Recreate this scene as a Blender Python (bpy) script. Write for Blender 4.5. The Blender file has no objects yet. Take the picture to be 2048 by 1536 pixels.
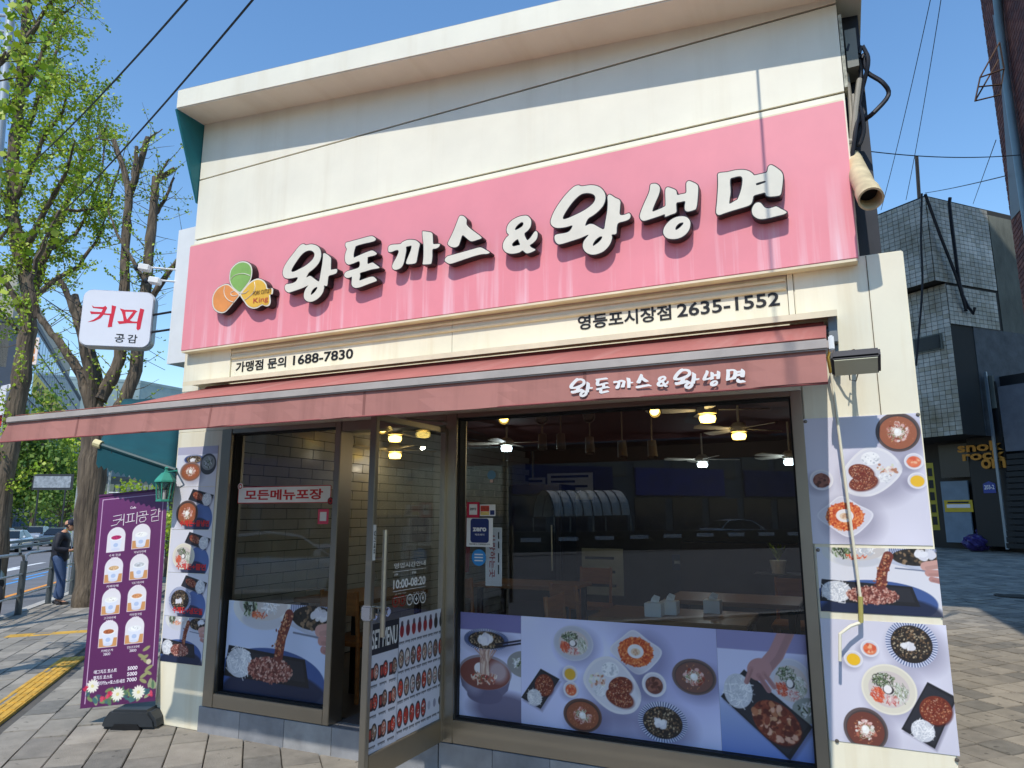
import bpy, bmesh, math, random
import numpy as np
from mathutils import Vector, Matrix
random.seed(7); RNG = np.random.default_rng(7)
SC = bpy.context.scene
COL = SC.collection
rad = math.radians

# ---------------------------------------------------------------- camera
F, YAW, PITCH, EYE = 1400.0, rad(25.2), rad(10.5), 1.65
fwd = np.array([-math.sin(YAW)*math.cos(PITCH), math.cos(YAW)*math.cos(PITCH), math.sin(PITCH)])
rgt = np.array([math.cos(YAW), math.sin(YAW), 0.0])
upv = np.cross(rgt, fwd)
cam = bpy.data.cameras.new('camera'); cam.sensor_width = 36; cam.lens = F/2048*36; cam.clip_end = 3000; cam.clip_start = .05
camo = bpy.data.objects.new('camera', cam); COL.objects.link(camo)
camo.matrix_world = Matrix(((rgt[0], upv[0], -fwd[0], 0), (rgt[1], upv[1], -fwd[1], 0), (rgt[2], upv[2], -fwd[2], EYE), (0, 0, 0, 1)))
SC.camera = camo

# ---------------------------------------------------------------- light
SUN_EL, SUN_AZ = rad(52.5), rad(5.5)          # sun stands in front of the shop, a little to the right
sdir = Vector((math.sin(SUN_AZ)*math.cos(SUN_EL), -math.cos(SUN_AZ)*math.cos(SUN_EL), math.sin(SUN_EL)))
w = bpy.data.worlds.new('World'); SC.world = w; w.use_nodes = True
nt = w.node_tree; bg = nt.nodes['Background']
sky = nt.nodes.new('ShaderNodeTexSky'); sky.sky_type = 'NISHITA'; sky.sun_disc = False
sky.sun_elevation = SUN_EL; sky.sun_rotation = math.atan2(sdir.x, sdir.y)
sky.air_density = 1.35; sky.dust_density = .1; sky.ozone_density = 4.5
hs = nt.nodes.new('ShaderNodeHueSaturation'); hs.inputs['Saturation'].default_value = 1.12; nt.links.new(sky.outputs[0], hs.inputs['Color']); nt.links.new(hs.outputs[0], bg.inputs[0]); bg.inputs[1].default_value = .15
sl = bpy.data.lights.new('sun', 'SUN'); sl.energy = 2.8; sl.angle = rad(.53); sl.color = (1, .945, .86)
so = bpy.data.objects.new('sun', sl); COL.objects.link(so); so.location = (10, -30, 40)
so.rotation_euler = sdir.to_track_quat('Z', 'Y').to_euler()
SC.view_settings.view_transform = 'Standard'; SC.view_settings.look = 'None'
SC.view_settings.exposure = 0.45; SC.view_settings.gamma = 1
SC.render.engine = 'CYCLES'; SC.cycles.use_denoising = True
SC.cycles.transparent_max_bounces = 24; SC.cycles.max_bounces = 7; SC.cycles.glossy_bounces = 4
SC.cycles.sample_clamp_indirect = 6; SC.cycles.caustics_reflective = False; SC.cycles.caustics_refractive = False

# ---------------------------------------------------------------- where things stand
def ray(x, y): return (x-1024)/F*rgt - (y-768)/F*upv + fwd
E0 = np.array([0, 0, EYE])
def P(x, y, Y): r = ray(x, y); return E0 + r*(Y/r[1])          # on an upright plane parallel to the shop front
def AT(x, y, d): return E0 + ray(x, y)*d                        # at a distance along the view
FH = np.array([-math.sin(YAW), math.cos(YAW), 0.])
def ATH(x, y, d): r = ray(x, y); return E0+r*(d/(r@FH))     # on an upright plane facing the camera
def PROJ(p):
    q = np.asarray(p, float)-E0; z = q@fwd
    return 1024+F*(q@rgt)/z, 768-F*(q@upv)/z, z
def gz(x, y):
    z = -.02*min(max(0, -6-x), 40)
    if x > .2: z += .035*min(max(0, y-6), 40)*min(1, (x-.2)/.3)
    return z
def G(x, y, dz=0):
    z = 0
    for i in range(40):
        r = ray(x, y); p = E0+r*((z+dz-EYE)/r[2]); z = .5*z+.5*gz(p[0], p[1])
    return p
U = np.array([-.7071, .7071, 0]); N = np.array([-.7071, -.7071, 0])   # along the road, towards the road
def RD(s, n, dz=0): p = s*U+n*N; return np.array([p[0], p[1], gz(p[0], p[1])+dz])

# ---------------------------------------------------------------- materials
def lin(c):
    c = np.asarray(c, float)/255
    return np.where(c <= .04045, c/12.92, ((c+.055)/1.055)**2.4)
MATS = {}
def M(name, c, r=.6, metal=0., var=.12, vs=3., bump=0., bs=60., stretch=None, emit=0., spec=.4, c2=None, coat=0., spots=0.):
    if name in MATS: return MATS[name]
    m = bpy.data.materials.new(name); m.use_nodes = True; MATS[name] = m
    t = m.node_tree; b = t.nodes['Principled BSDF']; L = t.links.new
    a = lin(c); b.inputs['Roughness'].default_value = r; b.inputs['Metallic'].default_value = metal
    b.inputs['Specular IOR Level'].default_value = spec; b.inputs['Coat Weight'].default_value = coat
    g = t.nodes.new('ShaderNodeNewGeometry'); mp = t.nodes.new('ShaderNodeMapping'); L(g.outputs['Position'], mp.inputs[0])
    if stretch: mp.inputs['Scale'].default_value = stretch
    if var > 0:
        n = t.nodes.new('ShaderNodeTexNoise'); n.inputs['Scale'].default_value = vs; n.inputs['Detail'].default_value = 6; n.inputs['Roughness'].default_value = .62
        L(mp.outputs[0], n.inputs[0])
        rp = t.nodes.new('ShaderNodeMapRange'); rp.inputs[1].default_value = .3; rp.inputs[2].default_value = .7; L(n.outputs[0], rp.inputs[0])
        mx = t.nodes.new('ShaderNodeMix'); mx.data_type = 'RGBA'; L(rp.outputs[0], mx.inputs[0])
        d = lin(c2) if c2 is not None else a*(1-var)
        e = a if c2 is not None else np.minimum(a*(1+var), .95)
        mx.inputs[6].default_value = (*d, 1); mx.inputs[7].default_value = (*e, 1)
        L(mx.outputs[2], b.inputs['Base Color'])
        if r > .12:
            mr = t.nodes.new('ShaderNodeMapRange'); mr.inputs[3].default_value = r*.85; mr.inputs[4].default_value = min(1, r*1.15); L(n.outputs[0], mr.inputs[0]); L(mr.outputs[0], b.inputs['Roughness'])
    else: b.inputs['Base Color'].default_value = (*a, 1)
    if bump > 0:
        n2 = t.nodes.new('ShaderNodeTexNoise'); n2.inputs['Scale'].default_value = bs; n2.inputs['Detail'].default_value = 5; L(mp.outputs[0], n2.inputs[0])
        bp = t.nodes.new('ShaderNodeBump'); bp.inputs['Strength'].default_value = bump; bp.inputs['Distance'].default_value = .02
        L(n2.outputs[0], bp.inputs['Height']); L(bp.outputs[0], b.inputs['Normal'])
    if spots and var > 0:
        n3 = t.nodes.new('ShaderNodeTexNoise'); n3.inputs['Scale'].default_value = 13; n3.inputs['Detail'].default_value = 2; L(g.outputs['Position'], n3.inputs[0])
        r3 = t.nodes.new('ShaderNodeMapRange'); r3.inputs[1].default_value = .66; r3.inputs[2].default_value = .72; r3.inputs[4].default_value = spots; L(n3.outputs[0], r3.inputs[0])
        m3 = t.nodes.new('ShaderNodeMix'); m3.data_type = 'RGBA'; L(r3.outputs[0], m3.inputs[0]); L(mx.outputs[2], m3.inputs[6]); m3.inputs[7].default_value = (*(a*.35), 1); L(m3.outputs[2], b.inputs['Base Color'])
    if emit: b.inputs['Emission Color'].default_value = (*a, 1); b.inputs['Emission Strength'].default_value = emit
    return m
def streaky(name, c, cs, rough=.5, amount=.6, xs=9., zs=.5, z0=None, z1=None, var=.05, base_noise=2.):
    """paint with rain streaks that run down from z1 towards z0"""
    m = M(name, c, rough, var=var, vs=base_noise); t = m.node_tree; L = t.links.new; b = t.nodes['Principled BSDF']
    src = b.inputs['Base Color'].links[0].from_socket
    g = [n for n in t.nodes if n.type == 'NEW_GEOMETRY'][0]
    mp = t.nodes.new('ShaderNodeMapping'); mp.inputs['Scale'].default_value = (xs, .3, zs); L(g.outputs['Position'], mp.inputs[0])
    n = t.nodes.new('ShaderNodeTexNoise'); n.inputs['Scale'].default_value = 1; n.inputs['Detail'].default_value = 4; n.inputs['Roughness'].default_value = .65; L(mp.outputs[0], n.inputs[0])
    r = t.nodes.new('ShaderNodeMapRange'); r.inputs[1].default_value = .5; r.inputs[2].default_value = .72; r.inputs[4].default_value = amount; L(n.outputs[0], r.inputs[0])
    out = r.outputs[0]
    if z0 is not None:
        s = t.nodes.new('ShaderNodeSeparateXYZ'); L(g.outputs['Position'], s.inputs[0])
        q = t.nodes.new('ShaderNodeMapRange'); q.inputs[1].default_value = z1; q.inputs[2].default_value = z0; L(s.outputs[2], q.inputs[0])
        mu = t.nodes.new('ShaderNodeMath'); mu.operation = 'MULTIPLY'; L(out, mu.inputs[0]); L(q.outputs[0], mu.inputs[1]); out = mu.outputs[0]
    mx = t.nodes.new('ShaderNodeMix'); mx.data_type = 'RGBA'; L(out, mx.inputs[0]); L(src, mx.inputs[6]); mx.inputs[7].default_value = (*lin(cs), 1)
    L(mx.outputs[2], b.inputs['Base Color']); return m
def glass(name, tint=(.93, .95, .95), rough=0., ior=1.5):
    if name in MATS: return MATS[name]
    m = bpy.data.materials.new(name); m.use_nodes = True; MATS[name] = m; t = m.node_tree; t.nodes.clear(); L = t.links.new
    o = t.nodes.new('ShaderNodeOutputMaterial'); tr = t.nodes.new('ShaderNodeBsdfTransparent'); tr.inputs[0].default_value = (*tint, 1)
    gl = t.nodes.new('ShaderNodeBsdfGlossy'); gl.inputs['Roughness'].default_value = rough; gl.inputs[0].default_value = (.95, .97, 1, 1)
    fr = t.nodes.new('ShaderNodeFresnel'); ge = t.nodes.new('ShaderNodeNewGeometry'); mr = t.nodes.new('ShaderNodeMapRange'); mr.inputs[3].default_value = ior; mr.inputs[4].default_value = 1/ior; L(ge.outputs['Backfacing'], mr.inputs[0]); L(mr.outputs[0], fr.inputs[0]); mx = t.nodes.new('ShaderNodeMixShader')
    L(fr.outputs[0], mx.inputs[0]); L(tr.outputs[0], mx.inputs[1]); L(gl.outputs[0], mx.inputs[2]); L(mx.outputs[0], o.inputs[0]); return m
def print_mat(name='printed_sheet', rough=.45, coat=.05):
    if name in MATS: return MATS[name]
    m = bpy.data.materials.new(name); m.use_nodes = True; MATS[name] = m; t = m.node_tree; b = t.nodes['Principled BSDF']
    a = t.nodes.new('ShaderNodeVertexColor'); a.layer_name = 'ink'; t.links.new(a.outputs[0], b.inputs['Base Color'])
    b.inputs['Roughness'].default_value = rough; b.inputs['Coat Weight'].default_value = coat; b.inputs['Coat Roughness'].default_value = .15
    return m

# ---------------------------------------------------------------- objects
def tag(o, label=None, cat=None, group=None, kind=None):
    for k, v in (('label', label), ('category', cat), ('group', group), ('kind', kind)):
        if v: o[k] = v
    return o
def thing(name, label, cat, loc=(0, 0, 0), group=None):
    o = bpy.data.objects.new(name, None); COL.objects.link(o); o.location = tuple(float(c) for c in loc); o.empty_display_size = .1
    return tag(o, label, cat, group)
def rootloc(o):
    while o.parent: o = o.parent
    return np.array(o.location)
def copy_tree(o, parent=None):
    c = o.copy(); COL.objects.link(c); c.parent = parent
    for ch in list(o.children): copy_tree(ch, c)
    return c
class MB:
    def __init__(s): s.v = []; s.f = []; s.m = []
    def add(s, vs, fs, mi=0):
        k = len(s.v); s.v.extend([tuple(map(float, p)) for p in vs]); s.f.extend([tuple(i+k for i in f) for f in fs]); s.m.extend([mi]*len(fs)); return s
    def box(s, x0, y0, z0, x1, y1, z1, mi=0):
        x0, x1 = sorted((x0, x1)); y0, y1 = sorted((y0, y1)); z0, z1 = sorted((z0, z1))
        return s.add([(x0, y0, z0), (x1, y0, z0), (x1, y1, z0), (x0, y1, z0), (x0, y0, z1), (x1, y0, z1), (x1, y1, z1), (x0, y1, z1)],
                     [(0, 3, 2, 1), (4, 5, 6, 7), (0, 1, 5, 4), (1, 2, 6, 5), (2, 3, 7, 6), (3, 0, 4, 7)], mi)
    def obox(s, c, ax, ay, az, mi=0):
        c, ax, ay, az = (np.asarray(q, float) for q in (c, ax, ay, az))
        v = [c+i*ax+j*ay+k*az for k in (-1, 1) for i, j in ((-1, -1), (1, -1), (1, 1), (-1, 1))]
        return s.add(v, [(0, 3, 2, 1), (4, 5, 6, 7), (0, 1, 5, 4), (1, 2, 6, 5), (2, 3, 7, 6), (3, 0, 4, 7)], mi)
    def hexa(s, v, mi=0): return s.add(v, [(0, 3, 2, 1), (4, 5, 6, 7), (0, 1, 5, 4), (1, 2, 6, 5), (2, 3, 7, 6), (3, 0, 4, 7)], mi)
    def tube(s, pts, rs, n=8, mi=0, cap=True):
        pts = [np.asarray(p, float) for p in pts]
        if not hasattr(rs, '__len__'): rs = [rs]*len(pts)
        d0 = pts[1]-pts[0]; a = np.cross(d0, (0, 0, 1.)); 
        if np.linalg.norm(a) < 1e-6: a = np.array([1., 0, 0])
        a /= np.linalg.norm(a); V = []
        for i, p in enumerate(pts):
            d = pts[min(i+1, len(pts)-1)]-pts[max(i-1, 0)]; d = d/(np.linalg.norm(d)+1e-12)
            a = a-d*(a@d); a /= np.linalg.norm(a)+1e-12; b = np.cross(d, a)
            for k in range(n): t = 2*math.pi*k/n; V.append(p+rs[i]*(math.cos(t)*a+math.sin(t)*b))
        Fs = []
        for i in range(len(pts)-1):
            for k in range(n): Fs.append((i*n+k, i*n+(k+1) % n, (i+1)*n+(k+1) % n, (i+1)*n+k))
        if cap: Fs += [tuple(range(n-1, -1, -1)), tuple(range((len(pts)-1)*n, len(pts)*n))]
        return s.add(V, Fs, mi)
    def lathe(s, prof, c, n=20, mi=0, axis=None):
        """profile (radius, height) turned about an upright line through c, or about axis"""
        c = np.asarray(c, float); az = np.array([0, 0, 1.]) if axis is None else np.asarray(axis, float)/np.linalg.norm(axis)
        ax = np.cross(az, (0, 1, 0.)) if abs(az[1]) < .9 else np.cross(az, (1., 0, 0)); ax /= np.linalg.norm(ax); ay = np.cross(az, ax)
        V = [c+az*h+max(r, 1e-4)*(math.cos(2*math.pi*k/n)*ax+math.sin(2*math.pi*k/n)*ay) for r, h in prof for k in range(n)]
        Fs = [(i*n+k, i*n+(k+1) % n, (i+1)*n+(k+1) % n, (i+1)*n+k) for i in range(len(prof)-1) for k in range(n)]
        return s.add(V, Fs, mi)
    def prism(s, poly, o, ux, uy, un, d0, d1, mi=0):
        o, ux, uy, un = (np.asarray(q, float) for q in (o, ux, uy, un)); n = len(poly)
        V = [o+x*ux+y*uy+d*un for d in (d0, d1) for x, y in poly]
        return s.add(V, [tuple(range(n-1, -1, -1)), tuple(range(n, 2*n))]+[(i, (i+1) % n, n+(i+1) % n, n+i) for i in range(n)], mi)
    def mapped(s, vf, o, ux, uy, un, mi=0):
        o, ux, uy, un = (np.asarray(q, float) for q in (o, ux, uy, un)); v, f = vf
        return s.add([o+p[0]*ux+p[1]*uy+p[2]*un for p in v], f, mi)
    def build(s, name, mats, parent=None, smooth=False, bevel=0., origin=None, fix=True):
        me = bpy.data.meshes.new(name); v = np.array(s.v)
        if parent is not None: o0 = rootloc(parent)
        elif origin is not None: o0 = np.array(origin, float)
        else: o0 = np.array([(v[:, 0].min()+v[:, 0].max())/2, (v[:, 1].min()+v[:, 1].max())/2, v[:, 2].min()])
        me.from_pydata((v-o0).tolist(), [], s.f); 
        for m in (mats if isinstance(mats, (list, tuple)) else [mats]): me.materials.append(m)
        me.polygons.foreach_set('material_index', s.m)
        if fix or bevel:
            bm = bmesh.new(); bm.from_mesh(me)
            if fix: bmesh.ops.recalc_face_normals(bm, faces=bm.faces)
            if bevel: bmesh.ops.bevel(bm, geom=[e for e in bm.edges if len(e.link_faces) == 2 and e.calc_face_angle(0) > .6], offset=bevel, segments=2, affect='EDGES', clamp_overlap=True)
            bm.to_mesh(me); bm.free()
        if smooth:
            me.polygons.foreach_set('use_smooth', [True]*len(me.polygons)); me.set_sharp_from_angle(angle=rad(40))
        me.update(); o = bpy.data.objects.new(name, me); COL.objects.link(o)
        if parent is not None: o.parent = parent
        else: o.location = o0
        return o

# lettering and traced outlines -> (verts, faces) lying in the local xy plane
def _eval(cu):
    o = bpy.data.objects.new('tmp', cu); COL.objects.link(o)
    dg = bpy.context.evaluated_depsgraph_get(); me = o.evaluated_get(dg).to_mesh()
    v = [tuple(q.co) for q in me.vertices]; f = [tuple(p.vertices) for p in me.polygons]
    o.evaluated_get(dg).to_mesh_clear(); bpy.data.objects.remove(o); return v, f
def text_vf(s, extrude=0., bold=0., spacing=1., res=4):
    cu = bpy.data.curves.new('t', 'FONT'); cu.body = s; cu.size = 1; cu.extrude = extrude; cu.offset = bold; cu.space_character = spacing; cu.resolution_u = res
    v, f = _eval(cu); bpy.data.curves.remove(cu); return v, f
def fit(vf, w, h, depth, keep=False):
    v = np.array(vf[0]); lo, hi = v.min(0), v.max(0); c = (lo+hi)/2
    sx, sy = w/(hi[0]-lo[0]), h/(hi[1]-lo[1])
    if keep: sx = sy = min(sx, sy)
    d = hi[2]-lo[2]
    v = (v-c)*np.array([sx, sy, depth/d if d > 1e-9 else 0]); v[:, 2] += depth/2
    return v.tolist(), vf[1]
def text(mb, s, o, ux, uy, w, h, depth=.0008, bold=.0, mi=0, keep=False, spacing=1., res=3):
    ux = np.asarray(ux, float); uy = np.asarray(uy, float); un = np.cross(ux, uy)
    return mb.mapped(fit(text_vf(s, .05 if depth > .002 else 0., bold, spacing, res), w, h, depth, keep), np.asarray(o, float)+(un*depth if depth <= .002 else 0), ux, uy, un, mi)
def smooth_loop(p, k=3):
    p = np.asarray(p, float); n = len(p); out = []
    for i in range(n):
        a, b, c, d = p[i-1], p[i], p[(i+1) % n], p[(i+2) % n]
        for j in range(k):
            t = j/k; out.append(.5*((2*b)+(-a+c)*t+(2*a-5*b+4*c-d)*t*t+(-a+3*b-3*c+d)*t**3))
    return np.array(out)
def loops_vf(loops, extrude=0., offset=0.):
    cu = bpy.data.curves.new('s', 'CURVE'); cu.dimensions = '2D'; cu.fill_mode = 'BOTH'; cu.extrude = extrude; cu.offset = offset
    for lp in loops:
        sp = cu.splines.new('POLY'); sp.points.add(len(lp)-1)
        sp.points.foreach_set('co', np.column_stack([lp, np.zeros(len(lp)), np.ones(len(lp))]).ravel()); sp.use_cyclic_u = True
    v, f = _eval(cu); bpy.data.curves.remove(cu); return v, f
# ---------------------------------------------------------------- printed sheets: colours laid on a fine grid
class Cv:
    def __init__(s, w, h, bg=(200, 200, 200)): s.w, s.h = w, h; s.a = np.zeros((h, w, 3)); s.a[:] = np.array(bg)/255.; s.k = 1.; s.ox = s.oy = 0.; s.map = None
    def _bb(s, x0, y0, x1, y1):
        x0, y0, x1, y1 = max(0, int(x0)-2), max(0, int(y0)-2), min(s.w, int(x1)+3), min(s.h, int(y1)+3)
        if x1 <= x0 or y1 <= y0: return None
        yy, xx = np.mgrid[y0:y1, x0:x1]; return slice(y0, y1), slice(x0, x1), xx+.5, yy+.5
    def _mix(s, sl, m, col, a): m = (m*a)[..., None]; s.a[sl[0], sl[1]] = s.a[sl[0], sl[1]]*(1-m)+np.array(col)/255.*m
    def ell(s, cx, cy, rx, ry, col, rot=0., a=1., soft=1.):
        R = max(rx, ry)*(1+soft/max(2., min(rx, ry)))+1; b = s._bb(cx-R, cy-R, cx+R, cy+R)
        if b is None: return
        c, n = math.cos(rot), math.sin(rot); dx, dy = b[2]-cx, b[3]-cy
        r = np.hypot((dx*c+dy*n)/rx, (-dx*n+dy*c)/ry); m = np.clip((1-r)*min(rx, ry)/soft+.5, 0, 1); s._mix(b, m, col, a)
    def poly(s, pts, col, a=1., soft=1.):
        p = np.asarray(pts, float); b = s._bb(*p.min(0), *p.max(0))
        if b is None: return
        x, y = b[2], b[3]; ins = np.zeros(x.shape, bool); dist = np.full(x.shape, 1e9)
        for i in range(len(p)):
            (x0, y0), (x1, y1) = p[i-1], p[i]
            if y0 != y1: ins ^= ((y0 > y) != (y1 > y)) & (x < (x1-x0)*(y-y0)/(y1-y0)+x0)
            d = np.array([x1-x0, y1-y0]); l2 = d@d+1e-9; t = np.clip(((x-x0)*d[0]+(y-y0)*d[1])/l2, 0, 1); dist = np.minimum(dist, np.hypot(x-x0-t*d[0], y-y0-t*d[1]))
        s._mix(b, np.clip(np.where(ins, dist, -dist)/soft+.5, 0, 1), col, a)
    def rect(s, x0, y0, x1, y1, col, a=1.): s.poly([(x0, y0), (x1, y0), (x1, y1), (x0, y1)], col, a)
    def line(s, pts, w, col, a=1.):
        p = np.asarray(pts, float); b = s._bb(*(p.min(0)-w), *(p.max(0)+w))
        if b is None: return
        dist = np.full(b[2].shape, 1e9)
        for i in range(len(p)-1):
            (x0, y0), (x1, y1) = p[i], p[i+1]; d = np.array([x1-x0, y1-y0]); l2 = d@d+1e-9
            t = np.clip(((b[2]-x0)*d[0]+(b[3]-y0)*d[1])/l2, 0, 1); dist = np.minimum(dist, np.hypot(b[2]-x0-t*d[0], b[3]-y0-t*d[1]))
        s._mix(b, np.clip(w/2-dist+.5, 0, 1), col, a)
    def specks(s, cx, cy, rx, ry, n, sz, cols, rot=0., a=.9):
        for i in range(n):
            t, q = RNG.uniform(0, 2*math.pi), math.sqrt(RNG.uniform()); x, y = q*math.cos(t)*rx, q*math.sin(t)*ry
            z = max(.5, sz*RNG.uniform(.6, 1.3)); s.ell(cx+x*math.cos(rot)-y*math.sin(rot), cy+x*math.sin(rot)+y*math.cos(rot), z*RNG.uniform(.8, 1.8), z, cols[RNG.integers(len(cols))], RNG.uniform(0, 3), a)
    def strands(s, cx, cy, rx, ry, n, w, cols, ang=None, ln=.7):
        for i in range(n):
            t, q = RNG.uniform(0, 2*math.pi), math.sqrt(RNG.uniform())*.8; x, y = cx+q*math.cos(t)*rx, cy+q*math.sin(t)*ry
            th = RNG.uniform(0, 3.14) if ang is None else ang+RNG.normal()*.3; l = min(rx, ry)*ln*RNG.uniform(.5, 1); cv = RNG.normal()*.25*l
            s.line([(x-math.cos(th)*l/2, y-math.sin(th)*l/2), (x-math.sin(th)*cv, y+math.cos(th)*cv), (x+math.cos(th)*l/2, y+math.sin(th)*l/2)], w*RNG.uniform(.7, 1.2), cols[RNG.integers(len(cols))], .9)
    def tone(s, amp, k):
        g = RNG.normal(size=(k+2, int(k*s.w/s.h)+3)); yy = np.linspace(0, k, s.h); xx = np.linspace(0, k*s.w/s.h, s.w)
        i, j = yy.astype(int), xx.astype(int); fy = (yy-i)[:, None]; fx = (xx-j)[None]; fy = fy*fy*(3-2*fy); fx = fx*fx*(3-2*fx)
        q = g[i][:, j]*(1-fy)*(1-fx)+g[i+1][:, j]*fy*(1-fx)+g[i][:, j+1]*(1-fy)*fx+g[i+1][:, j+1]*fy*fx
        s.a *= 1+amp*q[..., None]
WHT, CREAM = (232, 230, 234), (236, 230, 212)
CRUMB = [(160, 84, 58), (132, 58, 40), (186, 120, 84), (104, 42, 30), (206, 158, 120), (90, 34, 26)]
CABB = [(238, 238, 240), (214, 216, 220), (250, 250, 250), (190, 194, 202)]
GREEN = [(52, 62, 42), (80, 98, 60), (30, 36, 28), (120, 140, 96), (196, 206, 190)]
def shade(c, x, y, rx, ry, a=.3): c.ell(x, y, rx, ry, (60, 55, 85), 0, a, soft=min(rx, ry)*.6)
def d_soup(c, x, y, rx, ry, rim=(92, 76, 74), broth=(160, 92, 62)):
    shade(c, x+rx*.25, y+ry*.3, rx*1.05, ry*1.05); c.ell(x, y, rx, ry, rim); c.ell(x+rx*.02, y+ry*.02, rx*.9, ry*.9, tuple(int(q*.75) for q in rim)); c.ell(x, y+ry*.03, rx*.84, ry*.83, broth)
    c.specks(x, y, rx*.75, ry*.75, 40, rx*.02, [(214, 150, 100), (190, 120, 84)]); c.specks(x, y, rx*.45, ry*.45, 60, rx*.065, [(226, 186, 180), (206, 150, 140), (240, 232, 226), (140, 58, 42), (186, 110, 90)])
    c.strands(x, y+ry*.05, rx*.45, ry*.42, 70, max(.8, rx*.026), [(244, 240, 234), (210, 214, 190), (112, 132, 84), (226, 200, 190), (150, 76, 60)]); c.ell(x, y, rx*.17, ry*.2, (246, 242, 236)); c.ell(x-rx*.04, y-ry*.05, rx*.08, ry*.09, (255, 255, 255))
def d_cut(c, x, y, rx, ry, rot):
    c.ell(x+rx*.06, y+ry*.1, rx, ry, (70, 20, 16), rot, .6, 3); c.ell(x, y, rx, ry, (118, 50, 36), rot)
    c.specks(x, y, rx*.92, ry*.9, int(120+rx*5), max(.8, rx*.03), CRUMB, rot); c.specks(x-rx*.1, y-ry*.1, rx*.6, ry*.5, 10, rx*.06, [(112, 34, 26), (136, 52, 34)], rot); c.specks(x, y, rx*.8, ry*.8, int(14+rx*.5), max(.6, rx*.016), [(240, 214, 190), (226, 190, 160)], rot, .8)
def d_cabb(c, x, y, r, ry=None):
    ry = ry or r; c.ell(x, y, r, ry, (206, 208, 216)); c.strands(x, y, r*1.05, ry*1.05, int(40+r*1.5), max(.9, r*.06), CABB, ln=.9)
def d_cup(c, x, y, r, col, col2=None):
    shade(c, x-r*.3, y+r*.3, r*1.1, r, .25); c.ell(x, y, r, r*.95, WHT); c.ell(x, y, r*.84, r*.8, (214, 212, 222)); c.ell(x, y+r*.06, r*.72, r*.66, col)
    if col2: c.specks(x, y, r*.55, r*.5, 22, r*.14, col2)
def d_plate(c, x, y, r, flip=1):
    shade(c, x+r*.15, y+r*.2, r*1.1, r*.9); p = smooth_loop([(x+flip*r*a, y+r*b) for a, b in ((-1, -.1), (-.6, -.75), (.1, -.9), (.75, -.35), (1.02, .25), (.75, .75), (.1, .85), (-.55, .5))], 5)
    c.poly(p, WHT); c.poly(x+(p-(x, y))*.9*[1, 1]+0 if 0 else np.array([(x, y)])+(p-np.array([(x, y)]))*.9, (222, 221, 229))
    c.ell(x-flip*r*.02, y-r*.5, r*.3, r*.24, (244, 244, 246)); c.specks(x-flip*r*.02, y-r*.5, r*.28, r*.22, 40, r*.03, CABB)
    c.specks(x-flip*r*.5, y-r*.1, r*.3, r*.25, 40, r*.04, [(230, 200, 190), (214, 220, 190), (240, 236, 226), (180, 120, 90)]); c.ell(x-flip*r*.4, y+r*.2, r*.22, r*.18, (226, 226, 232)); c.strands(x-flip*r*.4, y+r*.2, r*.24, r*.2, 30, max(.9, r*.02), CABB)
    d_cut(c, x+flip*r*.32, y-r*.0, r*.42, r*.3, -.3*flip); d_cut(c, x+flip*r*.28, y+r*.36, r*.48, r*.28, .25*flip)
def d_square(c, x, y, r):
    shade(c, x+r*.25, y+r*.2, r, r*.9); p = smooth_loop([(x+r*a, y+r*b) for a, b in ((-1, -.02), (-.5, -.5), (-.05, -.78), (.5, -.45), (1, -.1), (.7, .4), (.1, .8), (-.5, .45))], 5)
    c.poly(p, (228, 227, 236)); q = np.array([(x, y)])+(p-np.array([(x, y)]))*.93; c.poly(q, (216, 214, 226)); c.ell(x, y, r*.66, r*.52, (204, 92, 50)); c.specks(x, y, r*.68, r*.54, int(260+r*2), max(.8, r*.03), [(206, 92, 46), (232, 132, 70), (180, 58, 34), (240, 160, 100)])
    c.ell(x, y-r*.02, r*.31, r*.25, (240, 236, 236)); c.ell(x, y, r*.18, r*.13, (230, 206, 178)); c.specks(x, y, r*.12, r*.1, 10, r*.03, [(204, 160, 130)])
def d_tray(c, pts, cut, cab):
    p = np.asarray(pts, float); c.poly(p+[3, 4], (70, 66, 90), .4, 4); c.poly(p, (34, 34, 40)); m = p.mean(0); c.poly(m+(p-m)*.9, (46, 46, 54)); d_cut(c, *cut); d_cabb(c, *cab)
def d_stripe(c, x, y, rx, ry, white=(-.1, .1)):
    shade(c, x+rx*.2, y+ry*.25, rx*1.1, ry*1.05); c.ell(x, y, rx, ry, (214, 218, 234))
    for i in range(54):
        t = 2*math.pi*i/54; c.line([(x+.78*rx*math.cos(t), y+.78*ry*math.sin(t)), (x+.98*rx*math.cos(t), y+.98*ry*math.sin(t))], max(1., rx*.045), (58, 74, 124), .9)
    c.ell(x, y+ry*.03, rx*.8, ry*.79, (40, 34, 32)); c.specks(x, y, rx*.74, ry*.72, int(260+rx*3), max(.7, rx*.026), [(20, 18, 18), (96, 76, 56), (150, 120, 90), (60, 48, 38), (196, 180, 150)]); c.specks(x+white[0]*rx, y+white[1]*ry, rx*.24, ry*.16, 20, rx*.08, [(240, 238, 240), (222, 220, 226)])
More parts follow.
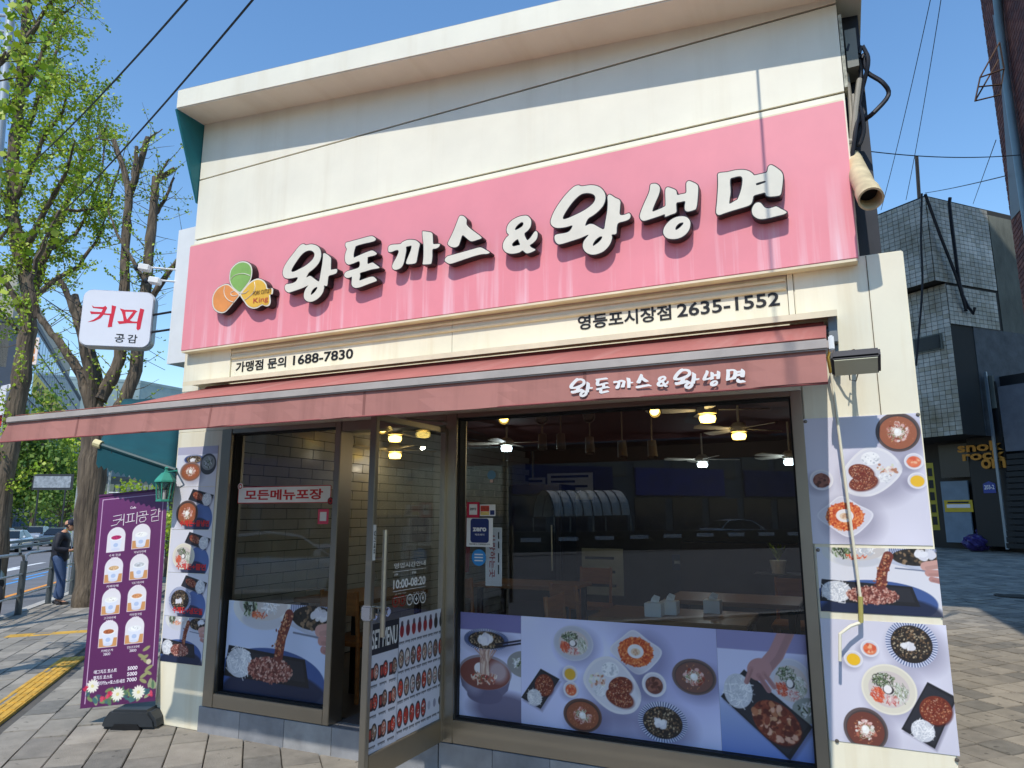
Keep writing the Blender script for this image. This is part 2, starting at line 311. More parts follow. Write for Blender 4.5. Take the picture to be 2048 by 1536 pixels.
def d_salad(c, x, y, rx, ry, rim=CREAM):
    shade(c, x+rx*.2, y+ry*.2, rx*1.05, ry*1.05); c.ell(x, y, rx, ry, rim); c.ell(x, y, rx*.93, ry*.93, tuple(int(q*.95) for q in rim)); c.ell(x, y, rx*.74, ry*.72, (212, 200, 196))
    c.strands(x-rx*.18, y-ry*.36, rx*.5, ry*.34, 110, max(.8, rx*.03), GREEN, ln=.5); c.strands(x-rx*.42, y+ry*.25, rx*.3, ry*.36, 80, max(.8, rx*.03), [(206, 84, 52), (232, 120, 80), (196, 60, 40)], .9, .6)
    c.strands(x+rx*.42, y+ry*.1, rx*.3, ry*.5, 100, max(.8, rx*.026), [(222, 226, 214), (170, 180, 150), (110, 124, 96), (240, 240, 240)], 1.2, .7); c.strands(x+rx*.05, y+ry*.45, rx*.35, ry*.25, 30, max(1., rx*.035), [(216, 150, 150), (236, 220, 214), (190, 90, 80)]); c.ell(x-rx*.02, y+ry*.02, rx*.2, ry*.18, (46, 38, 40)); c.ell(x-rx*.04, y, rx*.15, ry*.17, (244, 238, 236))
def d_hand(c, pts, w, col=(206, 160, 150)):
    c.line(pts, w, col); c.line([(p[0]+w*.15, p[1]+w*.2) for p in pts], w*.4, tuple(int(q*.86) for q in col), .6)
def d_fork(c, x0, y0, x1, y1, bg=(206, 208, 224)):
    """cutlet strip lifted on a fork above a dark tray, bowls behind"""
    X = lambda a: x0+a*(x1-x0); Y = lambda b: y0+b*(y1-y0); W = x1-x0; H = y1-y0
    c.rect(x0, y0, x1, y1, bg); c.ell(X(.45), Y(.82), W*.52, H*.33, (66, 92, 150)); c.ell(X(.5), Y(1.02), W*.52, H*.32, (28, 34, 58), 0, .85, 4)
    c.ell(X(.35), Y(.06), W*.3, H*.24, (226, 226, 224)); c.ell(X(.35), Y(.2), W*.2, H*.1, (196, 198, 210), 0, .8, 3); c.ell(X(.35), Y(.02), W*.24, H*.18, (206, 200, 198))
    c.strands(X(.22), Y(.06), W*.09, H*.12, 46, max(1., W*.012), GREEN, 1.4); c.strands(X(.34), Y(.14), W*.12, H*.05, 30, max(1., W*.01), [(222, 110, 70), (236, 160, 120), (200, 80, 56)]); c.strands(X(.42), Y(.03), W*.1, H*.1, 40, max(1., W*.01), CABB)
    c.ell(X(.86), Y(.1), W*.26, H*.2, (198, 204, 222))
    for i in range(22): c.line([(X(.62+i*.018), Y(-.06)), (X(.63+i*.017), Y(.07))], max(1., W*.007), (50, 66, 120))
    c.ell(X(.84), Y(.13), W*.2, H*.13, (44, 38, 34)); c.specks(X(.84), Y(.13), W*.19, H*.12, 60, max(.9, W*.012), [(24, 22, 20), (110, 90, 66), (150, 124, 96)]); c.specks(X(.9), Y(.09), W*.07, H*.05, 18, W*.022, [(238, 238, 244), (220, 220, 230)])
    c.line([(X(.64), Y(.22)), (X(.95), Y(.36))], H*.035, (190, 196, 214)); c.line([(X(.66), Y(.3)), (X(.9), Y(.33))], H*.02, (120, 128, 150)); d_hand(c, [(X(.9), Y(.26)), (X(1.02), Y(.22))], H*.13); d_hand(c, [(X(.92), Y(.36)), (X(1.02), Y(.36))], H*.1, (196, 146, 138)); d_hand(c, [(X(.94), Y(.45)), (X(1.02), Y(.48))], H*.08, (186, 136, 130))
    c.poly([(X(.03), Y(.5)), (X(.78), Y(.57)), (X(.83), Y(.86)), (X(.0), Y(.84))], (30, 30, 36)); c.poly([(X(.05), Y(.54)), (X(.76), Y(.6)), (X(.79), Y(.8)), (X(.03), Y(.79))], (42, 42, 50))
    d_cabb(c, X(.15), Y(.68), W*.13, H*.16); c.ell(X(.45), Y(.72), W*.21, H*.13, (112, 56, 50)); c.specks(X(.45), Y(.72), W*.22, H*.14, 420, max(.8, W*.007), [(164, 100, 88), (206, 156, 140), (132, 68, 58), (188, 128, 112), (98, 46, 42), (226, 188, 172)])
    c.line([(X(.53), Y(.56)), (X(.55), Y(.36)), (X(.61), Y(.12))], W*.085, (118, 58, 50))
    for t in np.linspace(0, 1, 120): c.ell(X(.53+.08*t*t+RNG.normal()*.02), Y(.57-.46*t), W*.011, W*.007, CRUMB[RNG.integers(6)], RNG.uniform(0, 3))
def sheet(name, cv, tl, tr, bl, thick, label=None, cat=None, group=None, parent=None, mat=None):
    """a printed board: fine coloured grid on its front, plain edges and back"""
    tl, tr, bl = (np.asarray(q, float) for q in (tl, tr, bl)); h, wd = cv.h, cv.w; ux, uy = tr-tl, bl-tl; n = np.cross(-uy, ux); n = np.cross(ux, -uy); n /= np.linalg.norm(n)
    u = np.linspace(0, 1, wd); v = np.linspace(0, 1, h); pts = (tl+n*thick)[None, None]+u[None, :, None]*ux+v[:, None, None]*uy
    co = pts.reshape(-1, 3); idx = np.arange(h*wd).reshape(h, wd)
    q = np.stack([idx[1:, :-1], idx[1:, 1:], idx[:-1, 1:], idx[:-1, :-1]], -1).reshape(-1, 4)
    k = len(co); back = np.array([tl, tr, tr+uy, bl]); fr = [idx[0, 0], idx[0, -1], idx[-1, -1], idx[-1, 0]]
    ext = [(k, k+1, k+2, k+3)]+[(fr[i], fr[(i+1) % 4], k+(i+1) % 4, k+i) for i in range(4)]
    co = np.vstack([co, back]); fs = np.vstack([q, np.array(ext)])
    o0 = rootloc(parent) if parent is not None else (bl+tr-tl*0+0)*0+(bl+(bl+tr-tl))/2
    me = bpy.data.meshes.new(name); me.vertices.add(len(co)); me.vertices.foreach_set('co', (co-o0).astype(np.float32).ravel())
    me.loops.add(fs.size); me.loops.foreach_set('vertex_index', fs.astype(np.int32).ravel()); me.polygons.add(len(fs)); me.polygons.foreach_set('loop_start', np.arange(0, fs.size, 4, dtype=np.int32))
    me.update(calc_edges=True); me.validate()
    ca = me.color_attributes.new('ink', 'FLOAT_COLOR', 'POINT'); c = np.clip(cv.a, 0, 1); c = np.where(c <= .04045, c/12.92, ((c+.055)/1.055)**2.4).reshape(-1, 3)*.92
    c = np.vstack([c, np.full((4, 3), .6)]); ca.data.foreach_set('color', np.column_stack([c, np.ones(len(c))]).astype(np.float32).ravel())
    me.materials.append(mat or print_mat()); o = bpy.data.objects.new(name, me); COL.objects.link(o)
    if parent is not None: o.parent = parent
    else: o.location = o0
    return tag(o, label, cat, group)
class PxCv(Cv):
    """canvas for a board on an upright plane, addressed through zoomed photo coordinates"""
    def __init__(s, Y, tl, br, ppm, bg, src):
        s.Y = Y; a, b = P(*tl, Y), P(*br, Y); s.x0, s.x1, s.z1, s.z0 = a[0], b[0], a[2], b[2]; s.ppm = ppm; s.src = src
        super().__init__(int((s.x1-s.x0)*ppm), int((s.z1-s.z0)*ppm), bg)
    def to(s, x1, bg): s.x1 = x1; Cv.__init__(s, int((s.x1-s.x0)*s.ppm), int((s.z1-s.z0)*s.ppm), bg); return s
    def m(s, cx, cy): o = s.src; p = P(o[0]+cx/o[2], o[1]+cy/o[2], s.Y); return (p[0]-s.x0)*s.ppm, (s.z1-p[2])*s.ppm
    def r(s, cx, cy, rx, ry=None):
        x, y = s.m(cx, cy); a = abs(s.m(cx+rx, cy)[0]-x); b = abs(s.m(cx, cy+(ry or rx))[1]-y); return (x, y, a, b) if ry else (x, y, a)
    def put(s, name, label, cat='poster', thick=.003, group=None, mat=None):
        return sheet(name, s, (s.x0, s.Y, s.z1), (s.x1, s.Y, s.z1), (s.x0, s.Y, s.z0), thick, label, cat, group, mat=mat)
# ================================================================ ground, road, pavement
Y0 = 4.214; YG = Y0+.06
def PX(x, y, X): r = ray(x, y); return E0+r*(X/r[0])
asph = M('asphalt', (112, 112, 114), .85, var=.16, vs=1.2, bump=.35, bs=120)
conc = M('concrete_bed', (128, 124, 116), .9, var=.2, vs=2, bump=.3)
PAV = [M('paver_a', (146, 139, 127), .8, var=.2, vs=5, bump=.35, bs=90, spots=.7), M('paver_b', (134, 128, 118), .8, var=.22, vs=6, bump=.35, bs=90, spots=.7), M('paver_c', (158, 150, 137), .8, var=.18, vs=5, bump=.35, bs=90, spots=.7), M('paver_d', (122, 118, 110), .82, var=.22, vs=7, bump=.35, bs=90, spots=.7)]
yel = M('tactile_yellow', (206, 160, 62), .75, var=.3, vs=6, bump=.2)
def sheet_grid(xs, ys, fz):
    mb = MB(); V = [(x, y, fz(x, y)) for y in ys for x in xs]; n = len(xs)
    mb.add(V, [(j*n+i, j*n+i+1, (j+1)*n+i+1, (j+1)*n+i) for j in range(len(ys)-1) for i in range(n-1)]); return mb
xs = [-900, -400, -150, -80]+list(range(-60, -5, 6))+[-6, -3, 0, .2, .5, 3, 8, 20, 60, 150, 400, 900]; ys = [-900, -300, -100, -40, -10, 0, 6, 12, 20, 30, 46, 80, 160, 400, 1200]
tag(sheet_grid(xs, ys, lambda x, y: gz(x, y)-.2).build('ground', conc, fix=False), kind='structure')
def strip(name, mat, s0, s1, n0, n1, dz, ds=3., dn=2.):
    S = np.arange(s0, s1+1e-6, ds); Nn = np.linspace(n0, n1, max(2, int(abs(n1-n0)/dn)+1)); mb = MB(); k = len(Nn)
    mb.add([RD(s, n, dz) for s in S for n in Nn], [(i*k+j, i*k+j+1, (i+1)*k+j+1, (i+1)*k+j) for i in range(len(S)-1) for j in range(k-1)])
    return tag(mb.build(name, mat, fix=False), kind='structure')
strip('road', asph, -60, 260, 4.2, 30, -.11)
strip('far_pavement', conc, -60, 260, 30, 60, .0)
pav = strip('pavement', M('paver_bed', (92, 88, 82), .95, var=.2, vs=8), -40, 60, -40, 4.0, -.03, .5, .5)
white = M('road_paint_white', (226, 226, 222), .7, var=.12, vs=8); ypaint = M('road_paint_yellow', (222, 170, 60), .7, var=.2, vs=6); bpaint = M('road_paint_blue', (84, 150, 206), .7, var=.12, vs=8)
def marking(name, mat, s0, s1, n0, n1): tag(strip(name, mat, s0, s1, n0, n1, -.104, 1., .3), kind='structure')
marking('kerb_line', ypaint, -10, 60, 4.34, 4.48); marking('lane_line', white, 31, 41, 9.5, 9.75); marking('lane_arrow_paint', white, 33, 36, 9.1, 10.1)
for k, (a, b, n) in enumerate(((28, 38, 7.3), (28, 34, 7.9), (14, 30, 6.9))): marking('bus_lane_line', bpaint, a, b, n, n+.16)
marking('orange_line', M('road_paint_orange', (226, 150, 60), .7), 19, 27, 5.6, 5.75)
# kerb stones
ks = M('kerb_granite', (178, 174, 166), .8, var=.2, vs=9, bump=.3)
kroot = thing('kerb', 'grey granite kerb stones along the edge of the road', 'kerb', RD(18, 4.1)); kroot['kind'] = 'structure'
for i in range(-6, 46):
    a, b = RD(i+.004, 4.0), RD(i+.996, 4.0); c, d = RD(i+.996, 4.2), RD(i+.004, 4.2)
    lo = np.array([0, 0, -.16]); MB().hexa([a+lo, b+lo, c+lo, d+lo, a+[0, 0, .012], b+[0, 0, .012], c+[0, 0, .008], d+[0, 0, .008]]).build('kerb_stone', ks, kroot)
# pavers, laid in rows that follow the road
def in_shop(x, y, m=0.): return -5.2-m < x < .42+m and y > 4.19-m
cells = []
for j in range(0, 118):
    n0 = 3.98-(j+1)*.25
    if 1.83 < n0+.125 < 2.1: continue
    for i in range(-30, 70):
        s0 = i*.5+(.25 if j % 2 else 0); c = RD(s0+.25, n0+.125); x, y = c[0], c[1]
        if in_shop(x, y, -.1) or y > 27 or x < -26 or y < 1.2: continue
        if not (x < -5 or y < 4.6 or x > .2): continue
        u, v, d = PROJ(c)
        if d < .5 or not (-250 < u < 2300 and 900 < v < 1900): continue
        q = [PROJ(RD(s0+a, n0+b)) for a, b in ((0, 0), (.5, 0), (.5, .25), (0, .25))]
        A = abs(sum(q[k][0]*q[k-1][1]-q[k-1][0]*q[k][1] for k in range(4)))/2
        inside = -20 < u < 2068 and v < 1556 and not (in_shop(x, y, 0))
        if x > .25: cells.extend([(A*.5 if inside else A*.001, s0, n0, .25), (A*.5 if inside else A*.001, s0+.25, n0, .25)])
        else: cells.append((A if inside else A*.001, s0, n0, .5))
cells.sort(reverse=True); rest = MB()
for k, (A, s0, n0, pl_n) in enumerate(cells):
    g = .004; dz = RNG.normal()*.0018; t1, t2 = RNG.normal(size=2)*.0015
    c4 = [RD(s0+g, n0+g), RD(s0+pl_n-g, n0+g), RD(s0+pl_n-g, n0+.25-g), RD(s0+g, n0+.25-g)]
    top = [p+[0, 0, dz+t1*e+t2*f] for p, (e, f) in zip(c4, ((-1, -1), (1, -1), (1, 1), (-1, 1)))]; v = [p-[0, 0, .05] for p in c4]+top; mi = int(RNG.choice(4, p=(.36, .28, .22, .14)))
    if k < 300: MB().hexa(v).build('paver', PAV[mi], pav, bevel=.004)
    else: rest.hexa(v, mi)
o = rest.build('paver_field', PAV, pav); o['kind'] = 'stuff'
# yellow tactile blocks
tb = []
for i in range(-8, 34):
    a = RD(i*.3+.004, 1.84); b = RD(i*.3+.296, 1.84); c = RD(i*.3+.296, 2.09); d = RD(i*.3+.004, 2.09); u, v, dd = PROJ((a+c)/2)
    if dd < .5 or not (-60 < u < 400 and v < 1600): continue
    m = MB().hexa([p-[0, 0, .05] for p in (a, b, c, d)]+[a, b, c, d])
    for k in range(4):
        f = (k+.5)/4; p, q = a*(1-f)+d*f, b*(1-f)+c*f; m.obox((p+q)/2+[0, 0, .002], (q-p)/2*.9, N*.016, (0, 0, .004))
    m.build('tactile_block', yel, pav)
for k in range(4):   # short cross strip further along the pavement
    a = RD(12.6+k*.0, 3.2-k*.3)
    m = MB().hexa([RD(s, n, z) for z in (-.05, .003) for s, n in ((12.4, 3.3-k*.3), (12.7, 3.3-k*.3), (12.7, 3.01-k*.3), (12.4, 3.01-k*.3))]); m.build('tactile_block', yel, pav)
tag(MB().lathe([(.0, .004), (.3, .004), (.3, -.02)], [*G(2030, 1192)[:2], G(2030, 1192)[2]+.004], 24).build('manhole_cover', M('cast_iron', (70, 66, 60), .6, .6, var=.2, vs=20)), 'round dark iron manhole cover in the alley paving', 'manhole')

# ================================================================ the shop
cream = streaky('cream_panel', (234, 229, 210), (206, 194, 166), .55, .25, 5, .35, var=.05)
cream2 = streaky('cream_wall', (232, 225, 201), (202, 180, 136), .55, .32, 7, .5, var=.06)
creamd = M('cream_trim', (226, 214, 182), .5, var=.1, vs=6)
darkm = M('dark_sheet_metal', (44, 46, 52), .5, .3, var=.3, vs=5)
groove = M('groove_brown', (96, 84, 66), .9)  # dark brown of the panel joints and the board behind them
teal = M('teal_paint', (28, 104, 112), .5, var=.15, vs=4)
steel = M('brushed_steel', (164, 158, 146), .3, .9, var=.05, vs=2)
bronze = M('bronze_aluminium', (150, 138, 118), .38, .75, var=.06, vs=3)
gl = glass('window_glass'); black = M('black_rubber', (18, 18, 20), .6)
marb = [M('plinth_marble_%d' % k, c, .32, var=.22, vs=4+k, bump=.04) for k, c in enumerate(((146, 147, 150), (134, 136, 140), (154, 154, 154)))]
shop = thing('noodle_shop', 'cream single storey noodle and cutlet shop with pink signboard and steel shopfront', 'shop', (-2.4, Y0, 0))
# piers, lintel, panels
MB().box(-5.16, Y0, 0, -4.632, Y0+.2, 2.335).build('pier', cream2, shop, bevel=.006)
MB().box(-.178, Y0, 0, .39, Y0+.2, 3.075).build('pier', cream2, shop, bevel=.006)
MB().box(-5.16, Y0+.004, 2.337, -.181, Y0+.2, 2.69).build('lintel', cream2, shop)
MB().box(-5.16, Y0, 2.692, -4.612, Y0+.2, 3.3).build('wall_panel', cream2, shop)
MB().box(-4.608, Y0+.012, 2.692, -2.465, Y0+.2, 3.3).build('wall_panel', cream2, shop)
MB().box(-2.461, Y0+.012, 2.692, -.215, Y0+.2, 3.3).build('wall_panel', cream2, shop)
MB().box(-.211, Y0, 2.692, -.181, Y0+.2, 3.3).build('wall_panel', cream2, shop)
MB().box(-.176, Y0+.002, 3.077, .176, Y0+.2, 3.3).build('wall_panel', cream2, shop)
MB().tube([(-4.6, Y0+.004, 2.945), (-.22, Y0+.004, 2.945)], .013, 8).build('bead', creamd, shop, smooth=True)
MB().box(-4.6, Y0-.006, 2.985, -.22, Y0+.01, 3.0).build('bead', creamd, shop)
MB().box(.205, Y0-.003, 1.9, .209, Y0-.0005, 3.07).build('panel_joint', groove, shop)
def zt(x): return 5.24-.098*(x+5.17)
def slab(z0f, z1f, y0, y1, xa=-5.17, xb=.178): return MB().hexa([(xa, y0, z0f(xa)), (xb, y0, z0f(xb)), (xb, y1, z0f(xb)), (xa, y1, z0f(xa))]+[(xa, y0, z1f(xa)), (xb, y0, z1f(xb)), (xb, y1, z1f(xb)), (xa, y1, z1f(xa))])
slab(lambda x: 3.302, lambda x: 4.082, Y0, Y0+.15).build('wall_panel', cream, shop)
slab(lambda x: 4.098, lambda x: 4.672, Y0, Y0+.15).build('wall_panel', cream, shop)
slab(lambda x: 4.686, lambda x: max(zt(x), 4.70), Y0, Y0+.15).build('wall_panel', cream, shop)
MB().box(-5.16, Y0+.016, 3.31, .17, Y0+.14, 4.69).build('panel_backing', groove, shop)
f = slab(lambda x: zt(x)-.002, lambda x: zt(x)+.182, Y0-.30, Y0+.5, -5.19, .32); f.build('roof_fascia', cream, shop, bevel=.008)
slab(lambda x: zt(x)+.184, lambda x: zt(x)+.196, Y0-.28, Y0+.49, -5.17, .3).build('roof_capping', M('grey_flashing', (170, 168, 160), .45, .4), shop)
MB().add([(-5.178, Y0+.1, 5.236), (-5.178, Y0-.3, 5.236), (-5.178, Y0, 4.46), (-5.178, Y0+.1, 4.46), (-5.2, Y0+.1, 5.236), (-5.2, Y0-.3, 5.236), (-5.2, Y0, 4.46), (-5.2, Y0+.1, 4.46)], [(0, 1, 2, 3), (7, 6, 5, 4), (0, 4, 5, 1), (1, 5, 6, 2), (2, 6, 7, 3), (3, 7, 4, 0)]).build('side_fin', teal, shop)
# body behind
MB().box(.18, Y0+.2, 2.9, .3, Y0+.5, 4.75).build('side_sheet', darkm, shop)
MB().box(-5.17, Y0+.21, 0, -4.99, 11.6, 4.9).build('side_wall', teal, shop)
MB().box(.02, Y0+.21, 0, .3, 11.6, 4.6).build('side_wall', cream2, shop)
MB().box(-4.98, 11.4, 0, .01, 11.6, 4.6).build('back_wall_outer', cream2, shop)
MB().box(-5.17, Y0+.52, 4.62, .3, 11.6, 4.8).build('roof', darkm, shop)
# lettering on the lower band
ltr = M('black_letter', (26, 26, 28), .5, var=.1)
def band_text(s, bl, tr, name, bold=.02):
    a, b = P(*bl, Y0), P(*tr, Y0); m = MB(); text(m, s, ((a[0]+b[0])/2, Y0+.012, (a[2]+b[2])/2), (1, 0, 0), (0, 0, 1), b[0]-a[0], b[2]-a[2], .004, bold); m.build(name, ltr, shop)
band_text('가맹점 문의', (469, 745), (571, 712), 'lettering', .018); band_text('1688-7830', (584, 730), (705, 696), 'lettering', .016)
band_text('영등포시장점', (1155, 660), (1341, 608), 'lettering', .018); band_text('2635-1552', (1354, 634), (1558, 582), 'lettering', .016)
# plinth
def plinth(x0, x1, top):
    n = max(1, round((x1-x0)/.42)); w_ = (x1-x0)/n
    for i in range(n): MB().box(x0+i*w_+.0015, Y0-.012, -.03, x0+(i+1)*w_-.0015, Y0+.1, top).build('plinth_tile', marb[i % 3], shop, bevel=.002)
plinth(-4.66, -2.505, .185); plinth(-2.5, -.182, .2)
MB().box(-3.4, Y0+.1, 0, -2.5, Y0+.5, .192).build('threshold', M('threshold_stone', (96, 96, 98), .5, var=.2), shop)
MB().box(-3.25, Y0+.14, .192, -2.62, Y0+.46, .204).build('door_mat', M('door_mat', (40, 34, 34), .95, var=.3, vs=60), shop)
# windows
def window(x0, x1, z0, z1, jl, jr, top, bot, ztop):
    fr = MB().box(x0, Y0-.012, z0, x0+jl, Y0+.14, ztop).box(x1-jr, Y0-.012, z0, x1, Y0+.14, ztop).box(x0+jl, Y0-.008, z1, x1-jr, Y0+.14, ztop).box(x0+jl, Y0-.01, z0, x1-jr, Y0+.14, z0+bot)
    o = fr.build('window_frame', [steel], shop, bevel=.004)
    g = MB().box(x0+jl, Y0+.02, z0+bot, x0+jl+.012, Y0+.1, z1).box(x1-jr-.012, Y0+.02, z0+bot, x1-jr, Y0+.1, z1).box(x0+jl+.012, Y0+.02, z0+bot, x1-jr-.012, Y0+.1, z0+bot+.014).box(x0+jl+.012, Y0+.02, z1-.012, x1-jr-.012, Y0+.1, z1); g.build('gasket', black, o)
    MB().box(x0+jl+.004, YG, z0+bot+.003, x1-jr-.004, YG+.008, z1-.003).build('glass_pane', gl, o); return o
wl = window(-4.63, -3.4, .19, 2.3, .11, .055, .04, .1, 2.335)
wb = window(-2.486, -.18, .205, 2.305, .085, .06, .03, .14, 2.335)
MB().box(-3.4, Y0-.006, 2.262, -2.486, Y0+.14, 2.335).build('door_head', steel, shop, bevel=.004)
# the open glass door, swung out square to the front
XD = -2.49; YF = Y0-.842
door = MB().box(XD-.024, YF, .21, XD+.02, YF+.035, 2.235).box(XD-.022, Y0-.04, .21, XD+.018, Y0-.01, 2.235).box(XD-.022, YF+.035, 2.2, XD+.018, Y0-.04, 2.235).build('door', steel, shop, bevel=.003)
MB().box(XD-.024, YF+.036, .21, XD+.022, Y0-.041, .345).build('kick_rail', bronze, door, bevel=.003)
MB().box(XD-.004, YF+.035, .345, XD+.004, Y0-.04, 2.2).build('glass_pane', gl, door)
h0, h1 = PX(771, 1060, XD+.07), PX(765, 1274, XD+.07); hy = (h0[1]+h1[1])/2
MB().tube([(XD+.07, hy, h0[2]), (XD+.07, hy, h1[2])], .016, 14).build('handle', steel, door, smooth=True)
for z in (h0[2]-.16, h1[2]+.16): MB().tube([(XD+.0, hy, z), (XD+.07, hy, z)], .009, 10).build('handle_bracket', steel, door, smooth=True)
lz = PX(745, 1224, XD)[2]; MB().box(XD-.035, YF-.012, lz-.04, XD+.035, YF+.06, lz+.04).lathe([(.0, .05), (.026, .05), (.03, 0)], (XD+.03, YF+.1, lz), 16, 0, (1, 0, 0)).build('lock', M('chrome', (210, 210, 212), .12, 1., var=.05), door, bevel=.008)
for z in (h0[2]-.07,): MB().box(XD+.021, YF+.004, z-.1, XD+.0225, YF+.03, z+.1).build('push_sticker', M('sticker_white', (228, 228, 226), .5), door)
m = MB(); text(m, '당기세요', (XD+.0228, YF+.017, h0[2]-.07), (0, 0, -1), (0, 1, 0), .13, .018, .0006, .02); m.build('lettering', ltr, door)
MB().tube([(-2.52, Y0+.03, 2.29), (XD-.01, Y0-.5, 2.25)], .008, 6).build('closer_arm', steel, door)
# opening hours printed on the door glass
XG = XD+.0045; ink = M('white_ink', (232, 232, 230), .5); rink = M('red_ink', (176, 50, 40), .5)
m = MB()
def dtext(s, x0, y0, x1, y1, mi=0, bold=.01):
    a, b = PX(x0, y1, XG), PX(x1, y0, XG); text(m, s, (XG, (a[1]+b[1])/2, (a[2]+b[2])/2), (0, 1, 0), (0, 0, 1), b[1]-a[1], abs(b[2]-a[2]), .0006, bold, mi)
def dline(x0, y0, x1, y1, wd=.003, mi=0): a, b = PX(x0, y0, XG+.0006), PX(x1, y1, XG+.0006); zz = (a[2]+b[2])/2; m.box(XG, a[1], zz-wd/2, XG+.0006, b[1], zz+wd/2, mi)
dtext('영업시간안내', 788, 1120, 851, 1138); dline(786, 1143, 852, 1137); dtext('AM', 788, 1146, 796, 1152); dtext('PM', 824, 1142, 832, 1148); dtext('10:00-08:20', 786, 1151, 851, 1179, 0, .03); dline(786, 1181, 852, 1175)
dtext('문 여는 시간', 790, 1184, 812, 1190); dtext('문 닫는 시간', 826, 1181, 848, 1187); dline(786, 1194, 852, 1187, .002)
for k, cx in enumerate((791, 805, 819.5, 833, 846)):
    p = PX(cx, 1203-k*1.9, XG+.0006); mi = 1 if k < 2 else 0
    for a in range(20):
        t0, t1 = 2*math.pi*a/20, 2*math.pi*(a+1)/20; q = [(XG+.0006, p[1]+r*math.cos(t), p[2]+r*math.sin(t)) for r, t in ((.034, t0), (.034, t1), (.028, t1), (.028, t0))]; m.add(q, [(0, 1, 2, 3)], mi)
    if k == 2:
        for r in (.008, .015, .022):
            for a in range(6): t0, t1 = rad(45+15*a), rad(60+15*a); m.add([(XG+.0006, p[1]+(r+d)*math.cos(t), p[2]-.012+(r+d)*math.sin(t)) for t, d in ((t0, 0), (t1, 0), (t1, .003), (t0, .003))], [(0, 1, 2, 3)], 0)
    else: m.box(XG, p[1]-.012, p[2]-.005, XG+.0007, p[1]+.012, p[2]+.004, mi).box(XG, p[1]-.004, p[2]-.014, XG+.0007, p[1]+.004, p[2]+.014, mi)
tag(m.build('opening_hours_print', [ink, rink], fix=False), 'white opening hours print with round icons on the open door glass', 'print')
# menu sheets on the lower door glass
def door_sheet(name, label, x0, x1, ytop0, ybot0, cv):
    a, b = PX(x0, ytop0, XG), PX(x0, ybot0, XG); c = PX(x1, 1300, XG)
    return sheet(name, cv, (XG, a[1], a[2]), (XG, c[1], a[2]), (XG, a[1], b[2]), .0008, label, 'menu'), (a, b, c)
cv = Cv(150, 250, (214, 216, 228)); cv.rect(0, 0, 150, 62, (24, 24, 30))
for r in range(3):
    for k in range(3):
        x, y = 8+k*47, 78+r*58; cv.rect(x, y+8, x+20, y+34, (60, 22, 26)); cv.ell(x+10, y+20, 6, 9, (176, 70, 54)); cv.ell(x+28, y+18, 14, 17, (40, 36, 40)); cv.ell(x+28, y+18, 11, 13, ((196, 130, 110), (200, 60, 40), (150, 120, 100))[(r+k) % 3]); cv.specks(x+28, y+18, 9, 11, 16, 1.5, [(236, 230, 226), (150, 50, 40), (60, 60, 50)])
        for q in range(8): cv.line([(x+2+q*4.4, y+43), (x+4+q*4.4, y+43+RNG.integers(3, 6))], 1.6, (30, 30, 36)); cv.line([(x+2+q*4.4, y+44), (x+5+q*4.4, y+44)], 1.2, (30, 30, 36))
sa, (pa, pb, pc) = door_sheet('set_menu_sheet', 'menu sheet headed SET MENU with pictured sets on the open door', 740, 797, 1250, 1508, cv)
m = MB(); hh = (pa[2]-pb[2])*62/250; text(m, 'SET MENU', (XG+.0012, (pa[1]+pc[1])/2, pa[2]-hh/2), (0, 1, 0), (0, 0, 1), (pc[1]-pa[1])*.86, hh*.62, .0008, .02); m.build('lettering', ink, sa)
cv = Cv(190, 240, (216, 218, 230))
for r in range(4):
    for k in range(8):
        x, y = 13+k*23.5, 26+r*58
        if r == 0: cv.ell(x, y+2, 8, 13, ((150, 34, 36), (120, 26, 34))[k % 2] if k < 6 else (30, 28, 32)); cv.ell(x, y-12, 5, 6, (60, 50, 60), 0, .8)
        elif r == 3 and k > 4: cv.ell(x, y, 6, 9, ((176, 180, 196), (150, 150, 170), (30, 26, 30))[k-5])
        else:
            cv.ell(x, y, 10.5, 19, (38, 36, 42)); cv.ell(x, y, 8, 15, ((196, 186, 180), (120, 96, 84), (206, 70, 48), (176, 150, 130))[(r*3+k) % 4] if r < 3 else (190, 52, 40)); cv.specks(x, y, 6, 11, 14, 1.5, [(236, 232, 230), (90, 80, 60), (160, 60, 50)])
        for q in range(6): cv.line([(x-9+q*3.4, y+24), (x-8+q*3.4, y+24+RNG.integers(3, 6))], 1.4, (30, 30, 36)); cv.line([(x-9+q*3.4, y+25), (x-6.6+q*3.4, y+25)], 1.1, (30, 30, 36))
door_sheet('picture_menu_sheet', 'pale menu sheet with rows of round dishes on the door near the hinge', 798, 886, 1236, 1478, cv)

# ================================================================ pink signboard with traced letters
YS = Y0-.08; YL = YS-.074
pink = streaky('pink_sign_paint', (233, 146, 154), (243, 206, 212), .42, 1., 10, .45, 3.02, 3.62, var=.05)
a, b, c, d = P(378, 497, YS), P(1688, 195, YS), P(1715, 510, YS), P(363, 705, YS)
px0, px1 = (a[0]+d[0])/2, (b[0]+c[0])/2; pz1, pz0 = (a[2]+b[2])/2, (c[2]+d[2])/2
sign = thing('pink_signboard', 'long pink signboard with raised cream letters and three petal logo', 'sign', ((px0+px1)/2, Y0, pz0))
MB().box(px0, YS, pz0, px1, Y0-.001, pz1).build('panel', pink, sign, bevel=.003)
MB().box(px0+.004, YS+.004, pz0-.016, px1-.004, Y0-.001, pz0-.001).build('lower_lip', creamd, sign)
MB().box(px0+.004, YS+.004, pz1+.001, px1-.004, Y0-.001, pz1+.012).build('upper_lip', creamd, sign)
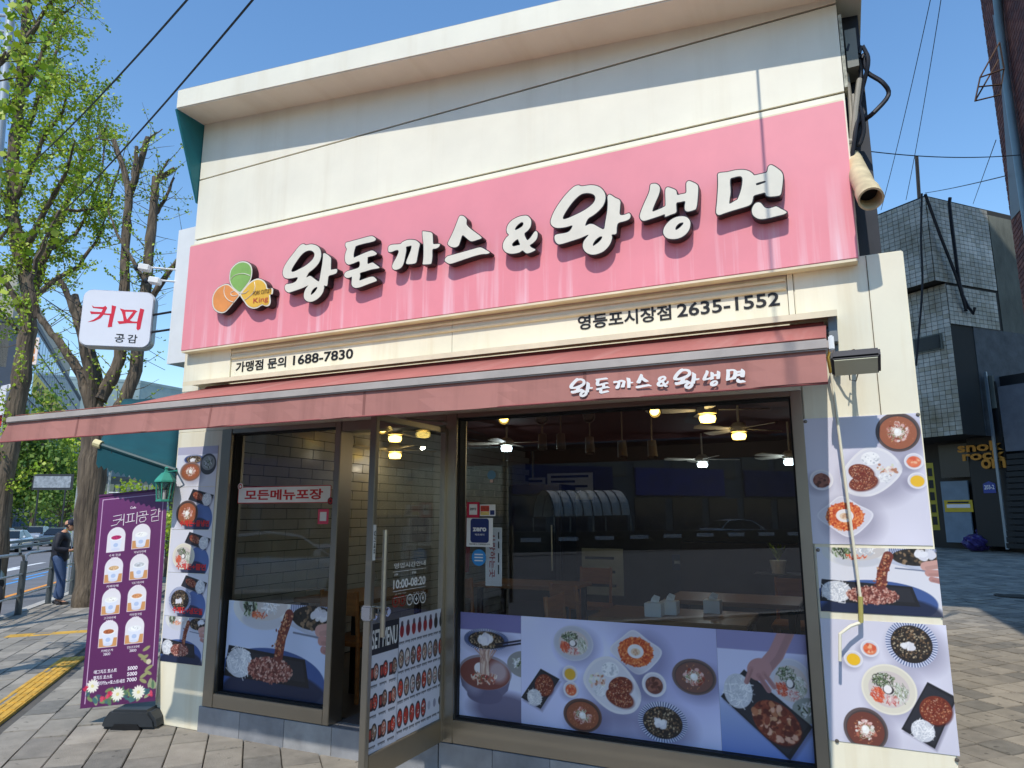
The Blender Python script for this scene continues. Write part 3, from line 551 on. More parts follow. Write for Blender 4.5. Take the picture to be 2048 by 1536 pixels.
GLY = [('왕', 560, 480, 11.815, [[(510,105),(570,98),(610,120),(740,100),(860,130),(930,190),(965,280),(970,380),(940,490),(880,590),(780,690),(690,760),(650,820),(620,885),(665,865),(715,850),(790,900),(880,965),(925,970),(950,850),(975,700),(1000,560),(1015,420),(1020,330),(1050,310),(1120,345),(1190,410),(1205,460),(1200,680),(1220,700),(1330,685),(1350,720),(1330,780),(1250,815),(1150,850),(1130,950),(1110,1080),(1040,1075),(1040,1130),(1010,1240),(930,1350),(820,1430),(720,1460),(630,1440),(575,1380),(565,1290),(590,1190),(640,1110),(670,1070),(540,1130),(400,1180),(250,1230),(190,1235),(130,1190),(110,1120),(140,1050),(220,1035),(320,1010),(390,960),(415,880),(300,900),(180,910),(100,880),(65,800),(75,700),(120,590),(220,440),(330,300),(440,160)], [(690,245),(770,265),(815,330),(790,430),(700,530),(580,620),(450,690),(340,745),(280,750),(270,710),(320,610),(400,490),(480,380),(580,285)], [(870,1110),(880,1140),(820,1230),(750,1290),(725,1280),(760,1190),(820,1130)]]),
 ('돈', 680, 460, 12.8, [[(150,330),(240,300),(480,235),(720,170),(830,160),(910,215),(900,265),(820,300),(600,350),(420,405),(385,460),(355,580),(350,700),(420,680),(600,600),(740,545),(830,525),(910,570),(940,610),(880,650),(720,690),(705,740),(705,865),(770,850),(840,835),(920,890),(1010,960),(940,985),(800,1010),(640,1060),(515,1100),(515,1180),(495,1290),(600,1260),(740,1210),(840,1195),(900,1230),(940,1290),(880,1325),(700,1390),(520,1460),(400,1480),(320,1440),(295,1360),(305,1200),(240,1220),(160,1220),(110,1170),(125,1100),(200,1050),(340,1010),(490,950),(495,800),(350,850),(230,885),(170,860),(130,790),(125,680),(150,560),(175,490),(140,410)]]),
 ('까', 770, 450, 13.96, [[(90,650),(110,590),(190,550),(420,530),(480,480),(600,425),(720,410),(860,430),(940,490),(970,540),(940,680),(900,900),(870,1040),(800,1075),(700,1090),(600,1080),(600,1010),(650,880),(715,720),(740,580),(660,590),(590,610),(590,720),(560,880),(520,1060),(470,1160),(400,1220),(300,1250),(225,1225),(200,1150),(230,1060),(310,920),(380,760),(360,700),(280,710),(180,750),(100,745)], [(1045,200),(1070,175),(1200,190),(1290,210),(1325,260),(1335,400),(1345,525),(1430,530),(1530,535),(1500,610),(1420,655),(1325,680),(1320,860),(1300,1040),(1270,1085),(1170,1095),(1060,1095),(1060,1030),(1075,880),(1075,560),(1055,380)]]),
 ('스', 880, 420, 12.8, [[(500,160),(560,145),(620,170),(680,250),(680,370),(770,470),(900,570),(1020,660),(1060,720),(960,760),(820,800),(740,770),(660,700),(580,645),(540,720),(490,880),(440,935),(370,955),(270,935),(200,870),(220,800),(300,640),(390,430),(450,270)], [(150,1220),(200,1180),(350,1140),(600,1070),(850,1000),(1000,960),(1080,970),(1170,1020),(1270,1085),(1210,1120),(1070,1130),(900,1170),(650,1250),(450,1320),(290,1370),(210,1365),(130,1310),(125,1260)]]),
 ('&', 995, 425, 15.36, [[(820,95),(920,105),(1000,180),(1035,280),(1010,440),(920,560),(825,650),(870,790),(920,850),(990,800),(1070,690),(1140,590),(1190,575),(1225,620),(1225,730),(1180,840),(1080,940),(990,1010),(1050,1080),(1165,1140),(1080,1200),(940,1250),(860,1235),(770,1165),(680,1220),(540,1255),(380,1260),(250,1210),(175,1110),(165,990),(200,880),(270,770),(350,690),(295,620),(280,520),(320,380),(420,260),(560,170),(700,115)], [(740,295),(795,320),(780,400),(700,470),(560,540),(540,490),(600,400),(680,330)], [(610,820),(650,870),(690,990),(600,1015),(490,1040),(445,990),(480,920)]]),
 ('왕', 1095, 360, 9.033, [[(560,95),(620,112),(780,92),(900,110),(980,160),(1035,240),(1045,340),(1010,450),(930,550),(820,640),(730,700),(680,825),(760,795),(840,805),(940,860),(1020,885),(1045,760),(1080,560),(1090,400),(1085,300),(1125,262),(1220,320),(1310,370),(1310,490),(1305,620),(1380,630),(1470,600),(1500,640),(1480,700),(1400,740),(1280,775),(1250,860),(1240,970),(1160,985),(1165,1050),(1120,1170),(1020,1280),(900,1335),(790,1345),(690,1300),(640,1210),(660,1100),(745,985),(600,1045),(430,1100),(250,1155),(180,1150),(135,1090),(130,1010),(180,980),(330,955),(410,910),(450,820),(330,850),(180,865),(90,830),(55,760),(80,660),(140,530),(260,350),(370,220),(480,120)], [(740,235),(830,260),(865,320),(840,400),(760,480),(640,560),(480,640),(340,700),(280,700),(290,640),(370,510),(460,390),(560,290),(640,245)], [(980,1018),(985,1050),(930,1120),(830,1190),(820,1160),(860,1090),(930,1030)]]),
 ('냉', 1270, 350, 10.97, [[(340,215),(400,190),(470,195),(535,250),(545,330),(520,430),(460,570),(390,740),(390,800),(480,770),(650,690),(670,620),(665,430),(670,310),(715,268),(800,290),(900,340),(925,435),(1010,420),(1120,390),(1125,270),(1130,170),(1180,130),(1260,155),(1360,210),(1385,290),(1375,500),(1345,720),(1280,770),(1160,800),(1100,770),(1090,690),(1100,575),(1000,590),(910,610),(905,720),(900,820),(780,870),(660,915),(655,860),(520,905),(350,960),(220,1000),(150,990),(105,920),(120,830),(190,650),(280,450),(320,340)], [(1020,905),(1120,920),(1190,980),(1215,1070),(1190,1190),(1110,1300),(980,1380),(830,1405),(700,1380),(630,1300),(625,1200),(680,1090),(780,990),(900,925)], [(1050,1040),(1060,1070),(1000,1140),(920,1200),(885,1190),(900,1130),(970,1060)]]),
 ('면', 1425, 320, 10.97, [[(120,310),(170,280),(320,265),(500,225),(680,215),(800,245),(880,300),(920,335),(1040,310),(1170,280),(1205,240),(1225,150),(1270,110),(1330,125),(1430,190),(1510,260),(1545,350),(1540,480),(1520,640),(1490,760),(1400,790),(1250,800),(1180,775),(1150,715),(1040,740),(910,780),(885,850),(860,940),(790,1000),(600,1060),(400,1120),(250,1170),(150,1205),(95,1180),(80,1120),(100,900),(120,600),(120,400)], [(385,430),(470,380),(580,355),(640,370),(660,440),(640,600),(600,740),(550,860),(500,890),(380,960),(370,900),(395,700)], [(955,530),(960,510),(1050,480),(1155,458),(1160,490),(1060,530),(970,555)], [(900,1000),(960,940),(1040,935),(1090,980),(1150,1045),(1240,1060),(1320,1040),(1400,1020),(1500,1070),(1625,1140),(1560,1190),(1400,1230),(1200,1280),(1050,1295),(950,1260),(880,1190),(865,1090)]])]
lside = M('letter_side', (30, 27, 28), .35, var=.15, vs=8); lface = M('letter_face', (222, 218, 200), .35, var=.06, vs=6)
ALL = []                                      # letter outlines in metres on the sign plane
def on_sign(pts, ox, oy, k): return np.array([P(ox+x/k, oy+y/k, YL)[[0, 2]] for x, y in pts])
def raised(name, loops, face, parent, outline=.006):
    mb = MB(); v, f = loops_vf(loops, .031, outline); mb.mapped((v, f), (0, YL+.033, 0), (1, 0, 0), (0, 0, 1), (0, -1, 0), 0); o = mb.build(name, [lside], parent)
    mb = MB(); v, f = loops_vf(loops, .002, 0.); mb.mapped((v, f), (0, YL+.002, 0), (1, 0, 0), (0, 0, 1), (0, -1, 0), 0); mb.build('face', [face], o)
    for q in (loops[0].mean(0),):
        st = MB(); c0 = loops[0][len(loops[0])//3]*.0+loops[0][np.argmin(loops[0][:, 1])]+[0, .03]; st.tube([(c0[0], YL+.06, c0[1]), (c0[0], YS+.002, c0[1])], .008, 6); st.build('spacer', lside, o)
    return o
for ch, ox, oy, k, lps in GLY:
    L_ = [smooth_loop(on_sign(lp, ox, oy, k)) for lp in lps]; ALL.append(L_); raised('letter', L_, lface, sign)
LG = lambda pts: smooth_loop(on_sign(pts, 415, 510, 11.815))
pet = [('green_petal', (134, 176, 92), [(540,360),(620,250),(720,175),(830,145),(940,165),(1020,230),(1055,340),(1050,470),(1020,590),(930,720),(850,820),(770,905),(690,860),(590,770),(530,660),(515,530)]),
       ('orange_petal', (226, 148, 82), [(110,1020),(160,880),(260,760),(400,690),(500,690),(590,770),(690,860),(765,935),(720,1010),(620,1130),(520,1250),(420,1350),(320,1375),(200,1330),(120,1220)]),
       ('yellow_petal', (226, 180, 70), [(770,905),(880,770),(1000,640),(1120,570),(1220,555),(1320,600),(1390,690),(1420,790),(1540,785),(1535,920),(1480,940),(1490,1100),(1460,1190),(1380,1215),(1290,1185),(1180,1250),(1060,1265),(940,1210),(860,1100),(790,1000),(760,930)])]
logo = None
for k, (nm, colr, pts) in enumerate(pet):
    lp = LG(pts); mb = MB(); v, f = loops_vf([lp], .03, .004); mb.mapped((v, f), (0, YL+.032+k*.0012, 0), (1, 0, 0), (0, 0, 1), (0, -1, 0)); o = mb.build('logo_body', lside, sign)
    mb = MB(); v, f = loops_vf([lp], .001); mb.mapped((v, f), (0, YL+.001+k*.0004, 0), (1, 0, 0), (0, 0, 1), (0, -1, 0)); mb.build('white_rim', lface, o)
    c0 = lp.mean(0); mb = MB(); v, f = loops_vf([c0+(lp-c0)*.91], .001); mb.mapped((v, f), (0, YL-.001+k*.0004, 0), (1, 0, 0), (0, 0, 1), (0, -1, 0)); mb.build(nm, M(nm, colr, .4, var=.1, vs=9), o); logo = o
m = MB()
for arc in ([(550,580),(640,490),(760,450),(880,445),(1010,490)], [(420,745),(395,850),(420,970),(500,1070),(620,1120)], [(640,850),(570,880),(560,940),(620,970),(710,950)], [(1110,640),(1130,740),(1100,870),(1000,980),(880,1070)], [(800,910),(900,900),(980,830)]):
    q = on_sign(arc, 415, 510, 11.815); q = smooth_loop(np.vstack([q, q[::-1][1:-1]]), 3)[:len(q)*3-2]; m.tube([(x, YL-.0025, z) for x, z in q], .0035, 5)
m.build('line_art', lface, logo)
m = MB()
for s_, x0, y0, x1, y1, mi, bold in (('PORK CUTLET', 1080, 815, 1520, 935, 0, .01), ('King', 1085, 975, 1450, 1170, 1, .0)):
    a, b = P(415+x0/11.815, 510+y1/11.815, YL), P(415+x1/11.815, 510+y0/11.815, YL); text(m, s_, ((a[0]+b[0])/2, YL-.004, (a[2]+b[2])/2), (1, 0, 0), (0, 0, 1), (b[0]-a[0])*.98, abs(P(415+x0/11.815, 510+y0/11.815, YL)[2]-a[2])*.8, .0008, bold, mi)
m.build('lettering', [M('sign_brown', (90, 60, 30), .5), M('king_red', (186, 70, 60), .5)], logo)

# ================================================================ awning
YA = 2.66; aw = thing('awning', 'faded red retractable awning with white lettering on its valance', 'awning', (-2.4, Y0, 2.1))
awm = streaky('awning_cloth', (172, 118, 108), (136, 92, 84), .9, .6, 7, .8, var=.08); awt = streaky('awning_top_cloth', (180, 108, 98), (200, 152, 140), .8, .5, 5, .5, var=.1)
XA0, XA1 = -4.815, -.024; ZT, ZB = 2.255, 2.1; ZH = 2.69
nseg = 48; m = MB(); V = []
for i in range(nseg+1):
    x = XA0+(XA1-XA0)*i/nseg; V += [(x, Y0-.08, ZH-.01), (x, (Y0+YA)/2, (ZH+ZT)/2-.03+.006*math.sin(i*1.7)), (x, YA+.03, ZT+.02)]
m.add(V, [(i*3+j, i*3+j+1, i*3+j+4, i*3+j+3) for i in range(nseg) for j in range(2)]); can = m.build('canopy', awt, aw, smooth=True, fix=False)
md = can.modifiers.new('thick', 'SOLIDIFY'); md.thickness = .003
m = MB(); V = []
for i in range(nseg+1):
    t = i/nseg; x = XA0+(XA1-XA0)*t; wob = .006*math.sin(i*.9)+.004*math.sin(i*2.3); dx = -.07*max(0, 1-t*14); V += [(x, YA, ZT-.035), (x+dx*.5, YA-.004+wob*.5, (ZT+ZB)/2-.015), (x+dx, YA-.008+wob, ZB+.018*t*0+.004*math.sin(i*.7))]
m.add(V, [(i*3+j, i*3+3+j, i*3+4+j, i*3+1+j) for i in range(nseg) for j in range(2)]); val = m.build('valance', awm, aw, smooth=False, fix=False)
md = val.modifiers.new('thick', 'SOLIDIFY'); md.thickness = .003
for xs_ in (-4.1, -3.05, -2.0, -.95):
    i_ = (xs_-XA0)/(XA1-XA0)*nseg; wob = .006*math.sin(round(i_)*.9)+.004*math.sin(round(i_)*2.3); x_ = XA0+(XA1-XA0)*round(i_)/nseg
    q_ = [(YA-.0045, ZT-.035), (YA-.0085+wob*.5, (ZT+ZB)/2-.015), (YA-.0125+wob, ZB)]
    MB().add([(x_+sx*.007, y_, z_) for y_, z_ in q_ for sx in (-1, 1)], [(0, 1, 3, 2), (2, 3, 5, 4)]).build('seam', M('awning_seam', (140, 92, 84), .9), val, fix=False)
MB().tube([(XA0-.06, YA-.013, ZB-.001), (XA1, YA-.008, ZB+.0)], .0045, 6).build('hem', M('awning_hem', (150, 84, 80), .8), aw)
MB().box(XA0-.004, YA-.02, ZT-.036, XA1+.012, YA+.035, ZT+.003).build('front_bar', M('white_aluminium', (176, 166, 158), .55, .0, var=.15, vs=5), aw, bevel=.006)
MB().box(XA1+.012, YA-.024, ZT-.04, XA1+.03, YA+.04, ZT+.012).build('end_cap', M('white_plastic', (226, 226, 224), .4), aw, bevel=.004)
MB().tube([(XA0+.05, Y0-.07, ZH-.03), (XA1-.01, Y0-.07, ZH-.03)], .04, 14).build('roller', M('awning_roller', (120, 60, 56), .7), aw, smooth=True)
MB().box(XA0-.15, Y0-.16, ZH+.035, XA1+.06, Y0-.001, ZH+.048).box(XA0-.15, Y0-.162, ZH+.012, XA1+.06, Y0-.1615, ZH+.0475).build('hood', creamd, aw, bevel=.002)
MB().box(XA1+.01, Y0-.11, ZH-.12, XA1+.055, Y0-.001, ZH+.03).box(XA1+.03, Y0-.05, ZH-.28, XA1+.052, Y0-.001, ZH-.12).build('wall_bracket', M('bracket_grey', (120, 124, 126), .5, .4), aw, bevel=.004)
MB().tube([(XA1-.0, Y0-.06, ZH-.05), (XA1+.05, Y0-.06, ZH-.05)], .034, 14).build('gear_box', M('gear_grey', (90, 96, 104), .5, .3), aw, smooth=True)
for xx in (XA0+.5, XA1-.5):
    e = np.array([xx+(.5 if xx < -2 else -.5), (Y0+YA)/2-.1, 2.33]); MB().tube([(xx, Y0-.06, ZH-.1), e], .02, 8).tube([e, (xx-.1 if xx < -2 else xx+.1, YA+.04, ZT-.03)], .018, 8).build('folding_arm', M('white_aluminium', (206, 206, 204)), aw)
# white lettering: the same hand as the big sign
lo = np.min([np.min([q.min(0) for q in L_], 0) for L_ in ALL], 0); hi = np.max([np.max([q.max(0) for q in L_], 0) for L_ in ALL], 0)
a, b = P(1142, 794, YA), P(1491, 730, YA); sx = (b[0]-a[0])/(hi[0]-lo[0])
a2 = P(1160, 775, YA); m = MB(); zc = (P(1160, 775, YA)[2]+P(1480, 752, YA)[2])/2; hgt = .082
for L_ in ALL:
    lp = [np.column_stack([a[0]+(q[:, 0]-lo[0])*sx, zc+(q[:, 1]-(lo[1]+hi[1])/2)/(hi[1]-lo[1])*hgt]) for q in L_]
    m.mapped(loops_vf(lp), (0, YA-.018, 0), (1, 0, 0), (0, 0, 1), (0, -1, 0))
m.build('lettering', M('awning_white', (238, 234, 230), .7), val, fix=False)
# crank rod
ivory = M('ivory_rod', (226, 220, 196), .4, var=.1); brass = M('brass', (190, 150, 70), .35, .8)
cr = thing('awning_crank', 'long ivory crank rod hanging from the awning gear over the food poster', 'crank', (.03, Y0-.08, .9))
p0, p1, p2, p3, p4 = P(1661, 735, Y0-.1), P(1722, 1205, Y0-.06), P(1722, 1245, Y0-.06), P(1680, 1268, Y0-.1), P(1680, 1322, Y0-.1)
MB().tube([p0, p1], .0075, 8).build('rod', ivory, cr, smooth=True); MB().tube([P(1661, 700, Y0-.1), P(1656, 715, Y0-.1), p0+[0, 0, -.03]], .009, 8).build('hook', brass, cr, smooth=True)
MB().tube([p1+[0, 0, .03], p2], .012, 8).build('grip', M('grip_olive', (170, 160, 90), .5), cr, smooth=True); MB().tube([p2, p2*.5+p3*.5+[0, 0, .01], p3, p4], .0085, 8).build('handle', ivory, cr, smooth=True)
# floodlight
fl = thing('flood_lamp', 'black outdoor flood lamp on an arm beside the awning end', 'lamp', (.1, Y0, 2.4)); dk = M('lamp_black', (38, 40, 46), .4, .3)
c0 = P(1711, 724, Y0-.26); ux, uy, uz = np.array([1, .0, .0]), np.array([0, -.86, .5]), np.array([0, .5, .86])
MB().obox(c0, ux*.115, uy*.075, uz*.028).build('housing', dk, fl, bevel=.01); MB().obox(c0-uz*.03, ux*.1, uy*.06, uz*.004).build('lens', M('lamp_lens', (196, 196, 170), .15, var=.1), fl)
MB().tube([(.1, Y0, c0[2]+.05), (.1, Y0-.12, c0[2]+.07), c0+uz*.05], .011, 8).build('arm', dk, fl, smooth=True); MB().tube([P(1659, 712, Y0-.05), P(1690, 706, Y0-.16), P(1709, 700, Y0-.2)], .006, 6).build('cable', black, fl, smooth=True)
MB().lathe([(.0, .0), (.045, 0), (.045, .02), (.0, .02)], (.1, Y0, c0[2]+.05), 14, 0, (0, -1, 0)).build('wall_plate', dk, fl)
MB().tube([P(1697, 735, Y0-.14), P(1700, 760, Y0-.05), P(1712, 762, Y0-.06), P(1718, 740, Y0-.2)], .0035, 6).build('loose_wire', M('grey_wire', (110, 108, 100), .6), fl, smooth=True)
# ================================================================ food posters
LAV = (218, 216, 230)
S6 = (1600, 780, 2.032)
c = PxCv(Y0-.001, (1606, 838), (1846, 1091), 360, LAV, S6).to(.384, LAV); c.tone(.03, 3)
d_soup(c, *c.r(395, 172, 92, 80)); d_plate(c, *c.r(288, 335, 128), -1); d_cup(c, *c.r(460, 290, 40), (226, 120, 80), [(236, 130, 90), (220, 90, 60), (244, 190, 150)]); d_cup(c, *c.r(474, 368, 40), (240, 190, 40)); d_cup(c, *c.r(88, 365, 48), (120, 70, 60), [(90, 50, 40), (150, 96, 80)]); d_square(c, *c.r(182, 512, 116))
r1 = c.put('food_poster', 'top board of the right wall poster with cutlet plate and red soup')
c = PxCv(Y0-.001, (1632, 1094), (1866, 1234), 360, LAV, S6).to(.394, LAV); d_fork(c, 0, 0, c.w, c.h, (224, 224, 232)); c.put('food_poster', 'middle board of the right wall poster with cutlet strip on a fork')
c = PxCv(Y0-.001, (1640, 1236), (1920, 1512), 360, LAV, S6); c.tone(.03, 3)
d_stripe(c, *c.r(450, 1030, 106, 96)); d_cup(c, *c.r(283, 1050, 38), (226, 130, 90), [(236, 120, 70), (214, 90, 60), (244, 190, 150)]); d_cup(c, *c.r(217, 1092, 38), (240, 190, 40)); d_salad(c, *c.r(360, 1215, 113, 102))
d_tray(c, [c.m(*q) for q in ((515, 1185), (634, 1248), (545, 1455), (410, 1375))], (*c.r(548, 1300, 62, 62), 1.), c.r(497, 1382, 48)); d_soup(c, *c.r(266, 1376, 90, 88), (96, 84, 84), (112, 62, 52))
c.put('food_poster', 'bottom board of the right wall poster with striped noodle bowl and tray')
rivet = M('rivet', (120, 112, 104), .4, .7); rr = MB()
for k, (x, y) in enumerate(((1611, 843), (1836, 829), (1674, 1482), (1914, 1520), (1636, 1100))):
    p = P(x, y, Y0-.006); q = MB().lathe([(.0, .004), (.008, .003), (.01, 0)], p, 12, 0, (0, -1, 0)).build('rivet', rivet, r1)
# left pier strip
S7 = (300, 860, 2.56); G7 = (198, 198, 212)
def strip_board(y0, y1, label, fn, bg=LAV):
    c = PxCv(Y0-.001, (350, 905), (441, 1300), 300, bg, S7); z1 = P(350, 860+y0/2.56, Y0)[2]; z0 = P(350, 860+y1/2.56, Y0)[2]
    c.x0, c.x1 = -5.14, -4.67; c.z1, c.z0 = z1, z0; Cv.__init__(c, int((c.x1-c.x0)*330), int((z1-z0)*330), bg); c.ppm = 330; fn(c); return c.put('food_poster', label)
def cap(o, c, s):
    m = MB(); text(m, s, ((c.x0+c.x1)/2+.03, Y0-.0045, c.z0+.05), (1, 0, 0), (0, 0, 1), .34, .05, .0006, .03); m.build('caption', M('caption_red', (206, 46, 46), .5), o)
def q1(c): c.rect(0, 0, c.w, c.h, (186, 184, 204)); c.rect(0, c.h*.2, c.w, c.h, (226, 226, 234)); d_stripe(c, c.w*.42, c.h*.32, c.w*.24, c.h*.12); d_soup(c, c.w*.36, c.h*.62, c.w*.26, c.h*.24, (150, 120, 110)); c.ell(c.w*.78, c.h*.45, c.w*.2, c.h*.26, (70, 70, 76)); c.ell(c.w*.78, c.h*.42, c.w*.16, c.h*.18, (150, 152, 150)); c.strands(c.w*.78, c.h*.42, c.w*.14, c.h*.16, 40, 1.4, CABB+GREEN)
def mk(kind):
    def q(c):
        c.rect(0, 0, c.w, c.h, (222, 222, 232)); W, H = c.w, c.h; c.ell(W*.72, H*.75, W*.26, H*.36, (92, 118, 176)); c.ell(W*.62, H*.92, W*.3, H*.2, (30, 36, 60), 0, .8, 3)
        d_tray(c, [(W*.46, H*.05), (W*.98, H*.2), (W*.88, H*.46), (W*.36, H*.3)], (W*.6, H*.22, W*.14, H*.09, .3), (W*.82, H*.3, W*.11))
        (d_soup, d_salad, d_stripe)[kind](c, W*.36, H*.62, W*.27, H*.3)
    return q
cc = {}
strip_board(92, 292, 'top food picture on the left pier with grey soup bowls', q1)
for k, (y0, y1, lab, s_) in enumerate(((294, 508, 'left pier picture of a soup bowl and cutlet tray, second from top', '수제돈+물냉면'), (510, 728, 'left pier picture of a white noodle bowl and cutlet tray, third from top', '수제돈+쫄면'), (730, 952, 'left pier picture of a dark noodle bowl and cutlet tray, fourth from top', '수제돈+냉모밀'))):
    o = strip_board(y0, y1, lab, lambda c, k=k: (mk(k)(c), cc.update(c=c))); cap(o, cc['c'], s_)
strip_board(954, 1190, 'lowest picture on the left pier with cutlet strip lifted on a fork', lambda c: d_fork(c, 0, 0, c.w, c.h))
# films on the window glass
YW = YG-.0025; FM = print_mat('window_film', .5, .05)
c = PxCv(YW, (442, 1199), (660, 1405), 260, LAV, (400, 820, 2.146)); c.z0 = .305; c.x0, c.x1 = -4.52+.03, -3.47; Cv.__init__(c, int((c.x1-c.x0)*260), int((c.z1-c.z0)*260), LAV); d_fork(c, 0, 0, c.w, c.h, (206, 218, 246)); c.tone(.03, 3)
c.put('window_film', 'printed film on the left window showing a cutlet strip above a black tray', 'window film', .0012, mat=FM)
S8 = (880, 1180, 2.626)
def film(tl, br, bg): c = PxCv(YW, tl, br, 270, bg, S8); return c
def fixz(c, bg, z1=1.005, z0=.362): c.z1, c.z0 = z1, z0; Cv.__init__(c, int((c.x1-c.x0)*c.ppm), int((z1-z0)*c.ppm), bg)
XF1, XF2 = P(1042, 1235, YW)[0], P(1432, 1258, YW)[0]; c = film((914, 1226), (1041.5, 1440), (210, 212, 230)); c.x1 = XF1; fixz(c, (216, 220, 252)); c.rect(0, 0, c.w, c.h*.17, (128, 124, 176)); c.ell(c.w*.75, c.h*.9, c.w*.5, c.h*.16, (90, 84, 110), 0, .8, 14)
d_stripe(c, *c.r(242, 262, 118, 58), (0, -.2)); c.ell(*c.r(440, 390, 90, 70), (150, 150, 150)); c.strands(*c.r(410, 380, 40, 30), 30, 2, CABB+GREEN)
x, y, a, b = c.r(235, 430, 140, 92); c.poly([(x-a, y), (x+a, y), (x+a*.86, y+b*.9), (x+a*.5, y+b*1.5), (x-a*.5, y+b*1.5), (x-a*.86, y+b*.9)], (112, 108, 134)); c.ell(x, y+b*1.3, a*.66, b*.5, (104, 100, 128)); c.ell(x-a*.4, y+b*.8, a*.3, b*.5, (170, 170, 196), .3, .6, 12); c.ell(x, y, a, b, (150, 144, 156)); c.ell(x, y+2, a*.94, b*.92, (128, 74, 66)); c.ell(x+a*.5, y-b*.1, a*.35, b*.6, (206, 200, 210), .3, .7, 10)
c.ell(x-a*.2, y-b*.2, a*.2, b*.32, (240, 236, 238)); c.strands(x, y+b*.35, a*.6, b*.4, 60, 2, [(222, 196, 176), (176, 110, 90), (120, 110, 80), (236, 226, 214), (190, 60, 50)])
for k in range(26): x1 = x+RNG.normal()*a*.08; c.line([(x1, y+b*.1), (x1+RNG.normal()*3, y-b*.6), (x1+RNG.normal()*6, y-b*1.3)], 2.2, [(206, 176, 160), (176, 140, 128), (226, 206, 190)][k % 3])
c.line([c.m(290, 285), c.m(430, 265)], 3, (30, 26, 40)); c.line([c.m(300, 300), c.m(430, 280)], 3, (30, 26, 40)); c.specks(*c.r(240, 260, 26, 18), 14, 5, [(240, 238, 244), (220, 218, 230)]); c.tone(.03, 3)
c.put('window_film', 'printed film of noodles lifted from a steel bowl, beside the door', 'window film', .0012, mat=FM)
c = film((1043, 1235), (1434, 1500), (206, 208, 230)); c.x0 = XF1+.001; c.x1 = XF2-.001; fixz(c, (214, 218, 252)); c.tone(.05, 3); c.ell(c.w*.85, c.h*.2, c.w*.3, c.h*.5, (150, 148, 196), .3, .5, 60); c.ell(c.w*.55, c.h*.95, c.w*.25, c.h*.2, (120, 116, 150), 0, .5, 30)
d_salad(c, *c.r(700, 280, 105, 92), (206, 208, 222)); d_square(c, *c.r(1025, 325, 138)); d_cup(c, *c.r(683, 438, 40), (226, 178, 60)); d_cup(c, *c.r(688, 520, 40), (220, 110, 70), [(226, 110, 70), (206, 80, 54), (240, 180, 140)]); d_plate(c, *c.r(898, 500, 152), 1); d_cup(c, *c.r(1122, 495, 64), (110, 66, 60), [(90, 50, 40), (150, 96, 80)])
d_tray(c, [c.m(*q) for q in ((530, 412), (629, 466), (530, 622), (428, 562))], (*c.r(548, 498, 48, 58), .6), c.r(498, 562, 38)); d_soup(c, *c.r(1330, 455, 117, 94), (112, 94, 90), (120, 84, 76)); d_soup(c, *c.r(748, 655, 101, 88), (100, 74, 66), (150, 86, 60)); d_stripe(c, *c.r(1166, 690, 130, 106))
c.put('window_film', 'wide printed film with ten dishes laid out across the big window', 'window film', .0012, mat=FM)
c = film((1435, 1258), (1628, 1527), (206, 208, 228)); c.x0 = XF2; c.x1 = -.253; fixz(c, (216, 218, 248)); W, H = c.w, c.h
for k in range(60): c.rect(0, H*(.45+k*.01), W, H, (90+int(60*(1-k/60)), 120+int(50*(1-k/60)), 206), .05)
c.rect(0, 0, W, H*.16, (150, 146, 190)); d_salad(c, W*.8, H*.4, W*.24, H*.2, (216, 216, 228)); c.ell(W*.98, H*.6, W*.18, H*.1, (150, 156, 150)); c.strands(W*.97, H*.59, W*.14, H*.07, 24, 2, GREEN+CABB)
d_tray(c, [(W*.02, H*.56), (W*.3, H*.32), (W*1.0, H*.72), (W*.74, H*1.0)], (W*.62, H*.72, W*.28, H*.15, .62), (W*.22, H*.5, W*.16, H*.14)); c.specks(W*.62, H*.72, W*.26, H*.12, 160, 3.4, CRUMB+[(226, 176, 150)], .62)
d_hand(c, [(W*.8, -4), (W*.66, H*.18), (W*.52, H*.3)], W*.17, (186, 140, 140)); c.ell(W*.47, H*.31, W*.14, H*.09, (190, 142, 140), -.5); d_hand(c, [(W*.38, H*.31), (W*.32, H*.42)], W*.055, (180, 132, 130)); d_hand(c, [(W*.46, H*.36), (W*.56, H*.47)], W*.06, (176, 128, 128)); d_hand(c, [(W*.52, H*.34), (W*.62, H*.44)], W*.055, (182, 134, 132))
c.put('window_film', 'printed film of a hand setting down a cutlet tray', 'window film', .0012, mat=FM)
# signs and stickers on the glass
def gsticker(name, label, cat, x0, y0, x1, y1, bg, r=.0, draw=None, rim=None, Y=YW):
    a, b = P(x0, y1, Y), P(x1, y0, Y); w_, h_ = b[0]-a[0], b[2]-a[2]; cx, cz = (a[0]+b[0])/2, (a[2]+b[2])/2; m = MB()
    def rr_(w_, h_, r): return [(sx*(w_/2-r)+r*math.cos(t), sy*(h_/2-r)+r*math.sin(t)) for sx, sy, t0 in ((1, 1, 0), (-1, 1, 90), (-1, -1, 180), (1, -1, 270)) for t in [rad(t0+k*18) for k in range(6)]]
    m.prism(rr_(w_, h_, max(r, .001)), (cx, Y, cz), (1, 0, 0), (0, 0, 1), (0, -1, 0), 0, .0008, 0); mats = [bg]
    if rim: m.prism(rr_(w_-.012, h_-.012, max(r-.006, .001)), (cx, Y, cz), (1, 0, 0), (0, 0, 1), (0, -1, 0), .0008, .0014, 1); mats.append(rim)
    o = tag(m.build(name, mats), label, cat)
    if draw: draw(o, cx, cz, w_, h_, Y-.0016)
    return o
swh = M('sticker_white', (228, 228, 226), .5, var=.04); sred = M('sticker_red', (190, 40, 44), .5); snavy = M('sticker_navy', (34, 48, 104), .4); scy = M('sticker_cyan', (52, 140, 206), .4)
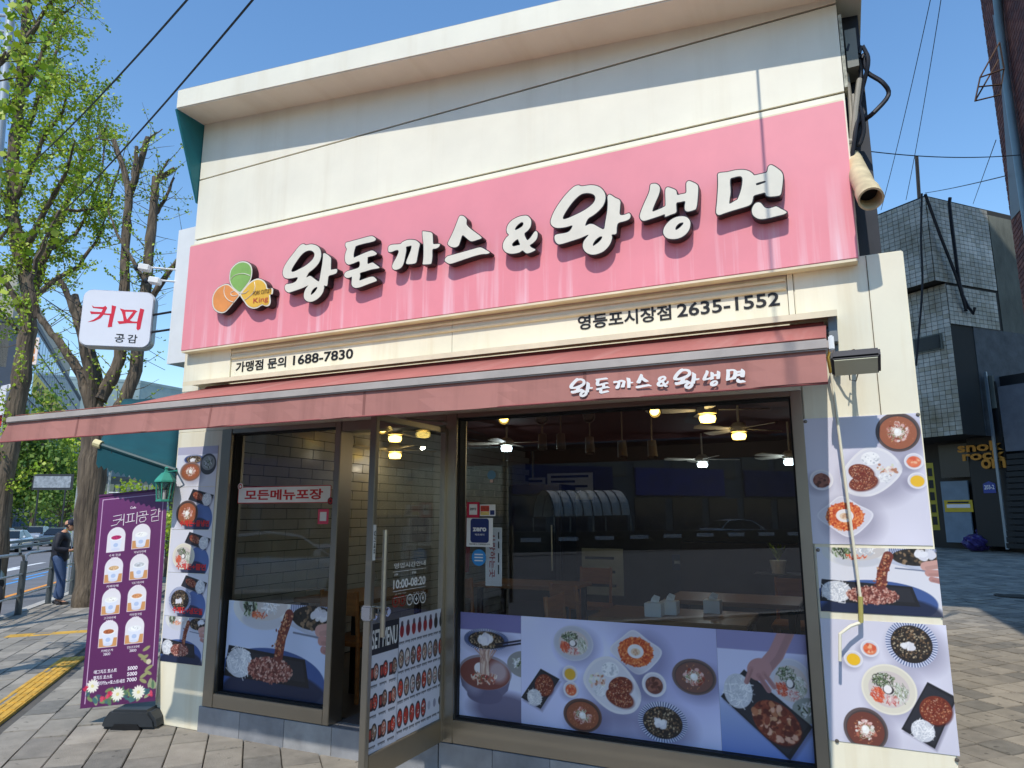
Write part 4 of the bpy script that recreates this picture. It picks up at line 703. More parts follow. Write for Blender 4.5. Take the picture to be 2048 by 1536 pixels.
def tx(o, s, x, z, w_, h_, Y, mat, bold=.02, ux=(1, 0, 0), uy=(0, 0, 1)): m = MB(); text(m, s, (x, Y, z), ux, uy, w_, h_, .0006, bold); m.build('lettering', mat, o)
o = gsticker('takeaway_sign', 'long white takeaway sign with red letters on the left window', 'sign', 475, 970, 663, 1007, sred, .012, lambda o, x, z, w_, h_, Y: tx(o, '모든메뉴포장', x, z, w_*.84, h_*.62, Y, sred, .03), swh)
for x, y, mt in ((481, 973, swh), (661, 1002, M('sticker_maroon', (80, 26, 28), .5))):
    p = P(x, y, YW-.002); MB().lathe([(.0, .001), (.028, .001), (.028, 0)], p, 20, 0, (0, -1, 0)).build('round_badge', mt, o); q = MB().lathe([(.012, .0016), (.02, .0016), (.02, .001), (.012, .001)], p, 16, 0, (0, -1, 0)).build('badge_ring', sred, o)
gsticker('code_sticker', 'small pink and black square sticker under the takeaway sign', 'sticker', 635, 1018, 658, 1048, M('sticker_pink', (210, 70, 100), .5), .002, lambda o, x, z, w_, h_, Y: MB().box(x-w_*.3, Y, z-h_*.3, x+w_*.3, Y+.0012, z+h_*.3).build('white_patch', swh, o))
gsticker('pay_sticker', 'small red and purple sticker with white centre above the navy pay sign', 'sticker', 934, 1004, 959, 1035, M('sticker_magenta', (190, 36, 70), .5), .002, lambda o, x, z, w_, h_, Y: (MB().box(x-w_*.32, Y, z-h_*.32, x+w_*.32, Y+.0012, z+h_*.36).build('white_patch', swh, o), tx(o, 'zero', x, z+.005, w_*.5, h_*.16, Y-.0006, ltr)))
def photo(o, x, z, w_, h_, Y):
    MB().box(x-w_*.46, Y, z-h_*.1, x+w_*.1, Y+.001, z+h_*.4).build('red_photo', M('photo_red', (196, 70, 50), .5, var=.6, vs=40), o); MB().box(x-w_*.46, Y, z-h_*.42, x+w_*.1, Y+.001, z-h_*.12).build('yellow_photo', M('photo_yellow', (220, 190, 110), .5, var=.4, vs=40), o); MB().box(x+w_*.16, Y, z-h_*.4, x+w_*.44, Y+.001, z+h_*.0).build('navy_mark', snavy, o)
gsticker('photo_sticker', 'small sticker with a red and yellow picture on the big window', 'sticker', 960, 1009, 991, 1032, swh, .001, photo)
def zero(o, x, z, w_, h_, Y):
    m = MB(); q = [(sx*(w_*.35-.02)+.02*math.cos(t), sy*(w_*.4-.02)+.02*math.sin(t)) for sx, sy, t0 in ((1, 1, 0), (-1, 1, 90), (-1, -1, 180), (1, -1, 270)) for t in [rad(t0+k*18) for k in range(6)]]
    m.prism(q, (x, Y+.0016, z+h_*.06), (1, 0, 0), (0, 0, 1), (0, -1, 0), .0008, .0016); m.build('navy_square', snavy, o)
    tx(o, 'zero', x, z+h_*.1, w_*.52, h_*.14, Y-.0006, swh, .04); tx(o, '제로페이', x, z-h_*.08, w_*.36, h_*.07, Y-.0006, swh, .01); tx(o, '제로페이 가맹점입니다', x, z-h_*.41, w_*.8, h_*.05, Y-.0002, ltr)
gsticker('pay_sign', 'white card with navy square reading zero on the big window', 'sign', 933, 1036, 986, 1093, swh, .002, zero)
p = P(957.5, 1115, YW); o = tag(MB().lathe([(.0, .001), (.052, .001), (.055, 0)], p, 14, 0, (0, -1, 0)).build('round_sticker', scy), 'round bright blue sticker below the pay sign', 'sticker')
for k in range(3): MB().box(p[0]-.032, p[1]-.0016, p[2]+.016-k*.02, p[0]+.032, p[1]-.0011, p[2]+.024-k*.02).build('print_line', swh, o)
def vsign(o, x, z, w_, h_, Y):
    tx(o, '사랑하는곳', x-w_*.08, z+h_*.02, h_*.76, w_*.36, Y, M('sticker_dark_red', (150, 40, 50), .5), .02, (0, 0, -1), (1, 0, 0))
    for k, (a, b) in enumerate(((.3, .42), (.14, .26), (-.1, .06), (-.3, -.14))): MB().box(x+w_*.26, Y, z+h_*a, x+w_*.34, Y+.0008, z+h_*b).build('print_line', ltr, o)
gsticker('vertical_sign', 'narrow upright white sign with dark red lettering behind the pay sign', 'sign', 971, 1055, 1004, 1171, swh, .003, vsign, M('sticker_paper', (206, 206, 210), .5), YG+.012)
p = P(983, 950, YW); o = tag(MB().lathe([(.0, .001), (.03, .001), (.032, 0)], p, 16, 0, (0, -1, 0)).build('balloon_sticker', M('sticker_skyblue', (96, 140, 166), .5)), 'small pale blue balloon shaped sticker high on the big window', 'sticker'); MB().box(p[0]-.012, p[1]-.001, p[2]-.05, p[0]+.012, p[1], p[2]-.03).build('basket', M('sticker_peach', (206, 180, 166), .5), o)

# ================================================================ inside
flr = M('inside_floor', (92, 84, 76), .35, var=.2, vs=3); ceil = M('inside_ceiling', (60, 34, 36), .8, var=.1); iw = M('inside_wall', (84, 78, 70), .7, var=.1); wood = M('chair_wood', (150, 96, 48), .45, var=.25, vs=4, stretch=(1, 1, 8)); tabm = M('table_wood', (140, 100, 60), .35, var=.2, vs=3, stretch=(1, 8, 1))
MB().box(-4.98, Y0+.2, 0, .01, 11.39, .19).build('floor', flr, shop); MB().box(-4.98, Y0+.205, 2.74, .01, 11.39, 2.85).build('ceiling', ceil, shop)
MB().box(-4.9, 11.3, .19, 0, 11.39, 2.74).build('back_wall', iw, shop)
lw = MB().box(-4.985, Y0+.205, .19, -4.95, 11.3, 2.74).build('inner_tile_wall', M('grout', (58, 58, 56), .9), shop)
MB().box(-.02, Y0+.205, .19, .015, 11.3, 2.74).build('inner_side_wall', iw, shop)
tm = [M('wall_tile_%d' % k, c, .25, var=.1, vs=3) for k, c in enumerate(((176, 174, 164), (166, 164, 156), (184, 182, 172)))]
tmesh = None; cnt = 0; rest = MB()
for i in range(20):
    for j in range(25):
        y = Y0+.22+i*.335+(.167 if j % 2 else 0)-.1; z = .2+j*.1
        if y < Y0+.21 or y > 11.0: continue
        if cnt < 300 and y < Y0+5.2:
            if tmesh is None: o = MB().box(-.01, .003, .003, .012, .332, .097).build('tile', tm[0], lw, bevel=.002); tmesh = o.data; o.data.transform(Matrix.Translation(Vector(rootloc(lw)))); o.location = Vector((-4.95, y, z))-Vector(rootloc(lw))
            else:
                o = bpy.data.objects.new('tile', tmesh); COL.objects.link(o); o.parent = lw; o.location = Vector((-4.95, y, z))-Vector(rootloc(lw))
            cnt += 1
        else: rest.box(-4.96, y+.003, z+.003, -4.938, y+.332, z+.097)
o = rest.build('tile_field', tm[1], lw); o['kind'] = 'stuff'
# lamps
def emis(name, col, s): return M(name, col, .5, var=0, emit=s)
warm = emis('lamp_warm', (255, 214, 110), 5.5); cool = emis('lamp_cool', (226, 246, 255), 5.); fanw = M('fan_blade', (206, 200, 186), .5, var=.1)
def glow(p, watts, col):
    l = bpy.data.lights.new('lamp_light', 'POINT'); l.energy = watts; l.color = col; l.shadow_soft_size = .02; o = bpy.data.objects.new('lamp_light', l); COL.objects.link(o); return o
def fan(p, mat, label, ang=0.):
    t = thing('ceiling_fan', label, 'ceiling fan', p, 'ceiling fans in the dining room'); x, y, z = p
    MB().lathe([(.0, -.028), (.06, -.028), (.072, 0), (.068, .026), (.0, .045)], p, 20).build('lamp', mat, t, smooth=True); MB().lathe([(.0, .046), (.08, .046), (.09, .1), (.05, .14), (.0, .14)], p, 16).build('motor', fanw, t, smooth=True); MB().tube([(x, y, z+.14), (x, y, 2.74)], .012, 8).build('rod', fanw, t); g_ = glow(p, (.6 if p[0] < -3.9 and p[1] < 7 else 1.8) if mat is warm else 2.4, (1, .84, .6) if mat is warm else (.85, .95, 1)); g_.parent = t; g_.location = (0, 0, -.14)
    for k in range(4):
        a = ang+k*math.pi/2; d = np.array([math.cos(a), math.sin(a), 0]); e = np.array([-math.sin(a), math.cos(a), .18]); c_ = np.array(p)+[0, 0, .08]
        MB().prism([(.1, -.03), (.3, -.065), (.5, -.06), (.53, 0), (.5, .06), (.3, .05), (.1, .03)], c_, d, e, np.cross(d, e), -.004, .004).build('blade', fanw, t)
fan(P(1415, 838, 6.2), warm, 'ceiling fan with warm lamp nearest the right of the big window', .3); fan(P(1478, 873, 7.4), warm, 'ceiling fan with warm lamp behind and below the nearest one', .8); fan(P(1013, 898, 8.0), cool, 'ceiling fan with white lamp at the left of the big window', .1)
fan(P(1405, 930, 9.8), cool, 'ceiling fan with white lamp far back in the middle of the room', .5); fan(P(1580, 925, 9.0), cool, 'ceiling fan with white lamp at the far right of the room', .9); fan(P(790, 878, 6.3), warm, 'ceiling fan with warm lamp seen through the open door', .2); fan(P(790, 912, 6.75), warm, 'lower ceiling fan with warm lamp seen through the open door', 1.)
def spot(p, mat, label, dr, s=1.):
    t = thing('spot_lamp', label, 'spot lamp', p, 'spot lamps on the ceiling'); d = np.array(dr, float); d /= np.linalg.norm(d); p = np.array(p)
    MB().lathe([(.0, .12*s), (.045*s, .12*s), (.05*s, -.05*s), (.042*s, -.05*s), (.04*s, -.02*s), (.0, -.02*s)], p, 16, 0, -d).build('can', M('spot_can', (120, 110, 100), .4, .2), t, smooth=True); MB().lathe([(.0, -.026*s), (.036*s, -.026*s)], p, 14, 0, -d).build('bulb', mat, t); MB().tube([p-d*.08, (p[0], p[1], 2.74)], .008, 6).build('stem', M('spot_can', (190, 180, 166)), t)
off = M('lamp_off', (120, 104, 90), .3)
for k, (x, y, Y, mt, lab) in enumerate(((1008, 835, 5.3, warm, 'lit spot lamp at the left end of the front ceiling row'), (1083, 835, 5.3, off, 'unlit spot lamp second from left in the front ceiling row'), (1177, 830, 5.3, off, 'unlit spot lamp third from left in the front ceiling row'), (1308, 820, 5.3, warm, 'lit spot lamp at the right end of the front ceiling row'), (766, 855, 5.0, warm, 'tilted lit spot lamp seen through the open door glass'))):
    spot(P(x, y, Y), mt, lab, (.35, -.8, -.5))
for k, (x, y) in enumerate(((1085, 890), (1122, 890), (1180, 897), (1245, 905), (1305, 905))): spot(P(x, y, 7.0), off, ('first', 'second', 'third', 'fourth', 'last')[k]+' white can lamp of the hanging row deeper in the room', (.1, -.2, -1))
# tables, chairs, tissue boxes
def table(x, y, rz, label):
    t = thing('dining_table', label, 'table', (0, 0, 0), 'dining tables'); MB().box(-.55, -.35, .7, .55, .35, .735).build('table_top', tabm, t, bevel=.006)
    for sx in (-.48, .48):
        for sy in (-.28, .28): MB().box(sx-.025, sy-.025, 0, sx+.025, sy+.025, .7).build('leg', M('table_leg', (40, 36, 34), .4, .4), t)
    t.location = (x, y, .19); t.rotation_euler.z = rz; return t
def chair():
    t = thing('dining_chair', 'x', 'chair', (0, 0, 0), 'wooden dining chairs'); MB().box(-.21, -.21, .42, .21, .21, .46).build('seat', wood, t, bevel=.008)
    for sx in (-.18, .18):
        MB().tube([(sx, -.18, 0), (sx, -.18, .42)], .018, 8).build('leg', wood, t); MB().tube([(sx, .19, 0), (sx, .2, .46), (sx, .24, .85)], .018, 8).build('leg', wood, t)
    MB().box(-.18, .22, .66, .18, .245, .84).build('backrest', wood, t, bevel=.006); return t
table(-1.2, 5.35, 0, 'wooden table with two tissue boxes, nearest the big window'); table(-.95, 6.6, 0, 'wooden table behind the one at the big window'); table(-3.1, 7.1, 0, 'dark wooden table deep in the room at the left'); table(-4.1, 5.5, 1.57, 'small wooden table against the tile wall')
ch = chair(); used = False
for x, y, rz, lab in ((-1.85, 5.2, 1.6, 'wooden chair at the left end of the nearest table'), (-2.2, 6.2, 2.6, 'wooden chair turned sideways behind the nearest table'), (-3.5, 6.4, 3.1, 'wooden chair in front of the deep left table'), (-2.7, 7.8, 0., 'wooden chair behind the deep left table'), (-3.75, 4.95, 3.1, 'wooden chair seen through the doorway'), (-.5, 7.3, 0, 'wooden chair behind the second table')):
    o = ch if not used else copy_tree(ch); used = True; o.location = (x, y, .19); o.rotation_euler.z = rz; o['label'] = lab
for x, y, Y, lab in ((1340, 1222, 5.35, 'white tissue box on the nearest table'), (1425, 1200, 5.55, 'white tissue box at the right of the nearest table'), (1310, 1245, 5.2, 'tissue box with its tissue raised at the table edge')):
    p = P(x, y, Y); t = thing('tissue_box', lab, 'tissue box', (p[0], p[1], .926), 'tissue boxes'); MB().box(p[0]-.06, p[1]-.06, .926, p[0]+.06, p[1]+.06, 1.02).build('box', swh, t, bevel=.004); MB().add([(p[0]-.03, p[1], 1.02), (p[0]+.03, p[1]+.01, 1.02), (p[0]+.045, p[1], 1.06), (p[0]+.005, p[1]-.01, 1.075), (p[0]-.02, p[1]+.01, 1.05)], [(0, 1, 2, 3, 4)]).build('tissue', swh, t, fix=False)
t = thing('drinks_fridge', 'dark upright drinks fridge behind the vertical sign', 'fridge', (-3.9, 9.2, .19)); MB().box(-4.3, 9.0, .19, -3.5, 9.6, 2.05).build('cabinet', M('fridge_black', (24, 24, 26), .3), t, bevel=.02); MB().box(-4.22, 8.975, .5, -3.58, 8.997, 1.9).build('glass_door', M('fridge_glass', (30, 34, 38), .08), t); MB().tube([(-3.62, 8.95, .9), (-3.62, 8.95, 1.5)], .012, 8).build('handle', steel, t)
def board(name, x0, y0, x1, y1, Y, col, label, lines=5, ink_=None):
    a, b = P(x0, y1, Y), P(x1, y0, Y); t = thing(name, label, 'board', ((a[0]+b[0])/2, Y, a[2])); MB().box(a[0], Y, a[2], b[0], Y+.02, b[2]).build('panel', M('board_%d_%d_%d' % col, col, .5, var=.1), t)
    for k in range(lines):
        z = b[2]-(b[2]-a[2])*(k+.7)/(lines+.4); MB().box(a[0]+(b[0]-a[0])*.08, Y-.003, z-.02, a[0]+(b[0]-a[0])*RNG.uniform(.6, .92), Y, z+.02).build('print_line', ink_ or ltr, t)
board('menu_board', 1095, 945, 1185, 1000, 11.2, (206, 204, 196), 'pale menu board on the back wall left of centre'); board('menu_board', 1050, 955, 1090, 1010, 11.2, (190, 188, 180), 'narrow pale menu board on the back wall by the fridge'); board('notice_poster', 1165, 1098, 1245, 1188, 10.6, (214, 206, 180), 'poster with a blue heading and two pictures low on the back wall', 3)
board('counter_screen', 1345, 1110, 1400, 1140, 10.8, (60, 66, 80), 'grey screen above the kitchen counter', 1, swh)
MB().box(-2.2, 10.3, .19, -.2, 10.8, 1.25).build('counter', M('counter_dark', (66, 58, 54), .5), shop)
p = P(1557, 1135, 8.5); t = thing('potted_plant', 'small potted plant with yellow green leaves inside by the right wall', 'plant', (p[0], p[1], 1.0)); MB().lathe([(.0, 0), (.07, 0), (.09, .14), (.0, .14)], (p[0], p[1], 1.0), 14).build('pot', swh, t); m = MB()
for k in range(40):
    a, l, q = RNG.uniform(0, 6.28), RNG.uniform(.08, .2), np.array([p[0], p[1], 1.14]); d = np.array([math.cos(a)*.6, math.sin(a)*.6, 1.]); s_ = np.array([-math.sin(a), math.cos(a), 0])*.02; m.add([q, q+d*l*.6+s_, q+d*l, q+d*l*.6-s_], [(0, 1, 2, 3)])
m.build('foliage', M('leaf_inside', (150, 170, 50), .5), t, fix=False); t2 = tag(MB().box(p[0]-.25, p[1]-.2, .19, p[0]+.25, p[1]+.2, 1.0).build('side_cabinet', M('counter_dark', (66, 58, 54))), 'dark cabinet carrying the potted plant inside', 'cabinet')
# apron hung on the tile wall
tag(MB().prism([(-.12, 0), (.12, 0), (.16, .6), (.05, .95), (-.05, .95), (-.14, .6)], (-4.6, 8.2, .9), (.2, .95, 0), (0, 0, 1), (1, 0, 0), 0, .04).build('red_apron', M('apron_red', (130, 30, 34), .8)), 'dark red apron hanging by the tile wall', 'apron')
# ================================================================ coffee shop next door
t = thing('coffee_blade_sign', 'white rounded blade sign with red Korean coffee lettering', 'sign', AT(235, 640, 6.9)); c0 = AT(236, 639, 6.9); ang = rad(36); ux = np.array([math.cos(ang), math.sin(ang), 0]); un = np.cross(ux, (0, 0, 1.))
def rrect(w_, h_, r, k=8): return [(sx*(w_/2-r)+r*math.cos(q), sy*(h_/2-r)+r*math.sin(q)) for sx, sy, t0 in ((1, 1, 0), (-1, 1, 90), (-1, -1, 180), (1, -1, 270)) for q in [rad(t0+j*90/k) for j in range(k+1)]]
wsign = M('sign_white', (226, 226, 232), .25, var=.04, coat=.3); W_, H_ = .655, .58
MB().prism(rrect(W_, H_, .09), c0, ux, (0, 0, 1), un, -.1, .02).build('casing', M('sign_casing', (206, 204, 200), .4), t, bevel=.01, smooth=True); MB().prism(rrect(W_-.012, H_-.012, .085), c0, ux, (0, 0, 1), un, .021, .035).build('face', wsign, t, bevel=.008, smooth=True)
# brush lettering 커피 traced from the sign
Sg = lambda pts: np.array([((x-640)/1190*W_*.985, (650-y)/1040*H_*.985) for x, y in pts])
red = M('coffee_red', (214, 32, 58), .4)
for lp in ([(205,430),(250,455),(400,450),(430,425),(465,460),(450,500),(430,565),(520,565),(540,560),(535,410),(610,425),(595,560),(575,760),(580,805),(505,820),(515,700),(520,595),(415,590),(370,660),(270,720),(165,740),(260,690),(330,630),(360,580),(210,590),(185,540),(260,545),(375,545),(395,490),(230,475)],
           [(675,460),(760,480),(930,475),(975,500),(950,520),(905,610),(860,670),(905,690),(985,690),(1000,560),(1015,440),(1085,460),(1065,640),(1050,820),(1010,850),(985,820),(985,720),(830,725),(690,750),(655,700),(760,690),(740,600),(710,515),(690,490)]):
    m = MB(); m.mapped(loops_vf([Sg(lp)]), c0+un*.0365, ux, (0, 0, 1), un); m.build('letter', red, t, fix=False)
# counters inside 피 stay white
m = MB(); m.mapped(loops_vf([Sg([(775,520),(900,515),(850,600),(815,660),(790,600)])]), c0+un*.0372, ux, (0, 0, 1), un); m.build('letter_counter', wsign, t, fix=False)
for s_, dx_ in (('공', .045), ('감', .16)): m = MB(); text(m, s_, c0+ux*dx_-np.array([0, 0, .197])+un*.0362, ux, (0, 0, 1), .088, .085, .0008, .01); m.build('letter', ltr, t)
bx = MB().box(P(357, 470, Y0+.12)[0], Y0+.12, 3.0, -5.2, Y0+.45, 4.3).build('sign_cabinet', M('cabinet_white', (220, 222, 222), .4, var=.06)); tag(bx, 'tall white sign cabinet at the corner beside the pink signboard', 'cabinet')
for y in (628, 664): MB().tube([c0+ux*.3+np.array([0, 0, (640-y)/203]), np.array([-5.45, Y0+.3, c0[2]+(636-y)/203])], .011, 6).build('arm', black, t)
cctv = M('camera_white', (226, 226, 222), .4)
for k, (x, y, d, lab) in enumerate(((290, 536, 6.5, 'white security camera on the upper arm of the corner cabinet'), (310, 562, 6.5, 'white security camera on the lower arm of the corner cabinet'))):
    p = AT(x, y, d); t = thing('security_camera', lab, 'camera', p); MB().tube([p+[0, .02, .015], np.array([-5.45, Y0+.2, p[2]+.015])], .009, 6).build('arm', cctv, t)
    MB().obox(p, np.array([.85, .5, -.15])*.05, np.array([-.5, .85, 0])*.04, np.array([.1, .05, 1])*.03).build('housing', cctv, t, bevel=.008); MB().lathe([(.0, .03), (.028, .03), (.03, 0)], p-np.array([.05, .03, .0]), 14, 0, (-.8, -.5, -.2)).build('lens', M('camera_lens', (40, 44, 50), .2), t)
# teal awning
taw = thing('teal_awning', 'teal cloth awning with scalloped front over the coffee shop', 'awning', (-6., 4.7, 2.0)); tc = M('teal_cloth', (16, 74, 82), .85, var=.15, vs=4)
# outline measured at the awning plane
A_ = [AT(205, 872, 6.3), AT(352, 862, 6.9), AT(356, 905, 6.6), AT(196, 890, 6.0)]
b0 = np.array([-5.45, 5.4, 2.75]); 
fl_, fr_, bl_, br_ = AT(197, 888, 6.0), AT(352, 940, 5.95), AT(240, 862, 7.6), AT(356, 862, 7.4)
def quadsurf(name, a, b, c, d, n, mat, parent, wob=0.): 
    m = MB(); V = []
    for i in range(n+1):
        for j in range(n+1): s_, q = i/n, j/n; V.append(a*(1-s_)*(1-q)+b*s_*(1-q)+c*s_*q+d*(1-s_)*q+np.array([0, 0, wob*math.sin(i*2.1)]))
    m.add(V, [(i*(n+1)+j, (i+1)*(n+1)+j, (i+1)*(n+1)+j+1, i*(n+1)+j+1) for i in range(n) for j in range(n)]); o = m.build(name, mat, parent, smooth=True, fix=False); md = o.modifiers.new('thick', 'SOLIDIFY'); md.thickness = .004; return o
quadsurf('canopy', fl_, fr_, br_+[0, 0, .35], bl_+[0, 0, .35], 8, tc, taw, .006)
m = MB(); n = 14
for k in range(n):
    a, b = fl_+(fr_-fl_)*k/n, fl_+(fr_-fl_)*(k+1)/n; z = np.array([0, 0, 1.])
    m.add([a, b, b-z*.17, (a+b)/2-z*.2, a-z*.17], [(0, 1, 2, 3, 4)])
o = m.build('valance', tc, taw, fix=False); md = o.modifiers.new('thick', 'SOLIDIFY'); md.thickness = .004
MB().tube([fl_-(fr_-fl_)*.02, fr_], .02, 8).build('front_bar', M('teal_bar', (30, 70, 74), .5), taw); MB().tube([fl_-(fr_-fl_)*.05, fl_+(fr_-fl_)*.04], .035, 10).build('end_cap', M('cream_bar', (214, 200, 150), .5), taw); e = (fl_+br_)/2+[0, 0, -.05]; MB().tube([fl_*.8+fr_*.2+[0, 0, -.03], AT(262, 905, 6.6), AT(345, 890, 7.0)], .02, 8).build('folding_arm', M('arm_dark', (50, 46, 44), .5), taw); MB().tube([AT(232, 931, 6.4), AT(330, 931, 6.6)], .008, 6).build('rail', steel, taw)
# lantern
p = AT(330, 975, 5.75); p[1] = min(p[1], 4.16); p = P(330, 975, 4.1); t = thing('wall_lantern', 'green metal wall lantern beside the purple banner', 'lantern', p); lg = M('lantern_green', (60, 150, 132), .5, var=.15, vs=12)
MB().lathe([(.062, -.115), (.062, -.1), (.055, -.098)], p, 6).build('base_ring', lg, t); MB().lathe([(.085, .045), (.082, .06), (.06, .09), (.035, .12), (.018, .125), (.012, .15), (.018, .16), (.0, .175)], p, 6).build('cap', lg, t)
for k in range(6): a = 2*math.pi*k/6; MB().tube([p+[.055*math.cos(a), .055*math.sin(a), -.1], p+[.07*math.cos(a), .07*math.sin(a), .05]], .006, 5).build('post', lg, t)
MB().lathe([(.05, -.098), (.064, .045)], p, 6).build('glass', glass('lantern_glass', (.8, .8, .78), .3), t); MB().tube([p+[.0, .0, .13], p+[.1, .02, .14], (-5.16, Y0+.02, p[2]+.13)], .008, 6).build('bracket', lg, t); MB().tube([p+[0, 0, -.1], p+[0, 0, -.02]], .012, 8).build('bulb', wsign, t); MB().lathe([(.0, -.1), (.06, -.1)], p, 6).build('floor_plate', lg, t)
# purple stand banner
th, lean, roll, BW, BH = .405, .141, .103, .6, 1.7; bc = np.array([-5.358, 4.033, .158]); r_ = np.array([math.cos(th), math.sin(th), 0]); n_ = np.array([-math.sin(th), math.cos(th), 0]); u_ = np.array([0, 0, 1.])*math.cos(lean)+n_*math.sin(lean)
r2 = r_*math.cos(roll)+u_*math.sin(roll); u2 = u_*math.cos(roll)-r_*math.sin(roll); nn = np.cross(r2, u2)
cv = Cv(180, 510, (98, 44, 92)); 
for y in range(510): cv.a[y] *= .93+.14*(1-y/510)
cv.tone(.03, 4)
for q in ([(11, 12), (11, 500)], [(169, 12), (169, 430)], [(11, 12), (169, 12)]): cv.line(q, 1.6, (226, 196, 222))
BP = []
for k in range(8):
    col_, row = k % 2, k//2; x, y = 54+col_*64, 118+row*76-(0 if col_ == 0 else 2); wd = 22
    cv.ell(x, y-8, wd+1.2, wd+1.2, (236, 226, 232)); cv.rect(x-wd-1.2, y-8, x+wd+1.2, y+31, (236, 226, 232)); cv.ell(x, y-8, wd, wd, (228, 224, 228)); cv.rect(x-wd, y-8, x+wd, y+30, (228, 224, 228))
    if k: cv.rect(x-wd, y+10, x+wd, y+30, (206, 150, 96))
    cv.poly([(x-16, y-4), (x+16, y-4), (x+11, y+25), (x-11, y+25)], (222, 226, 238)); cv.ell(x, y+25, 11, 3.5, (210, 216, 234)); cv.ell(x, y-4, 16, 7, (240, 240, 240))
    cc_ = ((176, 40, 96), (244, 244, 240), (206, 170, 126), (190, 194, 200), (236, 234, 226), (214, 150, 100), (170, 96, 56), (232, 234, 234))[k]; cv.ell(x, y-5, 13, 5.4, cc_); cv.specks(x, y-5, 9, 3.6, 10, 1.5, [tuple(min(255, int(v*1.15)) for v in cc_), tuple(int(v*.85) for v in cc_)]); cv.ell(x, y+14, 6, 5, (150, 176, 220), 0, .6)
    BP.append((x, y+37))
for k in range(46):
    x = RNG.uniform(2, 178); y = 502-abs(RNG.normal())*14-(26 if x > 150 or x < 30 else 0)*RNG.uniform(0, 1); cv.ell(x, y, RNG.uniform(7, 12), RNG.uniform(3, 5), ((70, 110, 110), (120, 140, 90), (60, 92, 100), (150, 160, 120), (90, 120, 90))[k % 5], RNG.uniform(0, 3))
for k in range(8): cv.ell(150+RNG.normal()*6, 462-k*10+RNG.normal()*3, 10, 4, (150, 150, 104), .5*(-1)**k)
cv.ell(158, 420, 6, 6, (206, 196, 170))
for x, y in ((26, 462), (138, 486), (88, 486)):
    for k in range(14): a = k*.45; cv.ell(x+9*math.cos(a), y+9*math.sin(a), 7, 2.6, (236, 232, 216), a)
    cv.ell(x, y, 4, 4, (226, 214, 150))
for x, y in ((8, 466), (52, 494), (70, 484), (64, 490), (168, 494)): cv.specks(x, y, 5, 5, 7, 2.6, [(196, 50, 80), (214, 80, 104)])
bn = thing('stand_banner', 'purple drinks banner with cup pictures on a weighted stand', 'banner', (bc[0], bc[1], 0)); tl = bc-r2*BW/2+u2*BH
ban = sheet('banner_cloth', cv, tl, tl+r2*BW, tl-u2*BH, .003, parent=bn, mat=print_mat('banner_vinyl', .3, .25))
pw = M('banner_white', (236, 226, 234), .5)
def bt(s, cx, cy, w_, h_, bold=.0): m_.mapped(fit(text_vf(s, 0, bold), w_*BW/180, h_*BH/510, .0), tl+r2*(cx*BW/180)-u2*(cy*BH/510)+nn*.0042, r2, u2, nn)
m_ = MB()
def flush():
    global m_
    m_.build('lettering', pw, ban, fix=False); m_ = MB()
bt('Cafe', 92, 40, 15, 6, .01); flush()
# thin line lettering of the headline
def bl(pts, cx, cy, k=1.): q = [tl+r2*((cx+x*k)*BW/180)-u2*((cy+y*k)*BH/510)+nn*.0045 for x, y in pts]; m_.tube(q, .0035, 5)
bl([(0, 0), (22, -2), (20, 10), (10, 22), (-4, 24)], 42, 58); bl([(0, 11), (20, 9)], 42, 58); bl([(28, -4), (28, 26)], 42, 58); bl([(21, 12), (28, 11)], 42, 58)
bl([(0, 0), (20, -1)], 77, 57); bl([(5, 0), (5, 18)], 77, 57); bl([(15, 0), (15, 18)], 77, 57); bl([(-2, 20), (22, 18)], 77, 57); bl([(27, -4), (27, 26)], 77, 57)
bl([(0, 0), (18, -1), (18, 7)], 110, 54); bl([(-4, 10), (24, 8)], 110, 54); bl([(9, 3), (9, 9)], 110, 54); bl([(3, 15), (16, 14), (18, 20), (14, 25), (4, 26), (1, 21), (3, 15)], 110, 54)
bl([(0, 0), (14, -1), (10, 9), (0, 12)], 140, 53); bl([(20, -4), (20, 14)], 140, 53); bl([(20, 4), (25, 4)], 140, 53); bl([(3, 17), (21, 16), (21, 27), (3, 28), (3, 17)], 140, 53)
flush()
for k, (x, y) in enumerate(BP): bt(('수제 청귤', '바닐라라떼', '카페라떼', '아포가토라떼', '고구마라떼', '카라멜크림', '카페모카', '민트초코라떼')[k], x, y+2, 30, 6); bt(('5000', '4000', '3500', '4000', '3800', '4000', '3800', '3800')[k], x, y+10, 17, 6); flush()
for k, (a_, b_, w_) in enumerate((('애그치즈 토스트', '5000', 56), ('햄치즈 토스트', '5000', 46), ('아메리카노+토스트세트', '7000', 78))): bt(a_, 26+w_/2, 432+k*13, w_, 9, .015); bt(b_, 120, 431+k*13, 24, 8.5, .02)
flush()
for s_ in (-1, 1): MB().tube([bc+r2*s_*BW*.47-nn*.01, bc+r2*s_*BW*.47+u2*BH-nn*.01], .008, 6).build('side_pole', M('pole_grey', (120, 120, 122), .4, .5), bn)
MB().obox(bc+u2*BH, r2*BW*.5, nn*.012, u2*.008).build('top_bar', M('banner_purple', (84, 36, 80), .4), bn)
bb = MB(); g0 = np.array([bc[0]+.1, bc[1]+.1, 0.]); prof = [(-.21, 0), (.24, 0), (.22, .07), (.16, .14), (-.14, .14), (-.19, .07)]; bb.prism(prof, g0, r_, (0, 0, 1), n_, -.14, .16); bb.build('base', M('base_plastic', (46, 50, 54), .5, var=.1), bn, bevel=.02)
MB().prism([(-.12, -.001), (.12, -.001), (.09, .04), (-.09, .04)], g0, r_, (0, 0, 1), n_, -.15, .17).build('base_notch', black, bn)

